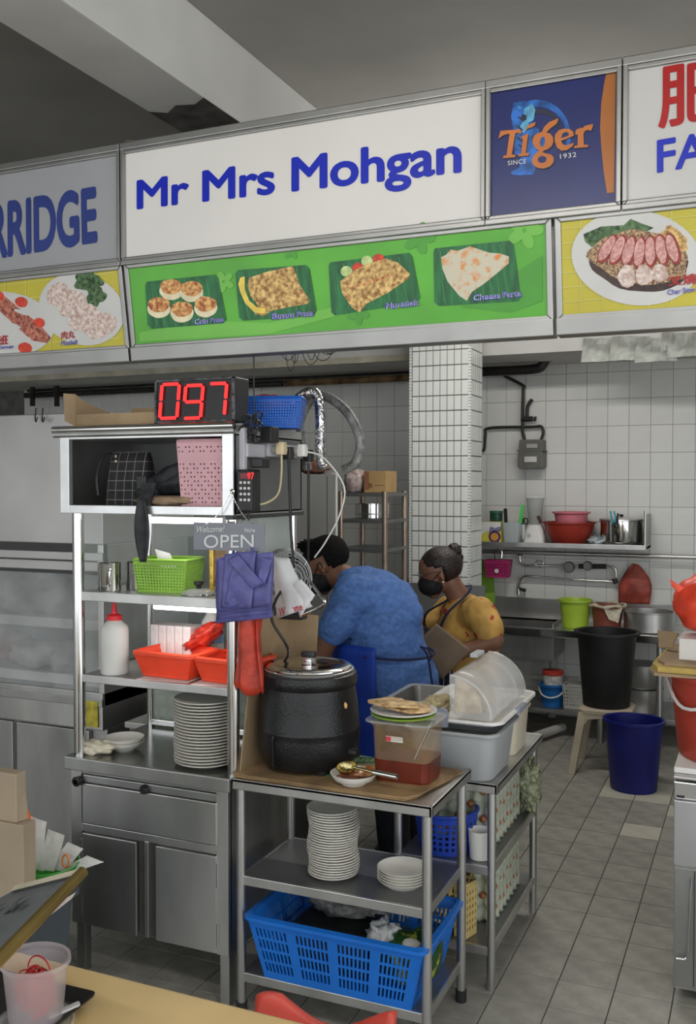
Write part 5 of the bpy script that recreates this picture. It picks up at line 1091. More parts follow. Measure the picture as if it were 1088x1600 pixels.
for s in (-1, 1): p = [(.018 * math.cos(a), 0, .06 + s * .0 + .022 * math.sin(a)) for a in [i * PI / 6 for i in range(13)]]; MB().tube([(x + s * .014, y, z) for x, y, z in p], .005, 6).build('finger_ring', BLACKP, t)
MB().box(-.01, .01, -.002, .002, -.07, .045).build('scissor_blade', CHROME, t)
t = thing('blender', 'white electric blender with clear jug on the wall shelf', 'blender', (-1.535, 6.97, SZ))
MB().loft([rr_ring(.15, .14, .03, 0), rr_ring(.15, .14, .03, .02), rr_ring(.13, .12, .04, .10), rr_ring(.10, .10, .045, .135)]).build('motor_base', WHITEP, t, smooth=True); MB().lathe([(.014, 0), (.014, .01), (.001, .011)], n=14).xf(lambda v: (v.x - .03, -.066 - v.z, v.y + .06)).build('dial', M('dial_grey', (.5, .5, .5), .4), t)
MB().lathe([(.04, .135), (.045, .15), (.066, .32), (.068, .33), (.064, .33), (.042, .15)], n=22).build('jug', M('jug_clear', (.55, .56, .54), .12, 0, .1, 8, alpha=.45), t, smooth=True); MB().lathe([(.069, .328), (.069, .345), (.001, .348)], n=22).build('jug_lid', CLEAR, t, smooth=True)
RB = M('brick_red_plastic', (.34, .035, .02), .4, 0, .1, 7)
t = thing('plastic_basin', 'large brick red plastic basin on the wall shelf', 'basin', (-1.29, 6.98, SZ)); MB().lathe([(.001, .0), (.10, 0), (.115, .006), (.165, .09), (.18, .15), (.192, .152), (.192, .160), (.176, .158), (.16, .09), (.11, .01), (.001, .008)], n=40).build('basin_body', RB, t, smooth=True)
MB().tube([(-.19, -.05, .15), (-.215, -.055, .20)], [.009, .012], 8).build('ladle_grip', M('dark_wood', (.09, .04, .03), .6), t)
PK = M('rose_pink_plastic', (.68, .20, .24), .42, 0, .08, 7)
t = thing('plastic_basin', 'small rose pink basin stacked inside the brick red basin', 'basin', (-1.275, 6.97, SZ + .085)); MB().lathe([(.001, 0), (.09, 0), (.10, .01), (.118, .13), (.136, .138), (.137, .148), (.115, .144), (.09, .012), (.001, .01)], n=36).build('basin_body', PK, t, smooth=True)
t = thing('lidded_pot', 'polished steel pot with flat lid and cyan tongs on the wall shelf', 'pot', (-.925, 6.98, SZ)); MB().lathe([(.001, 0), (.12, 0), (.135, .012), (.143, .03), (.143, .17), (.15, .174), (.15, .178)], n=36).build('pot_body', CHROME, t, smooth=True); MB().lathe([(.15, .178), (.148, .186), (.10, .196), (.001, .202)], n=36).build('lid', STEEL, t, smooth=True); MB().lathe([(.01, .2), (.018, .215), (.001, .22)], n=12).build('lid_knob', BLACKP, t)
for s in (-1, 1): MB().tube([(-.145 * 1, .0, .165), (-.17, 0, .168)], .007, 6).build('pot_handle', STEEL, t) if s < 0 else MB().tube([(.145, 0, .165), (.17, 0, .168)], .007, 6).build('pot_handle', STEEL, t)
CY = M('cyan_plastic', (.05, .36, .45), .4)
t = thing('tongs', 'cyan handled scissors with black ring hooked on the lidded pot', 'scissors', (-.955, 6.815, SZ + .13))
for s in (-1, 1): MB().tube([(s * .004, 0, .02), (s * .014, 0, .07), (s * .012 - .01, 0, .115)], .006, 7).build('grip', CY, t)
MB().lathe([(.012, -.008), (.026, -.008), (.026, .008), (.012, .008), (.012, -.008)], n=16).xf(lambda v: (v.x + .012, v.z - .004, v.y + .012)).build('ring', BLACKP, t); MB().tube([(.02, 0, .03), (.03, 0, .10)], .007, 7).build('grip', BLACKP, t)
blob((-1.09, 6.93, SZ + .03), (.06, .06, .032), .4, 4, 22, 14).one('foil_wrap', M('pale_blue_film', (.42, .48, .50), .25, .2, .5, 30, .6, 50), 'crumpled pale blue film between basin and pot', 'film', (-1.09, 6.93, SZ), smooth=2)
# under the shelf
MAG = M('magenta_plastic', (.42, .03, .14), .4, 0, .1, 8)
t = basket('hanging_basket', 'magenta hanging basket on the rail below the tin', (-1.815, 7.0, 1.05), 0, .19, .10, .125, .85, MAG, 10, 6, 5, .5, .55, .14, .1)
MB().tube(bez([(-.02, 0, .125), (-.03, .0, .17), (-.01, .03, .205), (.015, .04, .19), (.015, .035, .14)]), .005, 7).build('hook', CHROME, t, smooth=True); MB().lathe([(.016, 0), (.016, .003), (.001, .004)], n=12).xf(lambda v: (v.x, -.052 - v.z, v.y + .05)).build('badge', WHITEP, t)
sheet((-1.975, 7.1, .84), (-1.865, 7.1, .84), (-1.975, 7.12, 1.17), (-1.885, 7.12, 1.14), 4, 6, .004).one('chopping_board', LIME, 'lime green board hanging behind the magenta basket', 'board', (-1.93, 7.1, .84), solid=.012)
t = thing('water_pipework', 'chrome water pipes with valves and tap on the tiled wall', 'pipework', tuple(onY(890, 885, 7.1)))
pipe(t, 'supply_pipe', [(813, 862), (813, 876), (820, 883), (835, 884), (885, 884)], .009, CHROME); pipe(t, 'supply_pipe', [(910, 885), (950, 885), (961, 888), (963, 898), (962, 908)], .009, CHROME); pipe(t, 'return_pipe', [(962, 909), (905, 906), (835, 901), (820, 901), (814, 906), (813, 912)], .009, CHROME)
for px, py, r_ in ((890, 886, .042), (919, 884, .034)):
    p = onY(px, py, 7.08); MB().lathe([(.001, .03), (r_ * .8, .03), (r_, .015), (r_, 0)], n=20).xf(lambda v: (p.x + v.x, p.y - v.z, p.z + v.y)).W('valve_wheel', DARKSTEEL, t, smooth=True)
for pts in ([(905, 885), (948, 885)], [(813, 862), (813, 868)], [(960, 904), (963, 912)]): pipe(t, 'valve_body', pts, .018, IRON)
pipe(t, 'tap_spout', [(812, 910), (810, 918), (811, 929)], .014, CHROME); pipe(t, 'tap_handle', [(813, 920), (822, 923)], .014, IRON); pipe(t, 'valve_lever', [(893, 890), (892, 910)], .004, CHROME)
p = onY(843, 881, 7.1); MB().tube([(p.x + .028 * math.cos(a), 7.1, p.z + .028 * math.sin(a)) for a in [i * PI / 8 for i in range(17)]], .004, 6).W('hanging_ring', CHROME, t)
t = thing('plastic_bag', 'brick red plastic bag hanging flat on the tiled wall', 'bag', tuple(onY(992, 943, 7.1)))
a, b, c, d_ = onY(968, 942, 7.11), onY(1014, 944, 7.11), onY(986, 882, 7.11), onY(1000, 884, 7.11)
def bagfn(u, v): 
    wv = (1 - v) ** .5 if v > .45 else 1; L_ = onY(967 + 22 * max(0, (v - .35) / .65) ** 1.6, 942 - 62 * v, 7.10); R_ = onY(1015 - 18 * max(0, (v - .35) / .65) ** 2 + 4 * math.sin(PI * v), 944 - 62 * v, 7.10)
    return L_.lerp(R_, u) + Vector((0, -.03 * math.sin(PI * u) * math.sin(PI * min(1, v + .1)) + .012 * mnoise.noise(Vector((u * 5, v * 5, 2))), 0))
MB().grid(bagfn, 12, 14).W('bag_body', M('dusty_red_bag', (.34, .06, .04), .5, 0, .3, 12, .3, 20), t, solid=.006, smooth=2); p = onY(993, 882, 7.13); MB().cyl((p.x, 7.10, p.z), (p.x, WY, p.z), .006, n=8).W('wall_hook', CHROME, t)
# ------------------------------------------------ sink bench
t = thing('sink_bench', 'long stainless steel sink bench along the tiled wall', 'sink', (-.9, 6.85, 0)); bz = .752
x0, x1, y0, y1 = -1.96, .9, 6.52, 7.145
sk = (-1.80, -1.33, 6.60, 7.02)
for b in ((x0, sk[0], y0, y1), (sk[1], x1, y0, y1), (sk[0], sk[1], y0, sk[2]), (sk[0], sk[1], sk[3], y1)): MB().box(*b, bz - .012, bz).W('bench_top', STEEL, t)
MB().box(x0, x1, y0 - .01, y0 + .01, bz - .05, bz + .004).W('front_edge', CHROME, t, bevel=.006); MB().box(x0, x1, y1 - .02, y1, bz, bz + .14).W('back_splash', STEEL, t, bevel=.003)
q = MB(); q.box(sk[0] - .01, sk[0], sk[2], sk[3], bz - .22, bz + .002).box(sk[1], sk[1] + .01, sk[2], sk[3], bz - .22, bz + .03).box(sk[0], sk[1], sk[2] - .01, sk[2], bz - .22, bz).box(sk[0], sk[1], sk[3], sk[3] + .01, bz - .22, bz).box(sk[0], sk[1], sk[2], sk[3], bz - .23, bz - .22); q.W('basin', STEEL_D, t)
for x in (-1.9, -1.0, -.62, .2): MB().cyl((x, 6.58, 0), (x, 6.58, bz - .01), .02, n=12).W('leg', STEEL, t, smooth=True)
MB().box(x0 + .02, x1 - .05, 6.56, 7.1, .175, .20).W('under_shelf', STEEL_D, t, bevel=.002)
BZ = bz + .001
def bucket(name, label, loc, R, h, mat, tp=.78, cat='bucket', rim=.012, handle=None, sx=1., oval=1.):
    t = thing(name, label, cat, loc); r0 = R * tp
    MB().lathe([(.001, .004), (r0 * .97, 0), (r0, .008), (R * .985, h - .02), (R + rim, h - .016), (R + rim, h - .002), (R, h), (R * .965, h - .004), (r0 * .96, .012), (.001, .010)], n=40, sy=oval).build('bucket_body', mat, t, smooth=True)
    if handle: MB().tube(bez([(-R - rim, 0, h - .03), (-R * .75, -R * .75, h * handle[0]), (0, -R * 1.1, h * handle[1]), (R * .75, -R * .75, h * handle[0]), (R + rim, 0, h - .03)], 6), .006, 7).build('handle', handle[2], t, smooth=True)
    return t
bucket('bucket', 'lime yellow plastic bucket on the sink bench', tuple(onY(899, 982, 6.72).xy) + (BZ,), .105, .195, M('lime_yellow', (.40, .58, .05), .4, 0, .08, 7), .84)
bucket('bucket', 'brown bucket with a rag over its rim on the sink bench', tuple(onY(949, 985, 6.72).xy) + (BZ,), .105, .165, M('red_brown_plastic', (.22, .055, .035), .45, 0, .1, 7), .85)
a = onY(949, 950, 6.72); sheet((a.x - .01, 6.60, BZ + .16), (a.x + .11, 6.66, BZ + .16), (a.x + .03, 6.598, BZ + .08), (a.x + .09, 6.61, BZ + .06), 8, 8, .012, 18, 1.).one('rag', M('dirty_rag', (.55, .50, .38), .9, 0, .25, 20, .3, 40), 'dirty cream rag draped over the brown bucket rim', 'rag', (a.x, 6.61, BZ + .1), solid=.005)
q = MB(); p = [(a.x + (.12) * math.cos(k_), 6.72 + .12 * math.sin(k_), BZ + .165 + .006 * math.sin(5 * k_)) for k_ in [i * PI / 14 + 2.4 for i in range(26)]]; q.tube(p, [.008 + .005 * math.sin(i) ** 2 for i in range(26)], 7); q.one('rag', M('dirty_rag', (.55, .50, .38), .9), 'twisted cream rag laid round the rim of the brown bucket', 'rag', p[0], smooth=True)
bp = onY(1014, 988, 6.72)
t = thing('cooking_pot', 'wide low aluminium pot at the end of the sink bench', 'pot', (bp.x, 6.73, BZ)); MB().lathe([(.001, 0), (.15, 0), (.162, .01), (.164, .13), (.175, .135), (.175, .140), (.158, .136), (.155, .012), (.001, .01)], n=44).build('pot_body', STEEL, t, smooth=True)
# below the bench
US = .2005; pvc = M('grey_pvc', (.50, .50, .48), .5, 0, .1, 6)
t = thing('waste_pipe', 'grey plastic waste pipe dropping from the sink', 'pipe', (-1.42, 6.95, .3)); MB().tube(bez([tuple(onY(868, 995, 6.95)), tuple(onY(866, 1010, 6.95)), tuple(onY(864, 1060, 6.95)), tuple(onY(862, 1120, 6.95))], 5), .03, 14).W('down_pipe', pvc, t, smooth=True); MB().tube([tuple(onY(830, 1058, 7.0)), tuple(onY(905, 1062, 7.0))], .022, 12).W('cross_pipe', pvc, t, smooth=True)
p0_ = onZ(845, 1150, .05); MB().tube([(p0_.x - .1, p0_.y - .2, .05), tuple(onZ(880, 1136, .05))], .03, 12).one('floor_drain_pipe', pvc, 'short grey plastic pipe lying on the floor under the bench', 'pipe', tuple(p0_), smooth=True)
ub = onY(863, 1110, 6.68)
bucket('bucket', 'blue bucket with white handle under the sink bench', (ub.x, 6.68, US), .082, .155, M('mid_blue_plastic', (.01, .14, .45), .4), .85, handle=(.55, .45, WHITEP))
t = thing('lidded_tub', 'white tub with red lid standing in the blue bucket', 'tub', (ub.x + .005, 6.68, US + .05)); MB().lathe([(.001, 0), (.064, 0), (.068, .17)], n=24).build('tub_body', M('speckled_white', (.60, .60, .58), .5, 0, .3, 40), t, smooth=True); MB().lathe([(.072, .168), (.072, .195), (.001, .20)], n=24).build('tub_lid', M('red_lid', (.50, .05, .03), .45), t, smooth=True)
wb = onY(899, 1105, 6.68); basket('plastic_basket', 'dusty white slotted basket under the sink bench', (wb.x, 6.69, US), 0, .15, .16, .16, .85, M('dusty_white', (.48, .48, .45), .5), 8, 8, 5, .5, .6, .15, .1)
for k, (z, lab) in enumerate(((US, 'large dull steel pot, lower of the two under the bench'), (US + .165, 'large dull steel pot stacked on another under the bench'))):
    c = onY(1005, 1100, 6.78); MB().lathe([(.001, 0), (.125, 0), (.132, .01), (.132, .15), (.137, .154), (.137, .158), (.001, .16)], n=36).build('cooking_pot', STEEL_D, None, loc=(c.x, 6.78, z), smooth=True); tag(C.objects[-1], lab, 'pot', 'pots under the bench')
# ------------------------------------------------ bins and stool in the aisle
sc = Vector((-.868, 5.98, 0)); BEI = M('beige_plastic', (.46, .40, .30), .5, 0, .08, 6)
t = thing('plastic_stool', 'beige plastic stool carrying the black bin', 'stool', sc)
MB().loft([rr_ring(.27, .27, .05, .355), rr_ring(.31, .31, .05, .365), rr_ring(.315, .315, .05, .385), rr_ring(.29, .29, .05, .395)]).build('seat', BEI, t, smooth=True)
for sx in (-1, 1):
    for sy in (-1, 1): MB().loft([[(sx * (.18 + a), sy * (.18 + b), 0) for a, b in ((-.022, -.022), (.02, -.022), (.02, .02), (-.022, .02))], [(sx * (.13 + a), sy * (.13 + b), .37) for a, b in ((-.03, -.03), (.018, -.03), (.018, .018), (-.03, .018))]]).build('leg', BEI, t, bevel=.004)
for s in (-1, 1):
    MB().prism([(-.13, .37), (-.13, .27), (-.09, .33), (0, .345), (.09, .33), (.13, .27), (.13, .37)], 'y', s * .145 - .006, s * .145 + .006).build('apron', BEI, t); MB().prism([(-.13, .37), (-.13, .27), (-.09, .33), (0, .345), (.09, .33), (.13, .27), (.13, .37)], 'x', s * .145 - .006, s * .145 + .006).build('apron', BEI, t)
bucket('rubbish_bin', 'tall black plastic bin standing on the beige stool', (sc.x - .005, sc.y, .396), .178, .455, M('matt_black_plastic', (.010, .010, .011), .5, 0, .3, 8), .78, 'bin', .02)
bb = onZ(986, 1242, 0); bucket('rubbish_bin', 'dark blue plastic bin standing on the floor tiles', (bb.x, bb.y + .12, 0.001), .162, .405, M('navy_blue_plastic', (.007, .010, .15), .42, 0, .12, 7), .80, 'bin', .012, oval=.9)
# ------------------------------------------------ right hand: steel appliance with red bin on top
t = thing('steel_fryer_cabinet', 'stainless steel appliance with control door and thin bar handle', 'appliance', (.1, 3.55, 0)); ax, ay = -.262, 3.36
MB().box(ax, .6, ay, 4.1, .05, .70).W('carcass', STEEL, t, bevel=.004); MB().box(ax - .004, .6, ay - .01, ay + .02, .70, .755).W('control_panel', CHROME, t, bevel=.004); MB().box(ax - .006, .6, ay - .008, 4.1, .762, .772).W('top_plate', STEEL, t, bevel=.003)
MB().box(ax - .003, .6, ay - .02, ay, .475, .695).W('upper_door', M('satin_steel', (.46, .455, .46), .42, .8, .10, 3), t, bevel=.004); MB().box(ax, .6, ay - .006, ay, .06, .465).W('lower_panel', STEEL_D, t, bevel=.002)
MB().box(ax + .005, ax + .03, ay - .012, ay, .702, .71).W('hinge_slot', BLACKP, t); MB().box(ax + .062, ax + .066, ay - .01, ay - .004, .07, .46).W('panel_gap', BLK, t)
MB().tube(bez([(ax + .055, ay - .02, .44), (ax + .05, ay - .025, .30), (ax + .045, ay - .025, .18), (ax + .02, ay - .025, .165), (ax + .01, ay - .025, .165)], 5), .004, 7).W('bar_handle', CHROME, t, smooth=True)
for x in (ax + .08, .5): MB().box(x, x + .05, ay + .04, ay + .09, 0, .06).W('foot', BLACKP, t)
MB().box(-.27, .25, 3.39, 3.85, .7722, .792).one('paper_pad', PAPER, 'folded white cloth pad under the red bin', 'pad', (-.05, 3.6, .772), bevel=.004)
t = bucket('rubbish_bin', 'tall orange red bin with white handle on the steel appliance', (-.055, 3.63, .7925), .252, .297, M('brick_orange_plastic', (.46, .055, .03), .45, 0, .10, 6), .88, 'bin', .012, handle=(.64, .80, WHITEP))
t = thing('cardboard_sheet', 'flat yellow-edged cardboard laid across the red bin', 'cardboard', (-.1, 3.7, 1.09))
MB().prism([(-.365, 3.50), (-.34, 3.42), (.3, 3.40), (.3, 4.05), (-.25, 4.05), (-.345, 3.95)], 'z', 1.0905, 1.10).W('cardboard_layer', CARD, t); MB().prism([(-.355, 3.51), (-.33, 3.44), (.3, 3.42), (.3, 4.02), (-.24, 4.02), (-.335, 3.93)], 'z', 1.1005, 1.118).W('cardboard_layer', M('yellow_card', (.50, .36, .10), .8, 0, .2, 10), t); MB().prism([(-.34, 3.54), (-.31, 3.47), (.3, 3.46), (.3, 4.0), (-.2, 4.0), (-.32, 3.9)], 'z', 1.1185, 1.128).W('cardboard_layer', CARD, t)
sheet(onY(1030, 1012, 3.75), onY(1050, 1012, 3.70), onY(1028, 985, 3.80), onY(1058, 988, 3.75), 5, 5, .012, 10).one('cardboard_flap', CARD, 'torn brown cardboard flap sticking up beside the white box', 'cardboard', tuple(onY(1040, 1012, 3.72)), solid=.004)
t = thing('printed_box', 'small white carton with red print under the red bag', 'carton', (-.19, 3.62, 1.1285)); MB().box(-.08, .30, -.07, .12, 0, .075).build('carton_body', M('white_carton', (.68, .66, .62), .7, 0, .05, 9), t, bevel=.003)
for k in range(4):
    for m in range(4): MB().box(-.01 + .015 * k + m * .026, .010 + .015 * k + m * .026, -.0712, -.0702, .056 - k * .013, .062 - k * .013).build('printed_dash', M('red_print', (.55, .05, .06), .7, 0, .5, 300), t)
t = thing('plastic_bag', 'knotted bright red plastic bag of rubbish on the white carton', 'bag', (-.145, 3.68, 1.2045)); RBAG = M('bright_red_bag', (.80, .07, .03), .32, 0, .25, 8, .3, 16)
blob((0, 0, .115), (.155, .13, .118), .10, 2.4, 36, 26, 3.).build('bag_body', RBAG, t, smooth=2); blob((-.04, -.02, .25), (.025, .02, .045), .3, 3, 14, 12).build('bag_knot', RBAG, t, smooth=2)
sheet((-.10, -.05, .16), (-.09, -.06, .13), (-.165, -.05, .20), (-.155, -.05, .17), 4, 4, .004).build('bag_ear', RBAG, t, solid=.003)
# ------------------------------------------------ display fridge on the left
t = thing('display_fridge', 'wide stainless display fridge with frosted glass and bags inside', 'fridge', (-3.3, 3.65, 0))
fx0, fx1, fy = -4.4, -2.56, 3.30
FS = M('pale_brushed_steel', (.56, .55, .54), .42, .8, .10, 2, .04, 5)
zt = 2.05
MB().box(fx0, fx1, fy, 4.0, 1.49, zt).W('top_housing', FS, t, bevel=.004); MB().box(fx0, fx1, fy - .006, fy + .02, 1.42, 1.455).W('trim_strip', FS, t, bevel=.003); MB().box(fx0, fx1, fy - .006, fy + .02, 1.375, 1.415).W('trim_strip', FS, t, bevel=.003); MB().box(fx0, fx1, fy + .004, fy + .03, 1.36, 1.49).W('trim_back', BLK, t)
MB().box(fx0, fx1, 3.95, 4.0, .10, 1.49).W('back_panel', DARKSTEEL, t); MB().box(fx1 - .03, fx1, fy, 4.0, .8, 1.49).W('side_post', STEEL, t, bevel=.003)
FROST = M('frosted_interior', (.42, .42, .40), .5, 0, .25, 6, .2, 20)
for z in (1.145, .90): MB().box(fx0 + .02, fx1 - .03, 3.36, 3.94, z - .03, z).W('fridge_shelf', FROST, t); MB().box(fx0 + .02, fx1 - .03, 3.345, 3.365, z - .03, z + .012).W('shelf_front', M('frosty_white', (.62, .63, .60), .5, 0, .15, 12), t)
MB().box(fx0 + .02, fx1 - .03, fy + .012, fy + .016, .86, 1.36).W('glass_door', M('misted_glass', (.62, .64, .64), .22, 0, .3, 6, alpha=.30), t)
MB().box(fx0, fx1, fy - .012, 3.95, .70, .86).W('sill', STEEL, t, bevel=.004); MB().box(fx0, fx1, fy - .016, fy, .80, .835).W('sill_trim', STEEL_D, t, bevel=.003)
MB().box(fx0, fx1, fy + .02, 4.0, .08, .70).W('base', STEEL_D, t)
for k in range(3): MB().box(-2.62 - .42 * (k + 1), -2.62 - .42 * k - .02, fy - .002, fy + .02, .12, .69).W('base_door', STEEL_D, t, bevel=.004)
for x in (fx0 + .1, fx1 - .1): MB().box(x - .03, x + .03, 3.4, 3.46, 0, .08).W('foot', BLACKP, t)
MISTB = M('pale_bag', (.52, .51, .49), .5, 0, .2, 9, .3, 20)
for k, (px, py, Y, rx, rz_, lab, m_) in enumerate(((25, 940, 3.55, .13, .10, 'pale bag on the upper fridge shelf', MISTB), (85, 945, 3.55, .11, .09, 'grey-brown bag on the upper fridge shelf', M('grey_brown_bag', (.22, .20, .18), .5, 0, .3, 9, .3, 20)), (15, 1010, 3.6, .12, .07, 'dark red pack on the lower fridge shelf', M('dark_red_pack', (.22, .05, .04), .5, 0, .4, 9)), (60, 1040, 3.5, .14, .06, 'pale bag lying on the lower fridge shelf', MISTB), (104, 1035, 3.45, .05, .07, 'small lilac bag on the lower fridge shelf', M('lilac_bag', (.45, .38, .42), .5, 0, .2, 9)), (150, 955, 3.6, .10, .08, 'white bag on the upper shelf near the fridge post', MISTB))):
    a = onY(px, py, Y); zb = 1.147 if py < 1000 else .902
    blob((a.x, Y, zb + rz_ * .93), (rx, .10, rz_), .22, 2.5, 24, 16, k * 2. + 1).one('frozen_bag', m_, lab, 'bag', (a.x, Y, zb), smooth=2)
MB().box(-.06, .06, -.002, .002, 0, .11).build('paper_notice', M('yellow_notice', (.50, .42, .05), .6, 0, .4, 20), None, loc=(-2.64, 3.283, .715)); tag(C.objects[-1], 'small yellow notice on the fridge sill', 'notice')
for k in range(2):
    a = onY(55 + 11 * k, 652, 3.28); MB().tube(bez([(a.x, 3.285, a.z + .04), (a.x, 3.28, a.z), (a.x + .012, 3.27, a.z - .02), (a.x + .022, 3.27, a.z)], 5), .003, 6).one('s_hook', BLACKP, ('small black hook on the fridge top, beside another hook', 'small black hook on the fridge top nearest the cardboard tray')[k], 'hook', tuple(a))
# ------------------------------------------------ dining table in the foreground and its clutter
LZ = .75
LAM = M('yellow_laminate', (.60, .43, .19), .4, 0, .08, 5)
t = thing('dining_table', 'pale yellow laminate table top at the front of the stall', 'table', (-1.05, 1.15, 0))
MB().box(-1.75, -.35, .72, 1.575, LZ - .03, LZ).W('table_top', LAM, t, bevel=.008); MB().cyl((-1.05, 1.15, .03), (-1.05, 1.15, LZ - .03), .045, n=18).W('pedestal', STEEL_D, t, smooth=True); MB().lathe([(.001, .05), (.05, .045), (.24, .012), (.25, 0)], (-1.05, 1.15, 0), 28).W('base', BLACKP, t, smooth=True)
# black tray
bt = onZ(95, 1585, LZ)
t = thing('serving_tray', 'black square plastic tray under the rubber band tub', 'tray', (-1.285, 1.368, LZ + .001)); rz_ = .03
MB().loft([rr_ring(.20, .17, .01, 0), rr_ring(.24, .21, .012, .016), rr_ring(.242, .212, .012, .02), rr_ring(.19, .16, .01, .005)]).build('tray_body', M('black_melamine', (.018, .018, .019), .38), t, bevel=.0); t.rotation_euler[2] = rz_
# tub of rubber bands
tc_ = Vector((-1.225, 1.372, LZ + .0095)); t = thing('plastic_tub', 'frosted plastic tub full of red rubber bands', 'tub', tc_); FRP = M('frosted_pinkish', (.66, .58, .60), .4, 0, .06, 8, alpha=.42)
R1 = .062
def ovr(R, z, n=32): return [(R * (1.0 if abs(math.cos(a)) < 2 else 1) * math.cos(a), R * .92 * math.sin(a), z) for a in [2 * PI * j / n for j in range(n)]]
MB().loft([ovr(.047, 0), ovr(.05, .004), ovr(.060, .105), ovr(.066, .108), ovr(.066, .116), ovr(.060, .115)], False).build('tub_body', FRP, t, smooth=True); MB().lathe([(.001, .001), (.048, .001)], n=24, sy=.92).build('tub_bottom', FRP, t)
BAND = M('red_rubber', (.50, .015, .02), .5, 0, .2, 12); rs = random.Random(8); q = MB()
for k in range(110):
    an = rs.uniform(0, 6.28); ro = .024 * rs.random() ** .5; c = Vector((ro * math.cos(an), ro * math.sin(an) * .9, rs.uniform(.016, .085))); ax_ = Vector((rs.gauss(0, .6), rs.gauss(0, .6), 1)).normalized(); e1 = ax_.orthogonal().normalized(); e2 = ax_.cross(e1); r_ = rs.uniform(.012, .020)
    q.tube([c + e1 * r_ * math.cos(a) + e2 * r_ * math.sin(a) * .8 for a in [i * PI / 6 for i in range(13)]], .0016, 4, False)
q.tube([(.0 + .026 * math.cos(a), .01, .088 + .026 * math.sin(a)) for a in [i * PI / 8 for i in range(9)]], .0014, 5)
o = q.one('rubber_bands', BAND, 'loose red rubber bands filling the frosted tub', 'rubber bands', (0, 0, 0)); o['kind'] = 'stuff'; o.location = tc_
LIDC = M('clear_lid', (.75, .76, .76), .2, 0, .05, 8, alpha=.4)
lc_ = onZ(48, 1602, LZ + .03); MB().lathe([(.001, .001), (.062, .001), (.068, .006), (.072, .006), (.072, .009)], n=30).build('tub_lid', LIDC, None, loc=(tc_.x + .008, tc_.y - .012, LZ + .0095), smooth=True); tag(C.objects[-1], 'clear round lid lying under the rubber band tub', 'lid'); C.objects[-1].location.z = LZ + .006
a = onZ(100, 1575, LZ + .03); MB().prism(rrect(-.03, .03, -.006, .006, .004), 'z', 0, .004).build('plastic_spatula', M('cloudy_white', (.66, .66, .66), .3, alpha=.8), None, loc=(a.x, a.y, LZ + .024), rz=.9); tag(C.objects[-1], 'small cloudy plastic scoop lying on the black tray', 'scoop'); C.objects[-1].rotation_euler = (0, -.2, .9)
# purple patterned bowl with gilt rim
gb = onZ(10, 1360, .86); t = thing('patterned_bowl', 'purple patterned bowl with gilt rim behind the tablet', 'bowl', (-1.50, 1.36, LZ + .001))
PUR = M('purple_pattern', (.16, .02, .22), .35, 0, .9, 60, col2=(.50, .10, .03), lo=.45, hi=.55)
MB().lathe([(.001, .004), (.05, 0), (.055, .01), (.085, .06), (.105, .13), (.109, .142), (.105, .142), (.08, .06), (.05, .012), (.001, .01)], n=40).build('bowl_body', PUR, t, smooth=True); MB().lathe([(.106, .14), (.112, .141), (.111, .147), (.106, .147), (.106, .14)], n=40).build('gilt_rim', M('gilt_rim', (.75, .55, .15), .25, .9), t, smooth=True)
# tablet
SCRM = M('tablet_glass', (.11, .118, .125), .5, 0, .08, 20)
t = thing('tablet', 'tablet with gold edge and smudged screen leaning over the tub', 'tablet', tuple(onY(20, 1470, 1.25)))
E1, E2 = onY(130, 1362, 1.36), onY(-14, 1512, 1.12)
fa, fb = onY(28, 1388, 1.44), onY(-130, 1470, 1.26)
def slab(p, q_, r_, s_, th, nm, m_, bev=.0):
    n = (q_ - p).cross(s_ - p).normalized() * th
    return MB().loft([[p, q_, r_, s_], [p + n, q_ + n, r_ + n, s_ + n]]).W(nm, m_, t, bevel=bev)
GE = M('gold_edge', (.34, .25, .09), .3, .9, .2, 9)
slab(E1, E2, fb, fa, .006, 'screen', SCRM); MB().tube([E1, E1.lerp(E2, .5), E2], [.0105, .0115, .0115], 12).W('edge', GE, t, smooth=True)
k0, k1 = E1.lerp(fa, .03), fa; u_ = (E2 - E1) * .075
nn = (E2 - E1).cross(fa - E1).normalized()
if nn.dot(CP - E1) < 0: nn = -nn
slab(k0 + nn * .0075, k0 + u_ + nn * .0075, k1 + u_ + nn * .0075, k1 + nn * .0075, .001, 'top_strip', M('cream_strip', (.52, .47, .36), .5), )
rs = random.Random(3)
for k in range(10):
    c = E1.lerp(E2, rs.uniform(.2, .85)).lerp(fa.lerp(fb, rs.uniform(.2, .85)), rs.uniform(.12, .6)) + nn * .0075; d1 = (E2 - E1).normalized() * rs.uniform(.004, .012); d2 = (fa - E1).normalized() * rs.uniform(.004, .010)
    slab(c - d1 - d2, c + d1 - d2, c + d1 + d2, c - d1 + d2, .0004, 'screen_mark', M('screen_mark', (.045, .05, .058), .3))
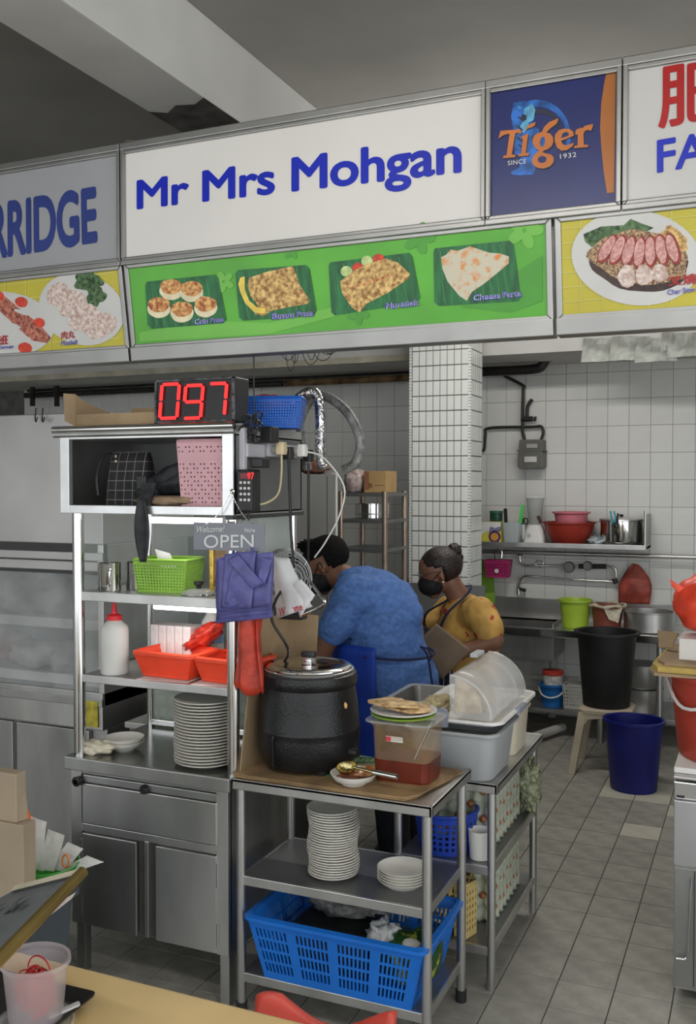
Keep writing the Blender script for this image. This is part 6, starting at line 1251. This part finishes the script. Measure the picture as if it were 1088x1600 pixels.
# receipts, crate, boxes, green basin
a = onZ(85, 1420, .54); sheet(onZ(58, 1446, .536), onZ(112, 1404, .538), onZ(60, 1428, .538), onZ(119, 1394, .545), 6, 3, .001).one('receipt', M('pinkish_paper', (.68, .58, .56), .8, 0, .1, 14), 'creased pinkish receipt on the grey crate', 'paper', tuple(a), solid=.001)
CR = M('slate_plastic', (.085, .10, .11), .5, 0, .1, 6)
t = thing('storage_crate', 'tall slate grey plastic crate between the dining table and the fridge', 'crate', (-2.28, 2.28, 0))
MB().loft([rr_ring(.40, .40, .03, 0), rr_ring(.44, .46, .03, .5), rr_ring(.47, .49, .03, .505), rr_ring(.47, .49, .03, .53), rr_ring(.43, .45, .03, .53), rr_ring(.40, .42, .03, .05)], True).build('crate_body', CR, t, bevel=.0)
MB().loft([rr_ring(.455, .475, .03, .40), rr_ring(.465, .485, .03, .402), rr_ring(.465, .485, .03, .418), rr_ring(.455, .475, .03, .42)]).build('crate_band', CR, t)
for x in (-.12, .0, .12): MB().box(x - .006, x + .006, -.236, -.2, .05, .5).build('crate_rib', CR, t)
GRN = M('grass_green_plastic', (.06, .34, .05), .4, 0, .08, 7)
gz = .5315
gc = onZ(72, 1352, gz + .05); t = thing('plastic_basin', 'green plastic basin with white paper on the grey crate', 'basin', (gc.x, gc.y, gz)); MB().lathe([(.001, .003), (.075, 0), (.08, .006), (.098, .055), (.102, .058), (.098, .06), (.075, .01), (.001, .008)], n=36).build('basin_body', GRN, t, smooth=True)
for k in range(4):
    b0_ = Vector((gc.x - .07 + .03 * k, gc.y + .01 * k, gz + .03)); tp_ = b0_ + Vector((.0 + .035 * k - .01, .02, .155 - .035 * k)); sheet(b0_, b0_ + Vector((.06, .0, 0)), tp_, tp_ + Vector((.055, .01, -.015)), 4, 6, .008, 14, k * 1.).one('paper_napkin', PAPER, ('tall white napkin sheet in the green basin', 'white napkin leaning beside the tallest one in the basin', 'short white napkin in the green basin', 'lowest white napkin in the green basin')[k], 'napkin', tuple(b0_), 'napkins in the green basin', solid=.0015)
q = MB().tube([(gc.x + .075 + .012 * math.cos(a), gc.y, gz + .075 + .02 * math.sin(a)) for a in [i * PI / 5 for i in range(11)]], .003, 5); q.one('rubber_band', M('orange_rubber', (.75, .22, .06), .5), 'orange rubber band on the green basin rim', 'rubber band', (gc.x + .08, gc.y, gz + .06))
CB = M('grey_brown_carton', (.34, .27, .19), .85, 0, .08, 6)
c1 = onY(36, 1290, 2.05); zlow = onY(42, 1380, 2.05).z
MB().box(c1.x - .30, c1.x, 2.05, 2.10, .5315, c1.z).one('carton', CB, 'plain grey-brown carton under the paper bag on the crate', 'carton', (c1.x - .15, 2.13, .5315), bevel=.003)
c2 = onY(25, 1210, 2.055)
t = thing('paper_bag', 'folded brown paper bag standing on the plain carton', 'bag', (c2.x - .1, 2.13, c1.z)); MB().box(c2.x - .22, c2.x, 2.055, 2.095, c1.z + .0005, c2.z).W('bag_body', CB, t, bevel=.004); sheet((c2.x, 2.057, c1.z + .002), (c2.x + .004, 2.093, c1.z + .002), (c2.x - .004, 2.057, c2.z - .004), (c2.x - .002, 2.093, c2.z - .004), 3, 6, .006).W('bag_fold', CB, t, solid=.003)
for k, px in enumerate((4, 14)):
    a = onY(px, 1212, 2.13); b_ = onY(px, 1188, 2.13); MB().cyl((a.x, 2.075, a.z - .08), (b_.x, 2.075, b_.z), .005, n=8).one('ladle_handle', CHROME, ('chrome rod standing in the paper bag beside another', 'chrome rod standing in the paper bag nearest its fold')[k], 'rod', (a.x, 2.13, a.z), smooth=True)
a = onY(36, 1278, 2.30); blob((a.x - .01, 2.30, a.z), (.03, .03, .03), .2, 2, 14, 10).one('orange_cup', M('bright_orange', (.85, .16, .03), .4), 'bright orange plastic scoop behind the paper bag', 'scoop', (a.x, 2.3, a.z - .03), smooth=2)
# red chairs at the front
CHR = M('red_chair_plastic', (.58, .07, .05), .4, 0, .08, 6)
def chair(label, loc, rz_, hgt):
    t = thing('plastic_chair', label, 'chair', loc, rz_, 'red chairs at the dining table')
    MB().loft([rr_ring(.38, .38, .05, .43), rr_ring(.41, .41, .06, .44), rr_ring(.41, .41, .06, .455), rr_ring(.36, .36, .05, .45)]).build('seat', CHR, t, smooth=True)
    for sx in (-1, 1):
        for sy in (-1, 1): MB().tube([(sx * .17, sy * .17, .44), (sx * .20, sy * .20, 0)], [.022, .018], 8).build('leg', CHR, t, smooth=True)
    q = MB().grid(lambda u, v: (-.15 + .30 * u, .19 + .05 * v + .02 * math.sin(PI * u), .45 + (hgt - .45) * v - .07 * v * math.sin(PI * u) ** 1.5 - .03 * v * (1 - u) * (1 - min(1, u * 6))), 24, 10); q.build('backrest', CHR, t, solid=.018, smooth=2)
c = onY(610, 1580, 1.42); 
chair('red plastic chair tucked against the dining table end', (-.79, 1.46, 0), 0.0, .735)
# ------------------------------------------------ people
def caps_mesh(name, caps, vox, mat, parent, smooth=6, scale_y=None):
    """one continuous surface grown over tapered limbs: (p0, p1, r0, r1)"""
    q = MB()
    for p0, p1, r0, r1 in caps:
        p0, p1 = Vector(p0), Vector(p1); d = p1 - p0; L_ = d.length
        ax = d.normalized() if L_ > 1e-6 else Vector((0, 0, 1)); pts, rr = [], []
        for k in range(6): a = PI / 2 * (1 - k / 5); pts.append(p0 - ax * r0 * math.sin(a)); rr.append(max(r0 * math.cos(a), .0008))
        for k in range(6): a = PI / 2 * k / 5; pts.append(p1 + ax * r1 * math.sin(a)); rr.append(max(r1 * math.cos(a), .0008))
        rings = []; e1 = ax.orthogonal().normalized(); e2 = ax.cross(e1)
        for p, r in zip(pts, rr): rings.append([p + (e1 * math.cos(2 * PI * j / 16) + e2 * math.sin(2 * PI * j / 16)) * r for j in range(16)])
        q.loft(rings)
    o = q.W(name, mat, parent)
    md = o.modifiers.new('r', 'REMESH'); md.mode = 'VOXEL'; md.voxel_size = vox
    ms = o.modifiers.new('s', 'SMOOTH'); ms.iterations = smooth; ms.factor = .5
    par = o.parent; o.parent = None; me = evalmesh(o); o.parent = par; o.modifiers.clear(); o.data = me
    for p in me.polygons: p.use_smooth = True
    me.materials.clear(); me.materials.append(mat); return o
def hand(wr, dirv, palmn, side, L_=.17, curl=.5):
    """palm and five bent fingers as limb list; dirv along the hand, palmn out of the palm, side = thumb side vector"""
    wr, d, n, s = Vector(wr), Vector(dirv).normalized(), Vector(palmn).normalized(), Vector(side).normalized(); out = []
    pc = wr + d * L_ * .26
    for k in (-1, -.33, .33, 1): out.append((wr + s * .014 * k, wr + d * L_ * .50 + s * .027 * k, .016, .0125))
    for k, ln in ((1, .40), (.33, .46), (-.33, .42), (-1, .33)):
        b = wr + d * L_ * .50 + s * .029 * k; m1 = b + (d * math.cos(curl) + n * math.sin(curl)) * L_ * ln * .5; m2 = m1 + (d * math.cos(curl * 2.1) + n * math.sin(curl * 2.1)) * L_ * ln * .32; e = m2 + (d * math.cos(curl * 2.9) + n * math.sin(curl * 2.9)) * L_ * ln * .24
        out += [(b, m1, .0105, .0095), (m1, m2, .0095, .0085), (m2, e, .0085, .0075)]
    b = wr + d * L_ * .15 + s * .026; m1 = b + (d * .55 + s * .7 + n * .25).normalized() * L_ * .24; e = m1 + (d * .85 + s * .2 + n * .4).normalized() * L_ * .19
    out += [(b, m1, .0145, .012), (m1, e, .011, .009)]
    return out
class Head:
    def __init__(s, c, f, u):
        s.c = Vector(c); s.f = Vector(f).normalized(); s.r = s.f.cross(Vector(u)).normalized(); s.u = s.r.cross(s.f)
    def p(s, a, b, c): return s.c + s.f * a + s.r * b + s.u * c
    def caps(s): return [(s.p(-.022, 0, .028), s.p(.012, 0, .03), .086, .082), (s.p(.03, 0, -.03), s.p(.03, 0, -.045), .066, .060), (s.p(.045, 0, -.075), s.p(.05, 0, -.085), .042, .038),
                         (s.p(.088, 0, .0), s.p(.103, 0, -.026), .008, .014), (s.p(-.005, .078, -.002), s.p(-.012, .083, -.03), .013, .010), (s.p(-.005, -.078, -.002), s.p(-.012, -.083, -.03), .013, .010),
                         (s.p(.078, .03, .02), s.p(.078, -.03, .02), .014, .014), (s.p(.086, .018, -.062), s.p(.086, -.018, -.062), .009, .009)]
    def ell(s, c, r, rng=None, amp=0., freq=8., nu=36, nv=24, seed=0.):
        q = MB(); c = Vector(c)
        def fn(u, v):
            a = 2 * PI * u; b = PI * v - PI / 2; d = Vector((math.cos(a) * math.cos(b), math.sin(a) * math.cos(b), math.sin(b)))
            k = 1 + amp * mnoise.noise(d * freq + Vector((seed, 0, 0)))
            return s.p(c.x + d.x * r[0] * k, c.y + d.y * r[1] * k, c.z + d.z * r[2] * k)
        return q.grid(fn, nu, nv, True)
SKIN1 = M('brown_skin', (.17, .075, .04), .5, 0, .12, 12, .08, 90); SKIN2 = M('warm_brown_skin', (.21, .095, .055), .48, 0, .12, 12, .08, 90)
HAIR = M('black_hair', (.007, .006, .006), .8, spec=.15, metal=0, var=.4, scale=60, bump=.6, bscale=160); HAIR2 = M('dark_brown_hair', (.020, .011, .010), .42, 0, .5, 50, .5, 140)
MASK = M('black_mask', (.008, .008, .009), .75, 0, .2, 30)
SHIRT = M('blue_linen_shirt', (.075, .165, .42), .8, 0, .18, 45, .55, 22, stretch=(1, 1, 1.3))
APRON = M('royal_blue_apron', (.008, .045, .36), .6, 0, .18, 8, .3, 12)
TROU = M('dark_trousers', (.02, .022, .03), .85, 0, .2, 12)
# --- man
t = thing('person', 'person in blue shirt, royal blue apron and black mask bending over the counter', 'person', (-1.5, 4.05, 0))
hd = Head((-1.838, 3.97, 1.372), (-.86, -.10, -.42), (-.40, 0, .90))
H = hd.p
armL = [(-1.635, 3.83, 1.265), (-1.79, 3.775, .975), (-1.92, 3.83, .89)]; armR = [(-1.70, 4.19, 1.235), (-1.87, 4.24, 1.0), (-2.03, 4.12, .905)]
caps = hd.caps() + [(H(-.04, 0, -.06), (-1.66, 4.0, 1.27), .062, .075)]
caps += [((-1.64, 4.0, 1.22), (-1.55, 4.02, 1.0), .13, .15), ((-1.55, 4.02, 1.0), (-1.50, 4.03, .88), .15, .15)]
for s, A in ((-1, armL), (1, armR)):
    caps += [((-1.64, 4.0 + s * .1, 1.24), A[0], .07, .066), (A[0], A[1], .056, .045), (A[1], A[2], .043, .030)]
    caps += hand(A[2], (-.85, .1 * -s, -.35), (0, 0, -1), (-.1, -s * 1., 0), .18, .45)
    caps += [((-1.50, 4.03 + s * .09, .86), (-1.50, 4.03 + s * .11, .48), .095, .068), ((-1.50, 4.03 + s * .11, .48), (-1.46, 4.03 + s * .12, .09), .060, .042), ((-1.45, 4.03 + s * .12, .06), (-1.60, 4.03 + s * .13, .045), .042, .036)]
caps_mesh('body', caps, .009, SKIN1, t)
sh = [((-1.66, 4.0, 1.25), (-1.585, 4.01, 1.17), .135, .185), ((-1.585, 4.01, 1.17), (-1.565, 4.02, 1.0), .185, .185), ((-1.565, 4.02, 1.0), (-1.545, 4.03, .95), .18, .17), ((-1.53, 4.02, .93), (-1.50, 4.03, .76), .185, .205),
      ((-1.70, 4.0, 1.285), (-1.735, 3.99, 1.30), .085, .075), ((-1.60, 4.0, 1.27), (-1.50, 4.0, 1.16), .10, .12)]
for s, A in ((-1, armL), (1, armR)): e = Vector(A[0]).lerp(Vector(A[1]), .50); sh += [((-1.62, 4.0 + s * .09, 1.24), A[0], .11, .092), (A[0], e, .088, .080)]
SO = caps_mesh('shirt', sh, .009, SHIRT, t, 5)
rs = random.Random(1)
NRM = [v.normal.copy() for v in SO.data.vertices]
for v, vn in zip(SO.data.vertices, NRM):   # cloth folds
    p = v.co.copy(); n = mnoise.noise(Vector((p.x * 7 + p.z * 9, p.y * 5, p.z * 14 - p.x * 6))) * .013 + mnoise.noise(Vector((p.x * 16 + p.z * 22, p.y * 8, p.z * 20 - p.x * 14))) * .006 + mnoise.noise(p * 24) * .002
    wst = math.exp(-((p.z - .985) / .02) ** 2) * -.012
    v.co = p + vn * (n + wst)
q = MB().grid(lambda u, v: Vector((-1.555 + (.245 + .02 * v) * math.cos(1.62 + u * 3.25), 4.02 + .215 * math.sin(1.62 + u * 3.25), 1.045 - .56 * v)) + Vector((.006 * math.sin(u * 30 + 3 * v), .006 * math.cos(u * 22), 0)), 40, 14)
q.W('apron', APRON, t, solid=.004, smooth=2)
NAVYT = M('navy_tape', (.01, .015, .06), .8)
MB().tube([(-1.555 + .215 * math.cos(a), 4.02 + .215 * math.sin(a), 1.0 - .012 * math.cos(a)) for a in [4.6 + i * .13 for i in range(26)]], .006, 6).W('apron_tie', NAVYT, t, smooth=True)
a = onY(657, 1010, 3.86); MB().tube(bez([tuple(a), tuple(a + Vector((.03, 0, -.03))), tuple(a + Vector((.045, 0, -.10))), tuple(a + Vector((.06, 0, -.2)))], 5), .005, 6).W('apron_tie', NAVYT, t); MB().tube(bez([tuple(a), tuple(a + Vector((.035, 0, -.01))), tuple(a + Vector((.05, 0, -.04))), tuple(a + Vector((.04, 0, -.06)))], 5), .004, 6).W('apron_tie', NAVYT, t)
tr = []
for s in (-1, 1): tr += [((-1.50, 4.03 + s * .085, .72), (-1.50, 4.03 + s * .11, .48), .108, .088), ((-1.50, 4.03 + s * .11, .48), (-1.47, 4.03 + s * .12, .08), .085, .07)]
caps_mesh('trousers', tr, .012, TROU, t, 4)
for s in (-1, 1): MB().loft([[(x - 1.52, y + 4.03 + s * .125, z) for x, y in rrect(-.14, .12, -.05, .05, .045)] for z in (0, .05)]).W('shoe', BLACKP, t, bevel=.012)
hr = hd.ell((-.024, 0, .040), (.104, .090, .088), None, .05, 7.).v; q = MB(); q.v = hr; q.f = hd.ell((-.024, 0, .040), (.104, .090, .088), None, .05, 7.).f
fs = []
for f_ in q.f:
    c = sum((Vector(q.v[i]) for i in f_), Vector()) / 4 - hd.c; a_, c_ = c.dot(hd.f), c.dot(hd.u)
    if c_ > .045 + max(0, a_ - .03) * .5 or (a_ < -.045 and c_ > -.04): fs.append(f_)
q.f = fs; q.W('hair', HAIR, t, solid=.012, smooth=2)
blob(tuple(H(.01, 0, .105)), (.075, .07, .03), .35, 7, 40, 24, 2.).W('hair_top', HAIR, t, smooth=2)
hd.ell((.046, 0, -.048), (.074, .072, .066), None, .03, 5.).W('face_mask', MASK, t, smooth=2)
for s in (-1, 1): MB().tube(bez([tuple(H(.05, s * .058, -.03)), tuple(H(.01, s * .082, .0)), tuple(H(-.012, s * .088, .015)), tuple(H(-.016, s * .086, -.012)), tuple(H(.01, s * .076, -.04)), tuple(H(.05, s * .06, -.065))], 5), .0022, 6).W('mask_loop', MASK, t)
WHT = M('eye_white', (.6, .58, .55), .3)
for s in (-1, 1): e = hd.ell((.078, s * .030, .008), (.012, .014, .010), None, 0, 8, 12, 8).W('eye', WHT, t, smooth=2); hd.ell((.087, s * .030, .008), (.005, .006, .006), None, 0, 8, 10, 6).W('iris', HAIR, e, smooth=2)
# --- woman
YB = M('mustard_blouse', (.50, .29, .07), .75, 0, .18, 14, .45, 16)
nt = YB.node_tree; N = nt.nodes; L = nt.links; b = N['Principled BSDF']; src = b.inputs['Base Color'].links[0].from_socket
vz = N.new('ShaderNodeTexVoronoi'); vz.inputs['Scale'].default_value = 11; tcx = N.new('ShaderNodeTexCoord'); L.new(tcx.outputs['Object'], vz.inputs['Vector'])
lt = N.new('ShaderNodeMath'); lt.operation = 'LESS_THAN'; lt.inputs[1].default_value = .22; nz2 = N.new('ShaderNodeTexNoise'); nz2.inputs['Scale'].default_value = 60; L.new(tcx.outputs['Object'], nz2.inputs['Vector'])
sb = N.new('ShaderNodeMath'); sb.operation = 'MULTIPLY_ADD'; sb.inputs[1].default_value = .35; L.new(nz2.outputs['Fac'], sb.inputs[0]); L.new(vz.outputs['Distance'], sb.inputs[2]); lt.inputs[1].default_value = .36; L.new(sb.outputs[0], lt.inputs[0])
mx = N.new('ShaderNodeMix'); mx.data_type = 'RGBA'; L.new(lt.outputs[0], mx.inputs[0]); L.new(src, mx.inputs[6]); mx.inputs[7].default_value = (.38, .03, .02, 1); L.new(mx.outputs[2], b.inputs['Base Color'])
STRIPE = M('striped_apron', (.012, .014, .04), .75, 0, .1, 10)
nt = STRIPE.node_tree; N = nt.nodes; L = nt.links; b = N['Principled BSDF']; src = b.inputs['Base Color'].links[0].from_socket
tcx = N.new('ShaderNodeTexCoord'); dt = N.new('ShaderNodeVectorMath'); dt.operation = 'DOT_PRODUCT'; dt.inputs[1].default_value = (.66 / .022, -.75 / .022, 0); L.new(tcx.outputs['Object'], dt.inputs[0])
fr = N.new('ShaderNodeMath'); fr.operation = 'FRACT'; L.new(dt.outputs['Value'], fr.inputs[0]); g = N.new('ShaderNodeMath'); g.operation = 'LESS_THAN'; g.inputs[1].default_value = .13; L.new(fr.outputs[0], g.inputs[0])
mx = N.new('ShaderNodeMix'); mx.data_type = 'RGBA'; L.new(g.outputs[0], mx.inputs[0]); L.new(src, mx.inputs[6]); mx.inputs[7].default_value = (.55, .54, .52, 1); L.new(mx.outputs[2], b.inputs['Base Color'])
t = thing('person', 'person in mustard blouse, striped apron, glasses and black mask', 'person', (-1.36, 4.65, 0))
hd = Head((-1.487, 4.56, 1.305), (-.90, -.34, -.26), (-.22, -.08, .97)); H = hd.p
aN = [(-1.25, 4.49, 1.12), (-1.165, 4.43, 1.0), (-1.42, 4.36, .915)]; aF = [(-1.49, 4.76, 1.09), (-1.60, 4.68, .97), (-1.66, 4.50, .92)]
caps = hd.caps() + [(H(-.045, 0, -.06), (-1.385, 4.62, 1.15), .050, .062), ((-1.37, 4.62, 1.08), (-1.36, 4.64, .80), .115, .125)]
for A, hdv, nn_, sd in ((aN, (-1, .05, -.05), (.0, .2, -1), (.0, -.3, .95)), (aF, (-.3, -.9, -.1), (.2, 0, -1), (1, -.2, 0))):
    caps += [((-1.37, 4.62, 1.11), A[0], .07, .058), (A[0], A[1], .052, .046), (A[1], A[2], .044, .027)] + hand(A[2], hdv, nn_, sd, .15, .7)
for s in (-1, 1): caps += [((-1.34 + s * .05, 4.64 - s * .06, .72), (-1.34 + s * .06, 4.64 - s * .07, .40), .09, .06), ((-1.34 + s * .06, 4.64 - s * .07, .40), (-1.34 + s * .06, 4.64 - s * .07, .07), .055, .038), ((-1.34 + s * .06, 4.64 - s * .07, .045), (-1.44 + s * .06, 4.58 - s * .07, .035), .036, .030)]
caps_mesh('body', caps, .008, SKIN2, t)
sh = [((-1.37, 4.625, 1.08), (-1.365, 4.63, .97), .125, .145), ((-1.365, 4.63, .97), (-1.35, 4.64, .78), .145, .165), ((-1.40, 4.60, 1.02), (-1.42, 4.58, .95), .11, .12)]
for A, q_ in ((aN, .62), (aF, .62)): sh += [((-1.36, 4.62, 1.085), A[0], .095, .082), (A[0], Vector(A[0]).lerp(Vector(A[1]), q_), .080, .074)]
SO = caps_mesh('blouse', sh, .008, YB, t, 5)
NRM = [v.normal.copy() for v in SO.data.vertices]
for v, vn in zip(SO.data.vertices, NRM): p = v.co.copy(); v.co = p + vn * (mnoise.noise(Vector((p.x * 9, p.y * 9, p.z * 12))) * .007 + mnoise.noise(p * 26) * .003)
fdir = Vector((-.76, -.65, 0)); rdir = Vector((.65, -.76, 0)); tc0 = Vector((-1.385, 4.615, 0))
def ap(u, z, off): th = u; return tc0 + fdir * (math.cos(th) * off) + rdir * (math.sin(th) * off) + Vector((0, 0, z))
MB().grid(lambda u, v: ap((u - .5) * (1.3 + .9 * v), 1.035 - .30 * v, .182 + .012 * v), 16, 10).W('apron_bib', STRIPE, t, solid=.004, smooth=2)
MB().grid(lambda u, v: ap((u - .5) * 2.7, .76 - .40 * v, .195 + .02 * v), 20, 10).W('apron_skirt', STRIPE, t, solid=.004, smooth=2)
for s, pts in ((1, [ap(.55, 1.03, .186), ap(.75, 1.12, .165), (-1.335, 4.53, 1.20), (-1.325, 4.585, 1.235), (-1.345, 4.64, 1.24)]), (-1, [ap(-.55, 1.03, .186), ap(-.45, 1.10, .17), (-1.44, 4.57, 1.17), (-1.40, 4.66, 1.22), (-1.345, 4.66, 1.24)])):
    P_ = bez([tuple(p) for p in pts], 6); q = MB()
    q.loft([[p + rdir * .012 + Vector((0, 0, -.002)), p + rdir * .012 + fdir * .004, p - rdir * .012 + fdir * .004, p - rdir * .012] for p in P_]); q.W('apron_strap', M('navy_strap', (.014, .016, .05), .8), t)
SK = M('dark_skirt', (.025, .022, .03), .9); MB().lathe([(.15, .80), (.19, .68), (.20, .4), (.21, .22)], (-1.34, 4.645, 0), 28).W('skirt', SK, t, solid=.006, smooth=2)
for s in (-1, 1): MB().loft([[(x - 1.37 + s * .06, y + 4.615 - s * .07, z) for x, y in rrect(-.11, .08, -.04, .04, .035)] for z in (0, .03)]).W('sandal', BLACKP, t, bevel=.008)
Q = hd.ell((-.022, 0, .032), (.104, .088, .090), None, .03, 5.); fs = []
for f_ in Q.f:
    c = sum((Vector(Q.v[i]) for i in f_), Vector()) / 4 - hd.c; a_, c_ = c.dot(hd.f), c.dot(hd.u)
    if c_ > .035 + max(0, a_ - .0) * .25 or (a_ < -.02 and c_ > -.045): fs.append(f_)
Q.f = fs; Q.W('hair', HAIR2, t, solid=.012, smooth=2)
bn = H(-.105, .0, .085); blob(tuple(bn), (.036, .034, .036), .3, 5, 26, 18, 3.).W('hair_bun', HAIR2, t, smooth=2); blob(tuple(H(-.10, 0, .04)), (.035, .03, .05), .25, 5, 22, 16).W('hair_nape', HAIR2, t, smooth=2)
hd.ell((.047, 0, -.048), (.070, .069, .060), None, .03, 5.).W('face_mask', MASK, t, smooth=2)
for s in (-1, 1):
    MB().tube(bez([tuple(H(.05, s * .056, -.03)), tuple(H(.01, s * .080, -.005)), tuple(H(-.006, s * .086, .005)), tuple(H(.01, s * .076, -.04)), tuple(H(.05, s * .058, -.06))], 5), .002, 6).W('mask_loop', MASK, t)
    e = hd.ell((.076, s * .029, .012), (.012, .014, .009), None, 0, 8, 12, 8).W('eye', WHT, t, smooth=2); hd.ell((.085, s * .029, .012), (.005, .006, .006), None, 0, 8, 10, 6).W('iris', HAIR, e, smooth=2)
    MB().tube([H(.098 + .0 * k, s * .032, .006) + hd.r * (.026 * math.cos(a)) + hd.u * (.017 * math.sin(a)) for k, a in enumerate([i * PI / 8 for i in range(17)])], .0018, 6).W('glasses_rim', BLK, t); MB().tube([H(.096, s * .056, .010), H(.03, s * .082, .014), H(-.015, s * .086, .010)], .0018, 6).W('glasses_arm', BLK, t)
    blob(tuple(H(-.008, s * .090, -.042)), (.0055, .0055, .0055), 0).W('earring', M('pearl', (.72, .66, .52), .2), t, smooth=2)
MB().tube([Vector((-1.365, 4.38, .933)) + Vector((.006 * math.sin(a), .033 * math.cos(a), .033 * math.sin(a))) for a in [i * PI / 8 for i in range(17)]], .0025, 6).W('bangle', M('dark_bangle', (.12, .03, .02), .4), t)
# brown paper sheet she holds
BP = M('brown_paper', (.20, .145, .095), .85, 0, .12, 8)
c4 = [onY(655, 1000, 4.33), onY(690, 1062, 4.33), onY(682, 974, 4.36), onY(738, 1016, 4.36)]
sheet(c4[0], c4[1], c4[2], c4[3], 10, 10, .008, 7, 2.).one('brown_paper', BP, 'sheet of brown wrapping paper held by the person in the mustard blouse', 'paper', tuple(c4[1]), solid=.002, smooth=2)
# small plate on the far counter behind her elbow
